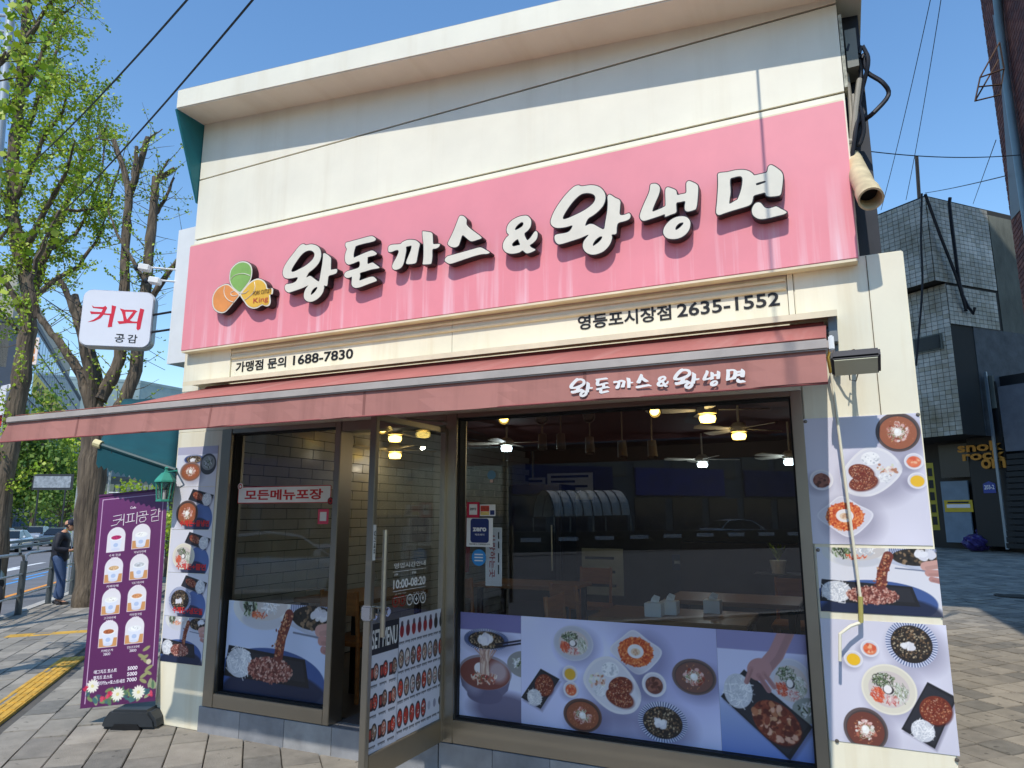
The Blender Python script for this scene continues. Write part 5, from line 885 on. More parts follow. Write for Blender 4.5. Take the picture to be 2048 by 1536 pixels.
# ================================================================ trees
bark = M('bark', (128, 114, 96), .95, var=.5, vs=3.2, bump=1., bs=4.5, stretch=(3, 3, .35), c2=(60, 51, 43)); [n for n in bark.node_tree.nodes if n.type == 'BUMP'][0].inputs['Distance'].default_value = .08; twigm = M('twig', (96, 84, 62), .9, var=.2)
LEAF = [M('leaf_%d' % k, c, .5, var=.2, vs=1.5) for k, c in enumerate(((168, 190, 52), (136, 170, 44), (190, 204, 84)))]
DLEAF = [M('far_leaf_%d' % k, c, .6, var=.2, vs=.8) for k, c in enumerate(((92, 124, 48), (70, 104, 42), (120, 144, 56)))]
for mm in LEAF+DLEAF:
    b_ = mm.node_tree.nodes['Principled BSDF']; tr = mm.node_tree.nodes.new('ShaderNodeBsdfTranslucent'); mx = mm.node_tree.nodes.new('ShaderNodeMixShader'); mx.inputs[0].default_value = .3
    mm.node_tree.links.new(b_.inputs['Base Color'].links[0].from_socket, tr.inputs[0]); out = mm.node_tree.nodes['Material Output']; mm.node_tree.links.new(b_.outputs[0], mx.inputs[1]); mm.node_tree.links.new(tr.outputs[0], mx.inputs[2]); mm.node_tree.links.new(mx.outputs[0], out.inputs[0])
def wander(pts, k=4, amp=.04):
    pts = [np.asarray(p, float) for p in pts]; out = [pts[0]]
    for a, b in zip(pts[:-1], pts[1:]):
        l = np.linalg.norm(b-a)
        for j in range(1, k+1): out.append(a+(b-a)*j/k+(RNG.normal(size=3)*amp*l*.35 if j < k else 0))
    return out
class Leaves:
    def __init__(s): s.v = []; s.f = []; s.m = []
    def leaf(s, p, size, mi):
        d = RNG.normal(size=3); d /= np.linalg.norm(d); e = np.cross(d, RNG.normal(size=3)); e /= np.linalg.norm(e)+1e-9; k = len(s.v)
        s.v += [p, p+d*size*.6+e*size*.5, p+d*size, p+d*size*.6-e*size*.5]; s.f.append((k, k+1, k+2, k+3)); s.m.append(mi)
    def tuft(s, p, n, size, spread):
        mi0 = int(RNG.choice(3, p=(.45, .33, .22)))
        for i in range(n): s.leaf(p+RNG.normal(size=3)*spread, size*RNG.uniform(.7, 1.25), mi0 if RNG.uniform() < .7 else int(RNG.integers(3)))
def tree(name, label, base, limbs, leafmats, leaf=.07, dens=1., twl=(.5, 1.1), tuftn=5, group=None, twig_r=.006, leafless=0., spread=.05):
    """limbs: list of (points, r0, r1, twigs per metre)"""
    t = thing(name, label, 'tree', base, group); tr = MB(); tw = MB(); lv = Leaves()
    for pts, r0, r1, tpm in limbs:
        w_ = wander(pts); tpm *= 1.45 if leafless > .3 else 1; rs = np.linspace(r0, r1, len(w_))*(1 if r0 > .24 else .85); rs = [r*(1+.05*RNG.normal()) if 0 < i < len(w_)-1 else r for i, r in enumerate(rs)]; tr.tube(w_, rs, 10 if r0 > .08 else 6, 0)
        L_ = sum(np.linalg.norm(w_[i+1]-w_[i]) for i in range(len(w_)-1))
        for k in range(int(L_*tpm)):
            u = RNG.uniform(0.04, 1)*(len(w_)-1); i = min(int(u), len(w_)-2); p = w_[i]+(w_[i+1]-w_[i])*(u-i); ax = w_[i+1]-w_[i]; ax /= np.linalg.norm(ax)
            d = RNG.normal(size=3); d -= ax*(d@ax)*.6; d /= np.linalg.norm(d); d = d+ax*.35+np.array([0, 0, .25]); d /= np.linalg.norm(d); l = RNG.uniform(*twl); e = p+d*l+np.array([0, 0, RNG.uniform(-.12, .2)*l]); mid = p+d*l*.5+RNG.normal(size=3)*.05*l
            tw.tube([p, mid, e], [twig_r*1.6, twig_r, twig_r*.5], 4, 0, False)
            if RNG.uniform() < leafless: continue
            n = max(2, int(l/.085*dens))
            for q in range(n):
                f = (q+RNG.uniform())/n; pp = (p*(1-f)+mid*f)*(1-f)+(mid*(1-f)+e*f)*f; lv.tuft(pp, tuftn, leaf, spread)
    tr.build('trunk', bark, t, smooth=True); tag(tw.build('twigs', twigm, t, fix=False), kind='stuff')
    m = MB(); m.v = [tuple(p) for p in lv.v]; m.f = lv.f; m.m = lv.m; tag(m.build('crown', leafmats, t, fix=False), kind='stuff'); return t
def px(path, d, dd=0.): return [ATH(x, y, d+dd*i) for i, (x, y) in enumerate(path)]
b2 = G(177, 1212); D2 = float(b2@FH)
tree('pollarded_ginkgo_tree', 'thick pollarded street tree with cut stubs and thin new leaves behind the coffee sign', b2, [
    ([b2-[0, 0, .1], b2+[0, 0, .2], ATH(179, 1090, D2), ATH(184, 960, D2), ATH(187, 880, D2), ATH(187, 820, D2)], .31, .23, 0), (px([(186, 825), (175, 790), (160, 745), (130, 700), (95, 655), (75, 630)], D2), .15, .07, 2), (px([(186, 830), (185, 770), (172, 720), (160, 660), (140, 600), (120, 560)], D2, -.1), .13, .06, 3), (px([(75, 635), (60, 560), (90, 480), (120, 420)], D2, -.1), .08, .04, 4),
    (px([(190, 835), (200, 790), (192, 740), (178, 690), (165, 640), (150, 590)], D2, .1), .15, .08, 2), (px([(200, 800), (222, 760), (240, 715), (248, 650), (250, 560), (252, 470), (258, 390)], D2, .1), .16, .1, 5), (px([(258, 390), (245, 330), (228, 280)], D2+.6), .1, .06, 5), (px([(258, 392), (280, 330), (296, 275)], D2+.7), .1, .07, 5), (px([(296, 278), (325, 258)], D2+.7), .03, .012, 4), (px([(228, 282), (190, 277)], D2+.6), .025, .01, 4), (px([(264, 370), (272, 320), (273, 293)], D2+.5), .07, .05, 4),
    (px([(215, 850), (250, 800), (272, 740), (280, 660), (294, 560), (300, 480), (308, 400), (312, 355)], D2, .1), .17, .1, 5), (px([(312, 362), (330, 350), (350, 337)], D2+.9), .08, .06, 5), (px([(311, 360), (325, 340), (338, 318)], D2+.9), .035, .025, 4), (px([(308, 430), (330, 400), (348, 355)], D2+.9), .06, .03, 5), (px([(285, 620), (310, 585), (340, 540), (372, 500)], D2+.4), .1, .05, 5), (px([(290, 560), (265, 520), (235, 470), (215, 420)], D2+.2), .06, .02, 6)],
    LEAF, .055, .8, (.35, 1.), 3, None, .006, .4, .035)
# tall leafy tree at the left edge: trunk and limbs followed upwards
D1 = 17.; b1 = np.array([*ATH(-16, 1200, D1)[:2], 0]); b1[2] = gz(b1[0], b1[1])
T = [(-16, 1200), (2, 1000), (18, 900), (40, 780), (52, 680), (60, 600), (45, 520), (22, 420), (28, 300), (38, 200), (48, 90), (58, -40), (66, -200)]
lim = [([b1-[0, 0, .1]]+px(T[1:], D1), .25, .09, 6)]
for path, r0 in (([(60, 600), (95, 500), (130, 420), (160, 330), (175, 260), (190, 180)], .14), ([(45, 520), (90, 420), (130, 350), (150, 280)], .11), ([(22, 420), (60, 340), (90, 270), (125, 225), (140, 170)], .1), ([(28, 300), (70, 220), (100, 150), (120, 80), (140, 40)], .1), ([(38, 200), (80, 120), (110, 40), (150, 10)], .09), ([(48, 90), (90, 20), (130, -20), (170, 15)], .08), ([(40, 250), (5, 180), (-30, 120)], .08), ([(22, 420), (-20, 350), (-50, 260)], .09), ([(52, 640), (10, 560), (-20, 500), (-60, 470)], .09), ([(60, 600), (110, 560), (160, 530), (200, 470), (215, 420)], .09), ([(95, 500), (150, 470), (190, 400), (205, 330), (210, 260)], .07), ([(52, 680), (15, 640), (-15, 600)], .06), ([(100, 150), (140, 150), (175, 190)], .04), ([(58, -40), (20, -90), (-10, -150)], .06), ([(130, 420), (180, 420), (220, 400), (240, 330)], .05), ([(28, 300), (-10, 330), (-40, 390)], .06), ([(90, 270), (120, 300), (180, 300), (215, 250)], .05)):
    lim.append((px(path, D1, RNG.normal()*.35), r0, .02, 7.))
tree('leafy_ginkgo_tree', 'tall street tree at the left edge covered in fresh yellow green leaves', b1, lim, LEAF, .08, 1.05, (.5, 1.3), 5, None, .007, .08, .07)
# trees and hedge on the far side of the road
def far_tree(name, label, base, h, rx, n, mats=DLEAF, leaf=.28, z0=.25, group='trees across the road'):
    t = thing(name, label, 'tree', base, group); base = np.asarray(base, float); m = MB(); m.tube(wander([base, base+[0, 0, h*.45], base+[.1, .1, h*.9]]), [h*.022]*5+[h*.014]*4, 7)
    lv = Leaves(); cl = [(RNG.normal(size=3)*[rx*.45, rx*.45, h*.2]+[0, 0, h*(z0+1)/2]) for k in range(26)]
    for c_ in cl: m.tube([base+[0, 0, h*.3], base+c_*.6+[0, 0, h*.12], base+c_], [h*.007, h*.005, h*.002], 4)
    for k in range(n): c_ = cl[RNG.integers(len(cl))]; lv.leaf(base+c_+RNG.normal(size=3)*[rx*.2, rx*.2, h*.075], leaf*RNG.uniform(.6, 1.3), int(RNG.integers(3)))
    m.build('trunk', bark, t, smooth=True); q = MB(); q.v = [tuple(p) for p in lv.v]; q.f = lv.f; q.m = lv.m; q.build('crown', mats, t, fix=False); return t
def gat(x, d): p = AT(x, 1027, d); return np.array([p[0], p[1], gz(p[0], p[1])])
far_tree('roadside_tree', 'dense green tree across the road at the left edge', gat(20, 92), 15.2, 5.6, 5200, DLEAF, .5); far_tree('roadside_tree', 'dense green tree across the road left of the grey billboard', gat(66, 90), 12.8, 4.1, 4200, DLEAF, .5); far_tree('roadside_tree', 'small bright yellow green tree above the grey billboard', gat(122, 108), 13., 3.2, 3200, LEAF, .5)
far_tree('roadside_tree', 'low pale tree below the billboard by the parked cars', gat(130, 84), 6.4, 2.9, 1400, DLEAF, .36); far_tree('roadside_tree', 'green tree just right of the thick trunk under the teal awning', gat(226, 20), 2.5, .9, 2600, LEAF, .1); far_tree('roadside_tree', 'green shrub tree behind the top of the purple banner', gat(285, 19), 2.3, 1., 2600, LEAF, .1); far_tree('roadside_tree', 'green tree low at the far left behind the taxi', gat(-30, 105), 15.5, 6, 3800, DLEAF, .5)
tb3 = RD(8.2, 3.6); lim = [([tb3-[0, 0, .1], tb3+[0, 0, 2.4], tb3+[.1, .1, 4.5], tb3+[0, .1, 7.]], .2, .06, 3)]
for k in range(13): a_ = k*2.4; z_ = 2.4+k*.33; lim.append(([tb3+[0, 0, z_], tb3+[.7*math.cos(a_), .7*math.sin(a_), z_+.6], tb3+[1.*math.cos(a_), 1.*math.sin(a_), z_+1.3]], .06, .015, 7))
tree('kerbside_ginkgo_tree', 'street tree outside the left of the picture whose leaves dapple the pavement', tb3, lim, LEAF, .09, .8, (.3, .6), 5, None, .007, 0., .07)
far_tree('roadside_tree', 'small treetop showing above the awning left of the shop', gat(345, 22), 5.4, .7, 500, LEAF, .11)
# ================================================================ street furniture
galv = M('galvanised', (170, 174, 176), .4, .7, var=.15, vs=8); postm = M('railing_post', (92, 98, 100), .45, .5, var=.15)
b_ = G(32, 1230); s1 = b_@U; rl = thing('pedestrian_railing', 'grey steel pedestrian railing along the kerb by the man', 'railing', RD(s1, 3.95))
for k in range(-1, 4):
    p = RD(s1+k*2., 3.95); MB().tube([p, p+[0, 0, .95]], .055, 12).build('post', postm, rl, smooth=True)
    if k < 3:
        q = RD(s1+(k+1)*2., 3.95); MB().tube([p+[0, 0, .93], p+U*.08+[0, 0, 1.04], p+U*.25+[0, 0, 1.08], q-U*.25+[0, 0, 1.08], q-U*.08+[0, 0, 1.04], q+[0, 0, .93]], .026, 8).build('top_rail', galv, rl, smooth=True)
        for z in (.72, .34): MB().tube([p+[0, 0, z], q+[0, 0, z]], .018, 8).build('rail', galv, rl, smooth=True)
gr_ = thing('guard_rail', 'long steel guard rail along the middle of the road', 'guard rail', RD(50, 14)); gd = M('guard_rail_steel', (122, 128, 122), .5, .5, var=.2)
for z in (.72, .38):
    MB().add([RD(s, 14, z+dz)+N*dn for s in range(14, 90, 4) for dz, dn in ((.1, 0), (.05, -.06), (0, 0), (-.05, -.06), (-.1, 0))], [(i*5+j, i*5+j+1, i*5+j+6, i*5+j+5) for i in range(18) for j in range(4)]).build('beam', gd, gr_, fix=False)
for s in range(14, 88, 4): p = RD(s, 14.06, -.11); MB().tube([p, p+[0, 0, .95]], .06, 8).build('post', gd, gr_)
lp = thing('street_lamp_post', 'pale grey lamp post at the top left edge of the picture', 'lamp post', gat(-40, 11.)); lm = M('lamp_post_grey', (176, 182, 186), .4, .3, var=.1); q0 = gat(-36, 11.)
q0 = np.array([*ATH(-80, 1300, 11.)[:2], -.1]); MB().tube([q0, ATH(-14, 400, 11.), ATH(8, 180, 11.), ATH(22, 20, 11.)], [.11, .085, .075, .07], 14).build('pole', lm, lp, smooth=True)
for y in (32, 64): MB().tube([ATH(20-(y-20)*.1, y, 11.), ATH(-60, y-6, 11.3)], .03, 8).build('arm', lm, lp)
MB().tube([ATH(22, 22, 11.), ATH(40, -60, 11.), ATH(20, -160, 11.)], .04, 8).build('gooseneck', lm, lp)
# cars
def car_proto(col, name):
    """a saloon about 4.6 m long, nose towards +x, built from cross sections"""
    t = thing(name, 'car', 'car', (0, 0, 0)); paint = M('paint_%d_%d_%d' % col, col, .25, .1, var=.02, coat=.7); gl_ = M('car_glass', (30, 36, 42), .06, var=0); tyre = M('tyre', (26, 26, 28), .8); rim = M('rim', (150, 152, 156), .3, .8); lampw = M('headlight', (220, 224, 230), .1); lampr = M('taillight', (150, 20, 24), .2)
    st = [(-2.3, .5, .75, .7), (-2.22, .32, .95, .8), (-1.8, .24, .98, .88), (-1.0, .22, .96, .9), (0, .22, .93, .9), (.9, .22, .92, .9), (1.6, .24, .84, .87), (2.1, .3, .74, .8), (2.3, .42, .6, .66)]; m = MB(); V = []
    for x, z0, z1, hw in st: V += [(x, -hw*.92, z0), (x, -hw, z0+(z1-z0)*.35), (x, -hw*.97, z0+(z1-z0)*.75), (x, -hw*.8, z1), (x, hw*.8, z1), (x, hw*.97, z0+(z1-z0)*.75), (x, hw, z0+(z1-z0)*.35), (x, hw*.92, z0)]
    m.add(V, [(i*8+j, i*8+(j+1) % 8, (i+1)*8+(j+1) % 8, (i+1)*8+j) for i in range(len(st)-1) for j in range(8)]+[tuple(range(7, -1, -1)), tuple(range(64, 72))]); m.build('body', paint, t, smooth=True)
    rf = [(-1.75, .97, .0), (-1.1, 1.38, 1), (-.2, 1.46, 1), (.5, 1.38, 1), (1.2, .92, 0)]; m = MB(); V = []
    for x, z, k in rf: V += [(x, -(.56 if k else .76), z), (x, .56 if k else .76, z)]
    for x, z, k in rf: V += [(x, -.79, .9), (x, .79, .9)]
    m.add(V, [(2, 3, 5, 4), (4, 5, 7, 6)]); m.build('roof', paint, t, smooth=True, fix=False)
    MB().add([(-1.75, -.74, .96), (-1.75, .74, .96), (-1.1, .555, 1.375), (-1.1, -.555, 1.375)], [(0, 1, 2, 3)]).build('rear_window', gl_, t, fix=False); MB().add([(1.2, -.74, .915), (1.2, .74, .915), (.5, .555, 1.375), (.5, -.555, 1.375)], [(0, 1, 2, 3)]).build('windscreen', gl_, t, fix=False)
    for s in (-1, 1):
        for a in ([(-1.7, .95), (-1.08, 1.35), (-.25, 1.43), (-.25, .93)], [(-.18, .93), (-.18, 1.43), (.47, 1.35), (1.13, .92)]): MB().add([(x, s*(.78-(z-.93)*.46), z) for x, z in a], [(0, 1, 2, 3)]).build('side_window', gl_, t, fix=False)
        MB().add([(x, s*(.775-(z-.93)*.46), z) for x, z in ((-1.75, .96), (-1.1, 1.385), (-.2, 1.465), (.5, 1.385), (1.2, .915), (1.13, .92), (.47, 1.35), (-.25, 1.43), (-1.08, 1.35), (-1.7, .95))], [tuple(range(10))]).build('pillar', paint, t, fix=False)
        MB().box(.75, s*.88, .93, .92, s*1.02, 1.06).build('mirror', paint, t, bevel=.02); MB().box(2.1, s*.45, .56, 2.26, s*.76, .68).build('headlight', lampw, t, bevel=.02); MB().box(-2.31, s*.42, .68, -2.2, s*.78, .82).build('taillight', lampr, t, bevel=.02)
        for x in (-1.4, 1.4):
            w0 = MB().lathe([(.2, -.1), (.31, -.1), (.33, -.06), (.33, .06), (.31, .1), (.2, .1)], (x, s*.78, .33), 20, 0, (0, s, 0)).build('wheel', tyre, t, smooth=True); MB().lathe([(.0, .07), (.06, .08), (.19, .06), (.2, .1)], (x, s*.78, .33), 20, 0, (0, s, 0)).build('rim', rim, w0, smooth=True)
    return t
def put_car(proto, p, ang, label, first=False, group='cars on the road'):
    t = proto if first else copy_tree(proto); t.location = p; t.rotation_euler.z = ang; t['label'] = label; t['group'] = group; return t
ua = math.atan2(U[1], U[0])
pw_ = car_proto((224, 226, 230), 'white_car'); pd = car_proto((60, 66, 74), 'dark_car'); ps = car_proto((150, 154, 160), 'silver_car')
def carat(proto, x, d, ang, label, first=False): p = gat(x, d); p[2] -= .11; return put_car(proto, p, ang, label, first)
c1 = carat(pw_, 30, 49, ua+math.pi+.0, 'white taxi passing on the road at the left', True); MB().box(-.25, -.3, 1.48, .05, .3, 1.6).build('roof_sign', M('taxi_sign', (226, 214, 120), .4), c1, bevel=.03)
carat(pd, 120, 58, ua+math.pi, 'dark car behind the man on the road', True); carat(ps, 6, 56, ua+math.pi, 'grey car beyond the white taxi', True); carat(pd, 150, 66, ua, 'dark parked car farther along beside the thick trunk'); carat(ps, 78, 64, ua+math.pi, 'silver car between the taxi and the dark car')
p = G(-14, 1240); bk = thing('parked_scooter', 'black scooter cut off at the left edge of the picture', 'scooter', p); bm = M('scooter_black', (18, 18, 20), .3)
MB().lathe([(.16, -.06), (.27, -.06), (.29, 0), (.27, .06), (.16, .06)], p+[.02, .0, .29], 20, 0, (.4, .9, 0)).build('wheel', M('tyre', (26, 26, 28)), bk, smooth=True); MB().lathe([(.16, -.06), (.27, -.06), (.29, 0), (.27, .06), (.16, .06)], p+[-1.1, .5, .29], 20, 0, (.4, .9, 0)).build('wheel', M('tyre', (26, 26, 28)), bk, smooth=True); MB().tube([p+[.0, 0, .6], p+[-.3, .14, .55], p+[-.7, .3, .6], p+[-1.1, .5, .75]], [.1, .14, .2, .12], 10).build('body', bm, bk, smooth=True); MB().tube([p+[.02, 0, .3], p+[-.05, .02, .6], p+[-.2, .09, 1.05]], .035, 8).build('fork', bm, bk, smooth=True); MB().tube([p+[-.1, -.2, 1.1], p+[-.2, .09, 1.05], p+[-.0, .34, 1.1]], .02, 8).build('handlebar', bm, bk)
# ================================================================ the man with a phone
pp = G(110, 1209); ht = 1.68; man = thing('person', 'man in dark jacket, jeans and cap looking down at his phone by the tree', 'person', pp)
fx = rgt.copy(); fx = fx*math.cos(.25)+np.array([-fx[1], fx[0], 0])*math.sin(.25); lx = np.array([-fx[1], fx[0], 0])     # facing, his left
def W(f_, l_, z): return pp+fx*f_+lx*l_+np.array([0, 0, z])
def skin(name, verts, edges, radii, mat, parent, sub=2, root=0):
    me = bpy.data.meshes.new(name); o0 = rootloc(parent); me.from_pydata([tuple(np.asarray(v)-o0) for v in verts], edges, []); o = bpy.data.objects.new(name, me); COL.objects.link(o); o.parent = parent
    o.modifiers.new('skin', 'SKIN'); 
    for i, r in enumerate(radii): sv = me.skin_vertices[0].data[i]; sv.radius = r if hasattr(r, '__len__') else (r, r); sv.use_root = (i == root)
    sd = o.modifiers.new('sub', 'SUBSURF'); sd.levels = sd.render_levels = sub; me.materials.append(mat)
    dg = bpy.context.evaluated_depsgraph_get(); ev = bpy.data.meshes.new_from_object(o.evaluated_get(dg)); o.modifiers.clear(); o.data = ev; ev.materials.clear(); ev.materials.append(mat); ev.polygons.foreach_set('use_smooth', [True]*len(ev.polygons)); return o
skn = M('skin', (196, 146, 116), .5, var=.06); jack = M('jacket_navy', (34, 36, 46), .6, var=.25, vs=8, bump=.4, bs=12); jean = M('jeans', (62, 82, 116), .8, var=.2, vs=10, bump=.3, bs=30); shoe = M('shoe', (52, 50, 52), .6); capm = M('cap_navy', (34, 36, 52), .7)
# body: one continuous figure, then clothes over it
vs_ = [W(0, 0, .92), W(-.01, 0, 1.12), W(-.01, 0, 1.3), W(.01, 0, 1.42), W(.06, 0, 1.5), W(.0, .1, .86), W(.03, .11, .48), W(-.02, .11, .09), W(.0, -.1, .86), W(.1, -.1, .48), W(.1, -.1, .09), W(0, .19, 1.38), W(-.03, .24, 1.12), W(.22, .16, 1.08), W(0, -.19, 1.38), W(-.03, -.24, 1.12), W(.22, -.16, 1.08), W(.12, .11, .04), W(.24, -.1, .04), W(.3, .1, 1.1), W(.3, -.1, 1.1)]
ed = [(0, 1), (1, 2), (2, 3), (3, 4), (0, 5), (5, 6), (6, 7), (7, 17), (0, 8), (8, 9), (9, 10), (10, 18), (3, 11), (11, 12), (12, 13), (13, 19), (3, 14), (14, 15), (15, 16), (16, 20)]
skin('body', vs_, ed, [(.12, .09), (.12, .085), (.12, .09), (.07, .06), .05, .07, .045, .03, .07, .045, .03, .045, .035, .03, .045, .035, .03, .02, .02, .022, .022], skn, man)
skin('jeans', [vs_[i] for i in (0, 5, 6, 7, 8, 9, 10)]+[W(-.01, 0, 1.04)], [(0, 1), (1, 2), (2, 3), (0, 4), (4, 5), (5, 6), (0, 7)], [(.175, .135), .105, .085, .082, .105, .085, .082, (.17, .13)], jean, man)
jv = [W(-.01, 0, .8), W(-.01, 0, 1.02), W(-.02, 0, 1.22), W(-.01, 0, 1.36), W(.02, 0, 1.45), vs_[11], vs_[12], W(.2, .165, 1.085), vs_[14], vs_[15], W(.2, -.165, 1.085)]
skin('jacket', jv, [(0, 1), (1, 2), (2, 3), (3, 4), (3, 5), (5, 6), (6, 7), (3, 8), (8, 9), (9, 10)], [(.2, .16), (.2, .155), (.2, .155), (.17, .125), .08, .085, .07, .05, .085, .07, .05], jack, man)
for s in (.11, -.1):
    f0 = -.04 if s > 0 else .08; MB().lathe([(.0, 0), (.05, 0), (.055, .03), (.045, .07), (.0, .09)], W(f0, s, .0), 12).obox(W(f0+.09, s, .032), fx*.11, lx*.042, (0, 0, .03)).build('shoe', shoe, man, bevel=.02, smooth=True)
hc = W(.11, 0, 1.585); m = MB(); prof = [(.0, -.125), (.035, -.118), (.06, -.085), (.074, -.04), (.08, .01), (.08, .05), (.066, .09), (.035, .112), (.0, .118)]; ax = np.array([0, 0, 1.])*.9-fx*-.0; axis = np.array([0, 0, 1.])*math.cos(.45)+(-fx)*math.sin(.45)*-1*-1
m.lathe(prof, hc, 20, 0, np.array([0, 0, 1.])*.92+fx*.0-fx*.39); hd = m.build('head', skn, man, smooth=True)
fd = fx*.92-np.array([0, 0, 1.])*.39; ud = np.array([0, 0, 1.])*.92+fx*.39   # face looks down at the phone
ud2 = np.array([0, 0, 1.])*.92-fx*.39*-1
MB().add([hc+fd*.078+ud*.02, hc+fd*.07-ud*.03+lx*.016, hc+fd*.07-ud*.03-lx*.016, hc+fd*.105-ud*.03], [(0, 1, 3), (0, 3, 2), (1, 2, 3)]).build('nose', skn, hd); MB().obox(hc+fd*.07-ud*.062, fd*.008, lx*.022, ud*.005).build('mouth', M('lips', (160, 96, 84), .5), hd)
for s in (-1, 1):
    MB().lathe([(.0, -.01), (.013, -.008), (.016, 0), (.0, .006)], hc+fd*.073+lx*s*.03+ud*.012, 10, 0, fd).build('eye', M('eye_dark', (40, 30, 28), .3), hd); MB().lathe([(.0, -.008), (.024, -.006), (.028, 0), (.0, .006)], hc+lx*s*.078-ud*.0, 10, 0, lx*s).build('ear', skn, hd, smooth=True)
MB().lathe([(.083, .0), (.086, .03), (.075, .075), (.045, .1), (.0, .108)], hc+ud*.022-fd*.005, 20, 0, ud).build('cap', capm, man, smooth=True); MB().prism([(-.06, .05), (.06, .05), (.065, .11), (.03, .155), (-.03, .155), (-.065, .11)], hc+ud*.045, lx, fd, ud, -.006, .006).build('cap_peak', capm, man)
MB().lathe([(.081, -.045), (.084, .02)], hc+ud*.0-fd*.012, 16, 0, ud).build('hair', M('hair_black', (24, 22, 22), .6), hd)
ph = W(.42, -.01, 1.14); tag(MB().obox(ph, fx*.065+np.array([0, 0, .04]), lx*.035, np.cross(fx*.85+np.array([0, 0, .5]), lx)*.005).build('mobile_phone', M('phone_dark', (28, 28, 32), .15)), 'dark mobile phone held by the man in the cap', 'phone')
def hand(w0, tgt, s):
    hnd = MB(); d = tgt-w0; d /= np.linalg.norm(d); sd = lx*s; upn = np.cross(d, sd); hnd.obox(w0+d*.045, d*.045, sd*.02+upn*0, upn*.013); o = hnd.build('hand', skn, man, bevel=.008, smooth=True)
    for k in range(4): b0 = w0+d*.085+upn*(k-1.5)*.018*0-sd*(k-1.5)*.011; l = (.07, .078, .072, .056)[k]; MB().tube([b0, b0+d*l*.5+upn*.004, b0+d*l*.8-sd*.016, b0+d*l*.72-sd*.034], [.009, .0085, .008, .006], 6).build('finger', skn, o, smooth=True)
    b0 = w0+d*.03-sd*.02; MB().tube([b0, b0+d*.03-sd*.018+upn*.012, b0+d*.062-sd*.02+upn*.018], [.011, .01, .007], 6).build('thumb', skn, o, smooth=True)
hand(W(.3, .1, 1.1), ph+lx*.03, 1); hand(W(.3, -.1, 1.1), ph-lx*.03, -1)
MB().tube([W(.09, .1, 1.42), W(.15, .1, 1.2), W(.16, .06, 1.0), W(.14, .05, .9)], .012, 6).build('zip_strip', M('zip_white', (206, 206, 206), .5), man)
# ================================================================ buildings across the road
def facade(name, label, a, b, z0, z1, depth, wallc, win, cols, rows, fx_=.8, fz=.7, group='buildings across the road', banners=(), gl_c=(60, 90, 120), gap=0., recess=.15, rough=.6):
    """a block whose seen face runs from a to b (ground points), with real window openings as recessed panes"""
    a, b = np.asarray(a, float), np.asarray(b, float); a[2] = b[2] = 0; L_ = np.linalg.norm(b-a); ux = (b-a)/L_; un = np.array([ux[1], -ux[0], 0]); 
    if un@(-a) < 0: un = -un
    t = thing(name, label, 'building', (a+b)/2+[0, 0, z0], group); wm = M('wall_%d_%d_%d' % wallc, wallc, rough, var=.12, vs=.4); gm = M('pane_%d_%d_%d' % gl_c, gl_c, .08, .2, var=.2, vs=.25, spec=.8)
    c_ = (a+b)/2-un*depth/2; MB().obox(c_+[0, 0, (z0+z1)/2], ux*L_/2, un*depth/2, (0, 0, (z1-z0)/2)).build('wall', wm, t)
    MB().obox(c_+[0, 0, z1+.4], ux*(L_/2+.1), un*(depth/2+.1), (0, 0, .4)).build('parapet', wm, t)
    cw, rh = L_/cols, (z1-z0-1)/rows; mesh = None
    for r in range(rows):
        for k in range(cols):
            p = a+ux*(k+.5)*cw+[0, 0, z0+.5+(r+.5)*rh]+un*.03; key = None
            if not win: continue
            if mesh is None:
                o = MB().obox(p, ux*cw*fx_/2, un*.05, (0, 0, rh*fz/2)).build('window', gm, t); mesh = (o.data, p)
            else:
                o = bpy.data.objects.new('window', mesh[0]); COL.objects.link(o); o.parent = t; o.location = Vector(p-mesh[1])
    return t, ux, un
def vz(y, d): return AT(100, y, d)[2]
# beige tower with blue framed sign boxes
a, b = AT(-90, 720, 105), AT(58, 720, 113); t, ux, un = facade('beige_tower', 'pale stone tower with blue framed signs at the left edge', a, b, -1, vz(545, 103), 5, (206, 200, 184), False, 1, 1)
for k in range(13): z = 6+k*2.3; MB().obox((a+b)/2*[1, 1, 0]+[0, 0, z]+un*.02, ux*np.linalg.norm(b-a)/2, un*.02, (0, 0, .06)).build('joint', M('joint_grey', (140, 134, 122), .8), t)
for y0, y1 in ((668, 690), (695, 722), (727, 748)):
    p = AT(4, (y0+y1)/2, 108); MB().obox(p, ux*1.3, un*.15, (0, 0, .9)).build('sign_box', M('sign_blue', (50, 80, 130), .4), t); MB().obox(p+un*.2, ux*1.1, un*.03, (0, 0, .7)).build('sign_face', wsign, t)
# dark glass block that runs away from the camera, with a yellow banner
a, b = AT(62, 720, 106), AT(170, 720, 180); t, ux, un = facade('blue_glass_block', 'blue glass office block with a long yellow banner', a, b, -1, vz(660, 106)+1, 20, (64, 74, 88), True, 26, 11, .88, .86, gl_c=(70, 104, 146))
L_ = np.linalg.norm((b-a)[:2]); za, zb = vz(772, 106), vz(748, 106); c_ = (a+b)/2*[1, 1, 0]
bnr = MB().obox(c_+[0, 0, (za+zb)/2]+un*.2, ux*L_/2*.98, un*.03, (0, 0, 1.65)).build('yellow_banner', M('banner_yellow', (214, 196, 60), .6), t); ud_ = ux if np.cross(ux, (0, 0, 1))@un > 0 else -ux
for w3, dx_, wd_ in (('여름', 11, 9), ('신상', 24, 9), ('마련', 37, 9)): m = MB(); text(m, w3, a*[1, 1, 0]+ux*dx_+[0, 0, (za+zb)/2]+un*.26, ud_, (0, 0, 1), wd_, 2.1, .02, .02); m.build('lettering', M('banner_ink', (50, 50, 56), .6), bnr)
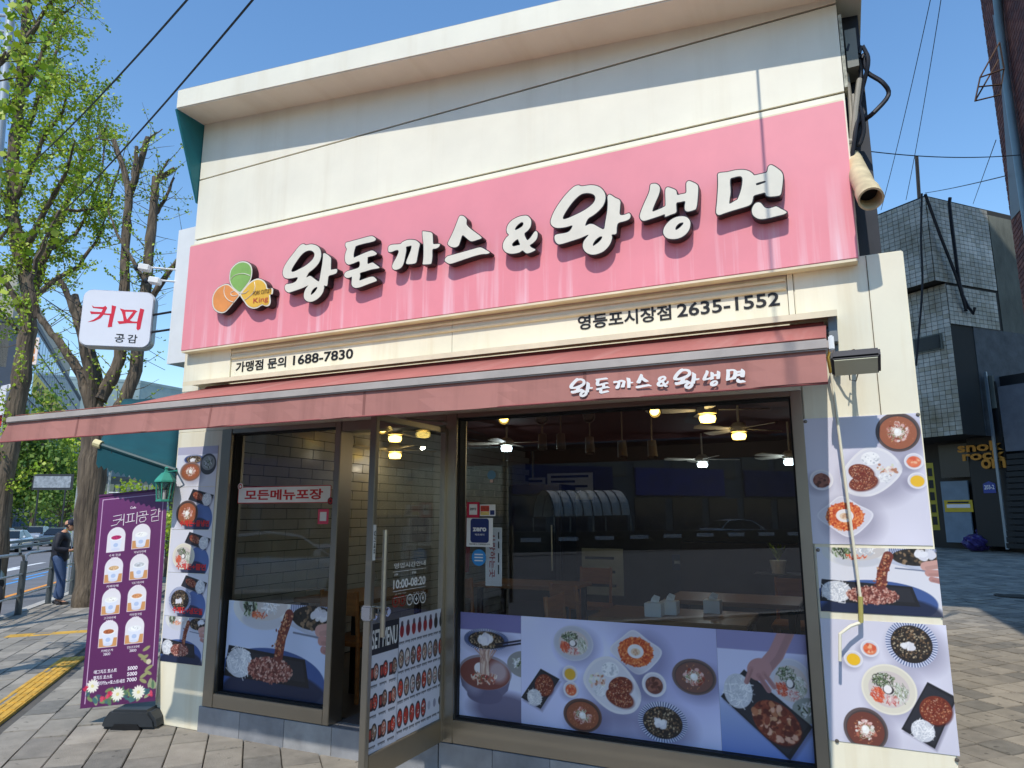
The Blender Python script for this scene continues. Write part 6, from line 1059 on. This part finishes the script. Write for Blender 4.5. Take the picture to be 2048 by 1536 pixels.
MB().obox(c_-un*9+[0, 0, vz(600, 106)-2.5], ux*L_*.5, un*6, (0, 0, 7.8)).build('upper_wall', M('wall_grey_stone', (170, 166, 154), .7), t)
for x0, x1, y0, y1, c_, lab in ((53, 76, 674, 730, (226, 206, 196), 'white and orange hanging banner on the glass block'), (42, 65, 741, 795, (170, 206, 226), 'pale blue hanging banner below the orange one')):
    p, q = AT(x0, y1, 103), AT(x1, y0, 103); t = thing('hanging_banner', lab, 'banner', ((p+q)/2)*[1, 1, 0]+[0, 0, p[2]]); MB().obox((p+q)/2, rgt*(q-p)@rgt/2 if 0 else rgt*abs((q-p)@rgt)/2, fwd*[1, 1, 0]*.06, (0, 0, abs(q[2]-p[2])/2)).build('cloth', M('hb_%d' % c_[0], c_, .7), t)
    for k in range(3): MB().obox((p+q)/2-fwd*[1, 1, 0]*.1+[0, 0, (.3-k*.3)*abs(q[2]-p[2])], rgt*.45, fwd*[1, 1, 0]*.01, (0, 0, .4)).build('glyph_block', M('hb_ink', (206, 130, 60) if x0 == 53 else (90, 120, 160), .6), t)
p = AT(4, 800, 22); t = thing('tilted_banner', 'white and red tilted street banner at the left edge', 'banner', p*[1, 1, 0]); MB().obox(AT(6, 800, 22), rgt*.22+np.array([0, 0, .05]), fwd*[1, 1, 0]*.01, np.array([0, 0, .5])+rgt*.12).build('cloth', wsign, t); MB().obox(AT(0, 842, 22), rgt*.2+np.array([0, 0, .05]), fwd*[1, 1, 0]*.012, np.array([0, 0, .18])+rgt*.04).build('red_part', sred, t); MB().tube([gat(-22, 22), AT(16, 770, 22)], .025, 6).build('pole', lm, t)
# glass cube farther off
a, b = AT(170, 810, 205), AT(276, 810, 195); t, ux, un = facade('glass_cube_block', 'pale green glass office block beyond the thick tree', a, b, -1, vz(765, 195), 30, (150, 172, 172), True, 14, 9, .86, .8, gl_c=(150, 186, 190)); a2, b2_ = AT(276.5, 810, 195), AT(322, 810, 240); facade('glass_cube_wing', 'receding side of the pale green glass block', a2, b2_, -1, vz(765, 195), 30, (140, 160, 162), True, 12, 9, .86, .8, gl_c=(130, 164, 172))
a, b = AT(84, 970, 136), AT(172, 970, 146); facade('dark_office_block', 'dark grey office block behind the billboard', a, b, -1, vz(868, 140), 10, (66, 70, 78), True, 9, 5, .8, .75, gl_c=(84, 100, 116))
a, b = AT(-60, 970, 122), AT(84, 970, 130); facade('low_dark_shops', 'row of low dark shops across the road', a, b, -1, vz(985, 126), 8, (58, 56, 54), True, 12, 2, .8, .8, gl_c=(70, 80, 86))
a, b = AT(170, 970, 158), AT(330, 970, 168); facade('low_grey_shops', 'low grey shops behind the banner across the road', a, b, -1, vz(960, 162), 8, (110, 112, 108), True, 14, 2, .8, .8, gl_c=(110, 130, 130))
t = thing('grey_billboard', 'grey billboard with dark frame across the road', 'billboard', gat(105, 78)); p, q = AT(66, 980, 78), AT(146, 948, 78); c_ = (p+q)/2
MB().obox(c_, rgt*abs((q-p)@rgt)/2, fwd*[1, 1, 0]*.1, (0, 0, abs(q[2]-p[2])/2)).build('frame', M('billboard_frame', (46, 48, 52), .5), t); MB().obox(c_-fwd*[1, 1, 0]*.12, rgt*abs((q-p)@rgt)*.46, fwd*[1, 1, 0]*.03, (0, 0, abs(q[2]-p[2])*.36)).build('panel', M('billboard_panel', (140, 146, 152), .5, var=.4, vs=3), t)
for k in (-1.5, 1.5): e = c_+rgt*k; MB().tube([[e[0], e[1], gz(e[0], e[1])], e], .09, 8).build('post', M('billboard_frame', (46, 48, 52)), t)
for x, y0, d, lab in ((150, 925, 17.5, 'thin grey pole left of the thick trunk'), (212, 940, 19, 'thin grey pole right of the thick trunk')):
    p = gat(x, d); t = thing('sign_pole', lab, 'pole', p); MB().tube([p, [p[0], p[1], AT(x, y0, d)[2]]], .03, 8).build('pole', lm, t); MB().tube([[p[0], p[1], AT(x, 985, d)[2]], np.array([p[0], p[1], AT(x, 985, d)[2]])+rgt*.6], .02, 6).build('arm', lm, t)

# ================================================================ alley at the right
ta, tb_ = np.array([-.8, .6, 0]), np.array([.68, .73, 0]); ta /= np.linalg.norm(ta); tb_ /= np.linalg.norm(tb_)
grout = M('tile_grout', (52, 52, 50), .9); TL = [M('clad_tile_%d' % k, c, .35, var=.25, vs=.9, c2=(118, 108, 86)) for k, c in enumerate(((212, 206, 194), (196, 192, 182), (220, 212, 200), (186, 178, 160)))]
dconc = M('stained_concrete', (104, 106, 97), .9, var=.45, vs=1.3, bump=.3, bs=20, stretch=(1, 1, .4)); dark = M('dark_wall', (66, 67, 68), .8, var=.3, vs=2)
DC = 20.0; cu_ = AT(1850, 388, DC); cl_ = AT(1898, 612, DC+.5)       # upper corner (overhanging) and lower corner
zbot = AT(1869, 572, DC)[2]; ztop = cu_[2]; CU = np.array([cu_[0], cu_[1], 0]); CLc = None
tbld = thing('tiled_building', 'old building clad in dirty white tiles at the alley', 'building', (*CU[:2], gz(*CU[:2])))
def wallbox(o, d, ln, nrm, th, z0, z1, mat, name): MB().obox(o+d*ln/2-nrm*th/2+[0, 0, (z0+z1)/2], d*ln/2, nrm*th/2, (0, 0, (z1-z0)/2)).build(name, mat, tbld)
na = np.array([-ta[1], ta[0], 0]); na = na if na@(-CU) > 0 else -na; nb = np.array([tb_[1], -tb_[0], 0]); nb = nb if nb@(-CU) > 0 else -nb
core = CU+ta*3.5+tb_*3.5; MB().obox(core+[0, 0, (zbot+ztop)/2], ta*3.46, tb_*3.46, (0, 0, (ztop-zbot)/2-.02)).build('upper_storey', grout, tbld)
lc = CU+tb_*.42; zg = gz(*lc[:2]); core2 = lc+ta*3.3+tb_*3.3; zl = AT(1940, 880, DC+.4)[2]
MB().obox(core2+[0, 0, (zl+zbot)/2], ta*3.28, tb_*3.28, (0, 0, (zbot-zl)/2)).build('lower_storey', grout, tbld); MB().obox(core2+ta*.5+tb_*2.2+[0, 0, (zl+zg-.5)/2], ta*3.2, tb_*3.2, (0, 0, (zl-zg+.5)/2)).build('ground_storey', dark, tbld)
tiles = []
def tile_face(o, d, n, ln, z0, z1, tw=.17, th_=.125, mask=None):
    R_ = int((z1-z0)/th_)
    for r in range(R_):
        for k in range(int(ln/tw)):
            p = o+d*(k+.5)*tw+[0, 0, z0+(r+.5)*th_]+n*.012
            if mask and mask(k*tw, z0+r*th_): continue
            u, v, _ = PROJ(p)
            if u > 2090 or u < 1690: continue
            tiles.append((p, d, n, tw, th_, (1 if 1735 < u < 2040 else 0)*abs(d@rgt)))
tile_face(CU, ta, na, 6.9, zbot, ztop); tile_face(CU, tb_, nb, 2.6, zbot, ztop)
wz = AT(1858, 688, DC+.4)[2]; wk = 1.
tile_face(lc, ta, na, 6.5, zl, zbot); tile_face(lc, tb_, nb, 2.2, zbot-1.2, zbot)
tiles.sort(key=lambda q: -q[5]*(1 if q[0][2] > zbot else .9)); rest = MB(); proto_ = {}
for k, (p, d, n, tw, th_, s) in enumerate(tiles):
    if k < 300:
        key = tuple(np.round(d, 3)); mi = int(RNG.integers(4))
        if (key, mi) not in proto_: o = MB().obox(p, d*(tw/2-.006), n*.01, (0, 0, th_/2-.006)).build('tile', TL[mi], tbld); proto_[(key, mi)] = (o.data, p)
        else: me, p0 = proto_[(key, mi)]; o = bpy.data.objects.new('tile', me); COL.objects.link(o); o.parent = tbld; o.location = Vector(p-p0)
    else: rest.obox(p, d*(tw/2-.006), n*.01, (0, 0, th_/2-.006), int(RNG.choice(4, p=(.3, .3, .2, .2))))
o = rest.build('tile_cladding', TL, tbld); o['kind'] = 'stuff'
# right hand faces
wallbox(CU+tb_*2.62, tb_, 6, nb, .5, zbot-1.2, ztop-.2, dconc, 'stained_wall'); wallbox(lc+tb_*.92, tb_, 7, nb, .5, zl, zbot-1.2, M('slate_wall', (84, 88, 92), .8, var=.35, vs=3, bump=.5, bs=8), 'slate_wall')
r_v = ray(1857, 688); p = E0+r_v*(((lc-E0)@na)/(r_v@na))+na*.03; MB().obox(p, ta*.36, na*.045, (0, 0, .19)).build('vent_window', M('window_black', (14, 15, 18), .3), tbld); MB().obox(p, ta*.42, na*.03, (0, 0, .23)).build('vent_frame', dconc, tbld)
MB().tube([AT(1905, 615, DC+.3), AT(1925, 750, DC+.3)], .06, 10).build('downpipe', M('downpipe_grey', (150, 156, 154), .5), tbld); MB().tube([AT(1912, 615, DC+.3), AT(1932, 750, DC+.3)], .05, 10).build('downpipe', M('downpipe_grey', (150, 156, 154)), tbld)
# entrance front beneath: cabinet, black panel, pale door, shutter
fo = G(1945, 1092); 
QE = AT(1976, 930, 19.4)
def onpl(x, y, off): r = ray(x, y); q = QE-na*off; return E0+r*(((q-E0)@na)/(r@na))
def slabpx(name, x0, y0, x1, y1, d0, mat, th=.06, parent=None, zfloor=None):
    off = d0-19.4; ym = (y0+y1)/2; a_, b_ = onpl(x0, ym, off), onpl(x1, ym, off); z1 = onpl((x0+x1)/2, y0, off)[2]; z0 = onpl((x0+x1)/2, y1, off)[2]; c_ = (a_+b_)/2; c_[2] = (z0+z1)/2
    return MB().obox(c_, ta*np.linalg.norm((b_-a_)[:2])/2, na*th/2, (0, 0, (z1-z0)/2)).build(name, mat, parent)
ent = thing('dark_entrance', 'black panelled entrance with gold letters at the end of the alley', 'entrance', fo); DE = 19.4
slabpx('back_panel', 1800, 760, 2120, 1150, DE+.6, M('entrance_black', (22, 22, 24), .5, var=.2), .1, ent); slabpx('black_panel', 1940, 765, 2012, 1092, DE, M('entrance_black', (22, 22, 24)), .08, ent); slabpx('pale_door', 1888, 962, 1942, 1085, DE+.3, M('door_bluegrey', (120, 136, 150), .5, var=.15), .05, ent); slabpx('transom', 1880, 888, 1938, 955, DE+.3, M('transom_dark', (34, 36, 42), .3), .05, ent)
slabpx('white_cabinet', 1922, 748, 1962, 822, DE-.1, M('cabinet_paleblue', (176, 196, 216), .4, var=.1), .3, ent); slabpx('grey_panel', 1966, 752, 1990, 818, DE-.05, dconc, .1, ent); slabpx('frame_bar', 1990, 740, 1995, 1098, DE-.2, M('frame_grey', (130, 140, 148), .4, .4), .06, ent); slabpx('upper_panel', 2004, 765, 2110, 900, DE-.3, M('panel_greyviolet', (96, 98, 106), .6, var=.2), .08, ent)
for k in range(16): slabpx('shutter_slat', 2014, 905+k*12.2, 2110, 915+k*12.2, DE-.3, M('shutter_dark', (44, 44, 44), .6, .3, var=.2), .06, ent)
gold = M('gold_letter', (160, 112, 44), .4, .5); m = MB()
for s_, x, y, wd in (('snok', 1960, 893, .95), ('rock', 1968, 910, .9), ('om', 1988, 927, .5)):
    m = MB(); text(m, s_, onpl(x, y, -.1), -ta, (0, 0, 1), wd*1.25, .27, .05, .03); m.build('lettering', gold, ent)
pass
p = onpl(1979, 975, -.045); pl_ = tag(MB().prism([(-.16, -.15), (.16, -.15), (.16, .1), (0, .17), (-.16, .1)], p, -ta, (0, 0, 1), na, 0, .012).build('house_number_plate', M('plate_blue', (44, 66, 150), .4)), 'small blue house number plate on the black panel', 'plate'); m = MB(); text(m, '203-2', p+na*.013+[0, 0, .01], -ta, (0, 0, 1), .26, .12, .001, .02); m.build('lettering', wsign, pl_)
p = onpl(1917, 1012, .26); yn = tag(MB().obox(p, ta*.4, na*.006, (0, 0, .17)).build('yellow_notice', M('notice_yellow', (214, 180, 50), .6)), 'yellow notice on the pale alley door', 'notice'); MB().obox(p+na*.008, ta*.33, na*.002, (0, 0, .05)).build('white_band', wsign, yn); MB().obox(p+na*.008+[0, 0, .1], ta*.3, na*.002, (0, 0, .025)).build('print_line', ltr, yn)
p, q = AT(1866, 1060, 17.5), AT(1862, 925, 17.5); t = tag(MB().obox((p+q)/2, rgt*.1, fwd*[1, 1, 0]*.02, (0, 0, abs(q[2]-p[2])/2)).build('yellow_banner_sign', M('banner_ochre', (190, 166, 50), .6)), 'narrow upright yellow sign behind the edge of the shop', 'sign')
for k in range(5): MB().obox((p+q)/2-fwd*[1, 1, 0]*.024+[0, 0, (.36-k*.18)*abs(q[2]-p[2])], rgt*.055, fwd*[1, 1, 0]*.004, (0, 0, .1)).build('glyph_block', ltr, t)
# rubbish bag
p = G(1956, 1103); t = thing('rubbish_bag', 'purple tied rubbish bag lying at the foot of the black panel', 'bag', p); m = MB(); bmx = bmesh.new(); bmesh.ops.create_icosphere(bmx, subdivisions=4, radius=1); 
V = [p+np.array([v.co.x*.34, v.co.y*.3, max(0, .27+v.co.z*.27)])*(1+.07*math.sin(v.co.x*9+v.co.z*7)+.05*math.sin(v.co.y*13))*1 if 0 else p+np.array([v.co.x*.34, v.co.y*.3, .24+v.co.z*.24])+np.array([v.co.x, v.co.y, v.co.z*.5])*(.025*math.sin(v.co.x*11+v.co.z*8)+.02*math.sin(v.co.y*15+v.co.z*5)) for v in bmx.verts]; m.add(V, [tuple(v.index for v in f.verts) for f in bmx.faces]); bmx.free(); m.build('sack', M('bag_purple', (62, 50, 110), .3, var=.3, vs=8), t, smooth=True); MB().lathe([(.05, 0), (.03, .05), (.07, .12), (.04, .15)], p+[.05, 0, .45], 9).build('knot', M('bag_purple', (62, 50, 110)), t, smooth=True)
# brick building
bw = [M('brick_%d' % k, c, .8, var=.25, vs=6, bump=.3) for k, c in enumerate(((112, 62, 52), (96, 52, 46), (124, 72, 58)))]; mort = M('mortar', (70, 58, 52), .9)
ek = PX(1990, 200, 1.0); XB = 2.5; YB = XB/ek[0]*ek[1]*1.0
bb_ = thing('brick_building', 'tall dark red brick building at the right edge', 'building', (XB+2, YB-3, 0)); MB().box(XB, YB-7.5, 3.0, XB+9, YB, 26).build('wall', mort, bb_); MB().box(XB+.05, YB-7.5, 0, XB+9, YB-.05, 3.0).build('ground_wall', dark, bb_); MB().box(.5, 4.9, 10.9, XB-.02, 9.6, 19).build('alley_shade_box', mort, bb_)  # last box is unseen, added overhead to throw shade down the alley
br = []; rest = MB(); nb_ = 0; bmesh_ = [None]*3
for r in range(180):
    z = 3.0+r*.075
    for k in range(16):
        y = YB-.005-(k+1)*.215-(.107 if r % 2 else 0)+.107
        if y+.05 > YB: continue
        u, v, d = PROJ((XB, y+.1, z+.03))
        if u > 2120 or v < -90: continue
        mi = int(RNG.integers(3)); vis = u < 2048 and v > 0
        if vis and nb_ < 300 and y+.207 < YB:
            if bmesh_[mi] is None: o = MB().box(XB-.012, y+.005, z+.005, XB+.01, min(y+.207, YB-.002), z+.068).build('brick', bw[mi], bb_); bmesh_[mi] = (o.data, (y, z))
            else: o = bpy.data.objects.new('brick', bmesh_[mi][0]); COL.objects.link(o); o.parent = bb_; o.location = (0, y-bmesh_[mi][1][0], z-bmesh_[mi][1][1])
            nb_ += 1
        else: rest.box(XB-.012, y+.005, z+.005, XB+.01, min(y+.207, YB-.002), z+.068, mi)
o = rest.build('brick_courses', bw, bb_); o['kind'] = 'stuff'
def on_b(x, y): return PX(x, y, XB-.02)
for q in (((1990, 0), (2003, 0), (2040, 420), (2022, 440)), ((1985, 30), (1998, 30), (2010, 110), (1998, 120))):
    P4 = [on_b(*c_) for c_ in q]; MB().add(P4+[p+[.1, 0, 0] for p in P4], [(0, 1, 2, 3), (0, 4, 5, 1), (1, 5, 6, 2), (2, 6, 7, 3), (3, 7, 4, 0)]).build('window_frame', M('window_trim_grey', (110, 112, 110), .5), bb_)
g0, g1, g2 = on_b(2000, -40), on_b(2022, 150), on_b(2050, 330); MB().tube([g0-[.06, 0, 0], [XB-.08, g1[1], g1[2]], [XB-.08, g1[1]-.02, 4.2]], .05, 12).build('downpipe', M('pipe_bluegrey', (140, 160, 166), .4, var=.1), bb_, smooth=True)
wh = thing('wire_basket', 'rusty wire window basket on the brick wall', 'window basket', on_b(1985, 170)); rb = M('rusty_wire', (90, 70, 58), .7, .4)
K = [AT(1999, 85, 7.2), AT(1960, 155, 6.9), AT(1950, 202, 6.9), AT(2000, 190, 7.2), AT(2008, 138, 7.2), AT(1997, 120, 7.2)]
for a_, b_ in ((0, 1), (1, 2), (2, 3), (1, 4), (5, 2), (3, 4), (0, 4)): MB().tube([K[a_], K[b_]], .008, 5).build('bar', rb, wh)
MB().tube([K[1]*.6+K[2]*.4, K[3]*.6+K[4]*.4], .008, 5).build('bar', rb, wh)
# dented pipe and cable bundle at the shop's corner
t = thing('drain_pipe', 'rusty cream plastic pipe sticking out beside the pink signboard', 'pipe', P(1745, 400, Y0-.05)); pm = M('old_pvc', (206, 190, 152), .55, var=.3, vs=7); a_, b_ = P(1702, 318, Y0+.12), P(1742, 398, Y0-.3); d = (b_-a_)/np.linalg.norm(b_-a_)
L_ = np.linalg.norm(b_-a_); MB().lathe([(.055, 0), (.055, L_*.8), (.062, L_*.82), (.064, L_), (.054, L_), (.05, L_*.85), (.045, .05)], a_, 22, 0, d).build('pipe', pm, t, smooth=True); MB().lathe([(.0, L_*.84), (.049, L_*.84)], a_, 20, 0, d).build('inside', black, t); MB().tube([a_+[.06, 0, .0], a_+[0, -.06, .0], a_+[-.06, 0, .0]], .006, 6).build('clamp', galv, t)  # black disc stands in for the shade inside the pipe mouth
cb = thing('cable_bundle', 'bundle of black and grey cables looping at the roof corner', 'cables', P(1700, 220, Y0+.1)); bk_, gk = M('cable_black', (24, 26, 34), .5), M('cable_grey', (150, 144, 130), .6, var=.2)
for pts, r, mt in (([(1702, 310), (1706, 260), (1712, 200), (1722, 150), (1716, 112), (1694, 104)], .014, bk_), ([(1703, 312), (1712, 255), (1722, 190), (1736, 130), (1732, 105), (1718, 108)], .012, bk_), ([(1704, 300), (1720, 250), (1748, 225), (1777, 190), (1765, 165), (1735, 145), (1722, 118)], .013, bk_), ([(1716, 290), (1727, 265), (1725, 235), (1718, 215)], .012, bk_), ([(1701, 300), (1703, 250), (1700, 200), (1692, 140), (1686, 110)], .013, gk), ([(1703, 305), (1710, 230), (1719, 160)], .016, gk), ([(1705, 300), (1708, 250), (1706, 190)], .011, gk)):
    q = smooth_loop([P(x, y, Y0+.05+.02*RNG.normal()) for x, y in pts], 4)[:(len(pts)-1)*4+1]; MB().tube(list(q), r, 8).build('cable', mt, cb, smooth=True)
MB().box(.21, Y0+.02, 4.25, .27, Y0+.19, 4.5).build('junction_box', M('junction_grey', (120, 120, 110), .6), cb); MB().tube([P(1696, 284, Y0+.03), P(1712, 284, Y0+.03)], .02, 8).build('tie', gk, cb)
MB().box(.182, Y0-.0, 4.12, .2, Y0+.12, 4.6).build('edge_trim', M('flaking_trim', (170, 168, 150), .8, var=.6, vs=30), shop)
# overhead wires
wr = M('wire_black', (22, 24, 34), .6)
def wire(label, a_, b_, sag, r=.012):
    a_, b_ = np.asarray(a_), np.asarray(b_); tag(MB().tube([a_+(b_-a_)*k/16-[0, 0, sag*4*(k/16)*(1-k/16)] for k in range(17)], r, 5).build('overhead_wire', wr, smooth=True), label, 'wire', 'overhead wires')
wire('upper overhead wire crossing the sky at the left', AT(60, 330, 14), AT(400, -30, 7.5), .1); wire('lower overhead wire running from the tree past the roof corner', AT(130, 420, 14), AT(530, -30, 7.), .1)
wire('steep thin wire in the right sky, left one', AT(1762, 420, 18), AT(1865, -20, 12), .1, .007); wire('steep thin wire in the right sky, right one', AT(1812, 400, 18), AT(1885, -20, 12), .1, .007); wire('thin wire from the roof corner to the brick building', AT(1718, 300, 8), AT(2040, 310, 9), .06, .006)
wire('thin wire from the tiled building up to the brick wall', AT(1850, 386, 19), AT(2010, 352, 10), .02, .008); wire('slanting thin wire right of the tiled roof', AT(1946, 408, 18), AT(1992, 280, 10), .0, .006); wire('pale wire in front of the trees at the left, upper', AT(-20, 490, 12), AT(330, 720, 16), .05, .006); wire('pale wire in front of the trees at the left, lower', AT(-20, 520, 12), AT(330, 740, 16), .1, .006)
for k, (pts, lab) in enumerate((([(1843, 388), (1842, 480), (1845, 560), (1840, 640), (1830, 730)], 'black cable hanging down the tiled wall'), ([(1850, 388), (1880, 470), (1915, 560), (1930, 620)], 'thick black cable slanting over the tiled corner'), ([(1900, 395), (1910, 500), (1925, 590), (1950, 615)], 'black cable bundle on the right tiled face'))): tag(MB().tube(list(smooth_loop([AT(x, y, DC-.35) for x, y in pts], 3)[:(len(pts)-1)*3+1]), .03 if k == 0 else .045, 6).build('wall_cable', wr, smooth=True), lab, 'cable')
p = AT(1840, 420, DC+.3); t = tag(MB().tube([p, AT(1833, 312, DC+.3)], .05, 6).build('roof_pole', M('rust_pole', (120, 100, 84), .7)), 'thin rusty pole on the roof of the tiled building', 'pole')

# ================================================================ what the windows mirror: the other side of the street
a, b = RD(-50, 44), RD(20, 44); t, ux, un = facade('street_block', 'long grey shop block mirrored in the shop windows', a, b, -1, 17, 8, (120, 124, 130), True, 20, 4, .8, .6, gl_c=(60, 70, 90))
for k, (s, wd, c_, z) in enumerate(((-26, 5, (40, 60, 130), 4.2), (-19, 6, (70, 80, 170), 4.2), (-11.5, 6, (36, 54, 120), 4.2), (-4, 5, (60, 110, 110), 4.2), (3, 6, (40, 60, 130), 4.2))):
    p = RD(s*1.4, 43.8); MB().obox([p[0], p[1], z], U*wd*.7, N*.12, (0, 0, 1.1)).build('shop_sign', M('mirrored_sign_%d' % k, c_, .5, var=.2, vs=1), t)
tn = thing('market_tent', 'white arched market tent mirrored in the big window', 'tent', RD(-13, 35)); m = MB(); q = []
for i in range(9):
    for j in range(13): aa = math.pi*j/12; p = RD(-16+i*.65, 35+1.7*math.cos(aa), 1.7+1.6*math.sin(aa)); q.append(p)
m.add(q, [(i*13+j, i*13+j+1, (i+1)*13+j+1, (i+1)*13+j) for i in range(8) for j in range(12)]); m.build('cover', M('tent_white', (222, 222, 218), .7), tn, fix=False)
for i in range(9): MB().tube([RD(-16+i*.65, 35+1.72*math.cos(math.pi*j/12), 1.7+1.62*math.sin(math.pi*j/12)) for j in range(13)], .03, 5).build('rib', M('tent_rib', (70, 70, 72), .5), tn)
for s in (-16, -13.4, -10.8):
    for n in (33.3, 36.7): p = RD(s, n, -.1); MB().tube([p, p+[0, 0, 1.75]], .04, 6).build('pole', galv, tn)
for k, (pr, s, n, lab) in enumerate(((pw_, -20, 28, 'white car mirrored right of the tent in the big window'), (pd, -27, 28.4, 'dark car mirrored in the big window'), (ps, -34, 28, 'silver car mirrored in the big window'), (pw_, 5.5, 12, 'white car mirrored in the left window'))): put_car(pr, RD(s, n, -.11), ua+math.pi, lab, False, 'cars behind the camera')
br_ = thing('median_barrier', 'dark roadside barrier mirrored below the cars in the big window', 'barrier', RD(-20, 25)); MB().obox(RD(-20, 25, .35), U*26, N*.12, (0, 0, .46)).build('barrier_wall', dark, br_)
for k in range(26): p = RD(-44+k*1.9, 24.85, .6); MB().obox(p, U*.5, N*.02, (0, 0, .09)).build('bright_gap_strip', wsign, br_)  # white strips imitate light showing through the gaps of a railing
wa = np.array([-.31, Y0+.2, 5.02]); wire('overhead wire leaving the roof towards the street near the right end', wa, wa+np.array([math.sin(SUN_AZ), -math.cos(SUN_AZ), .27])*14, .0, .009)
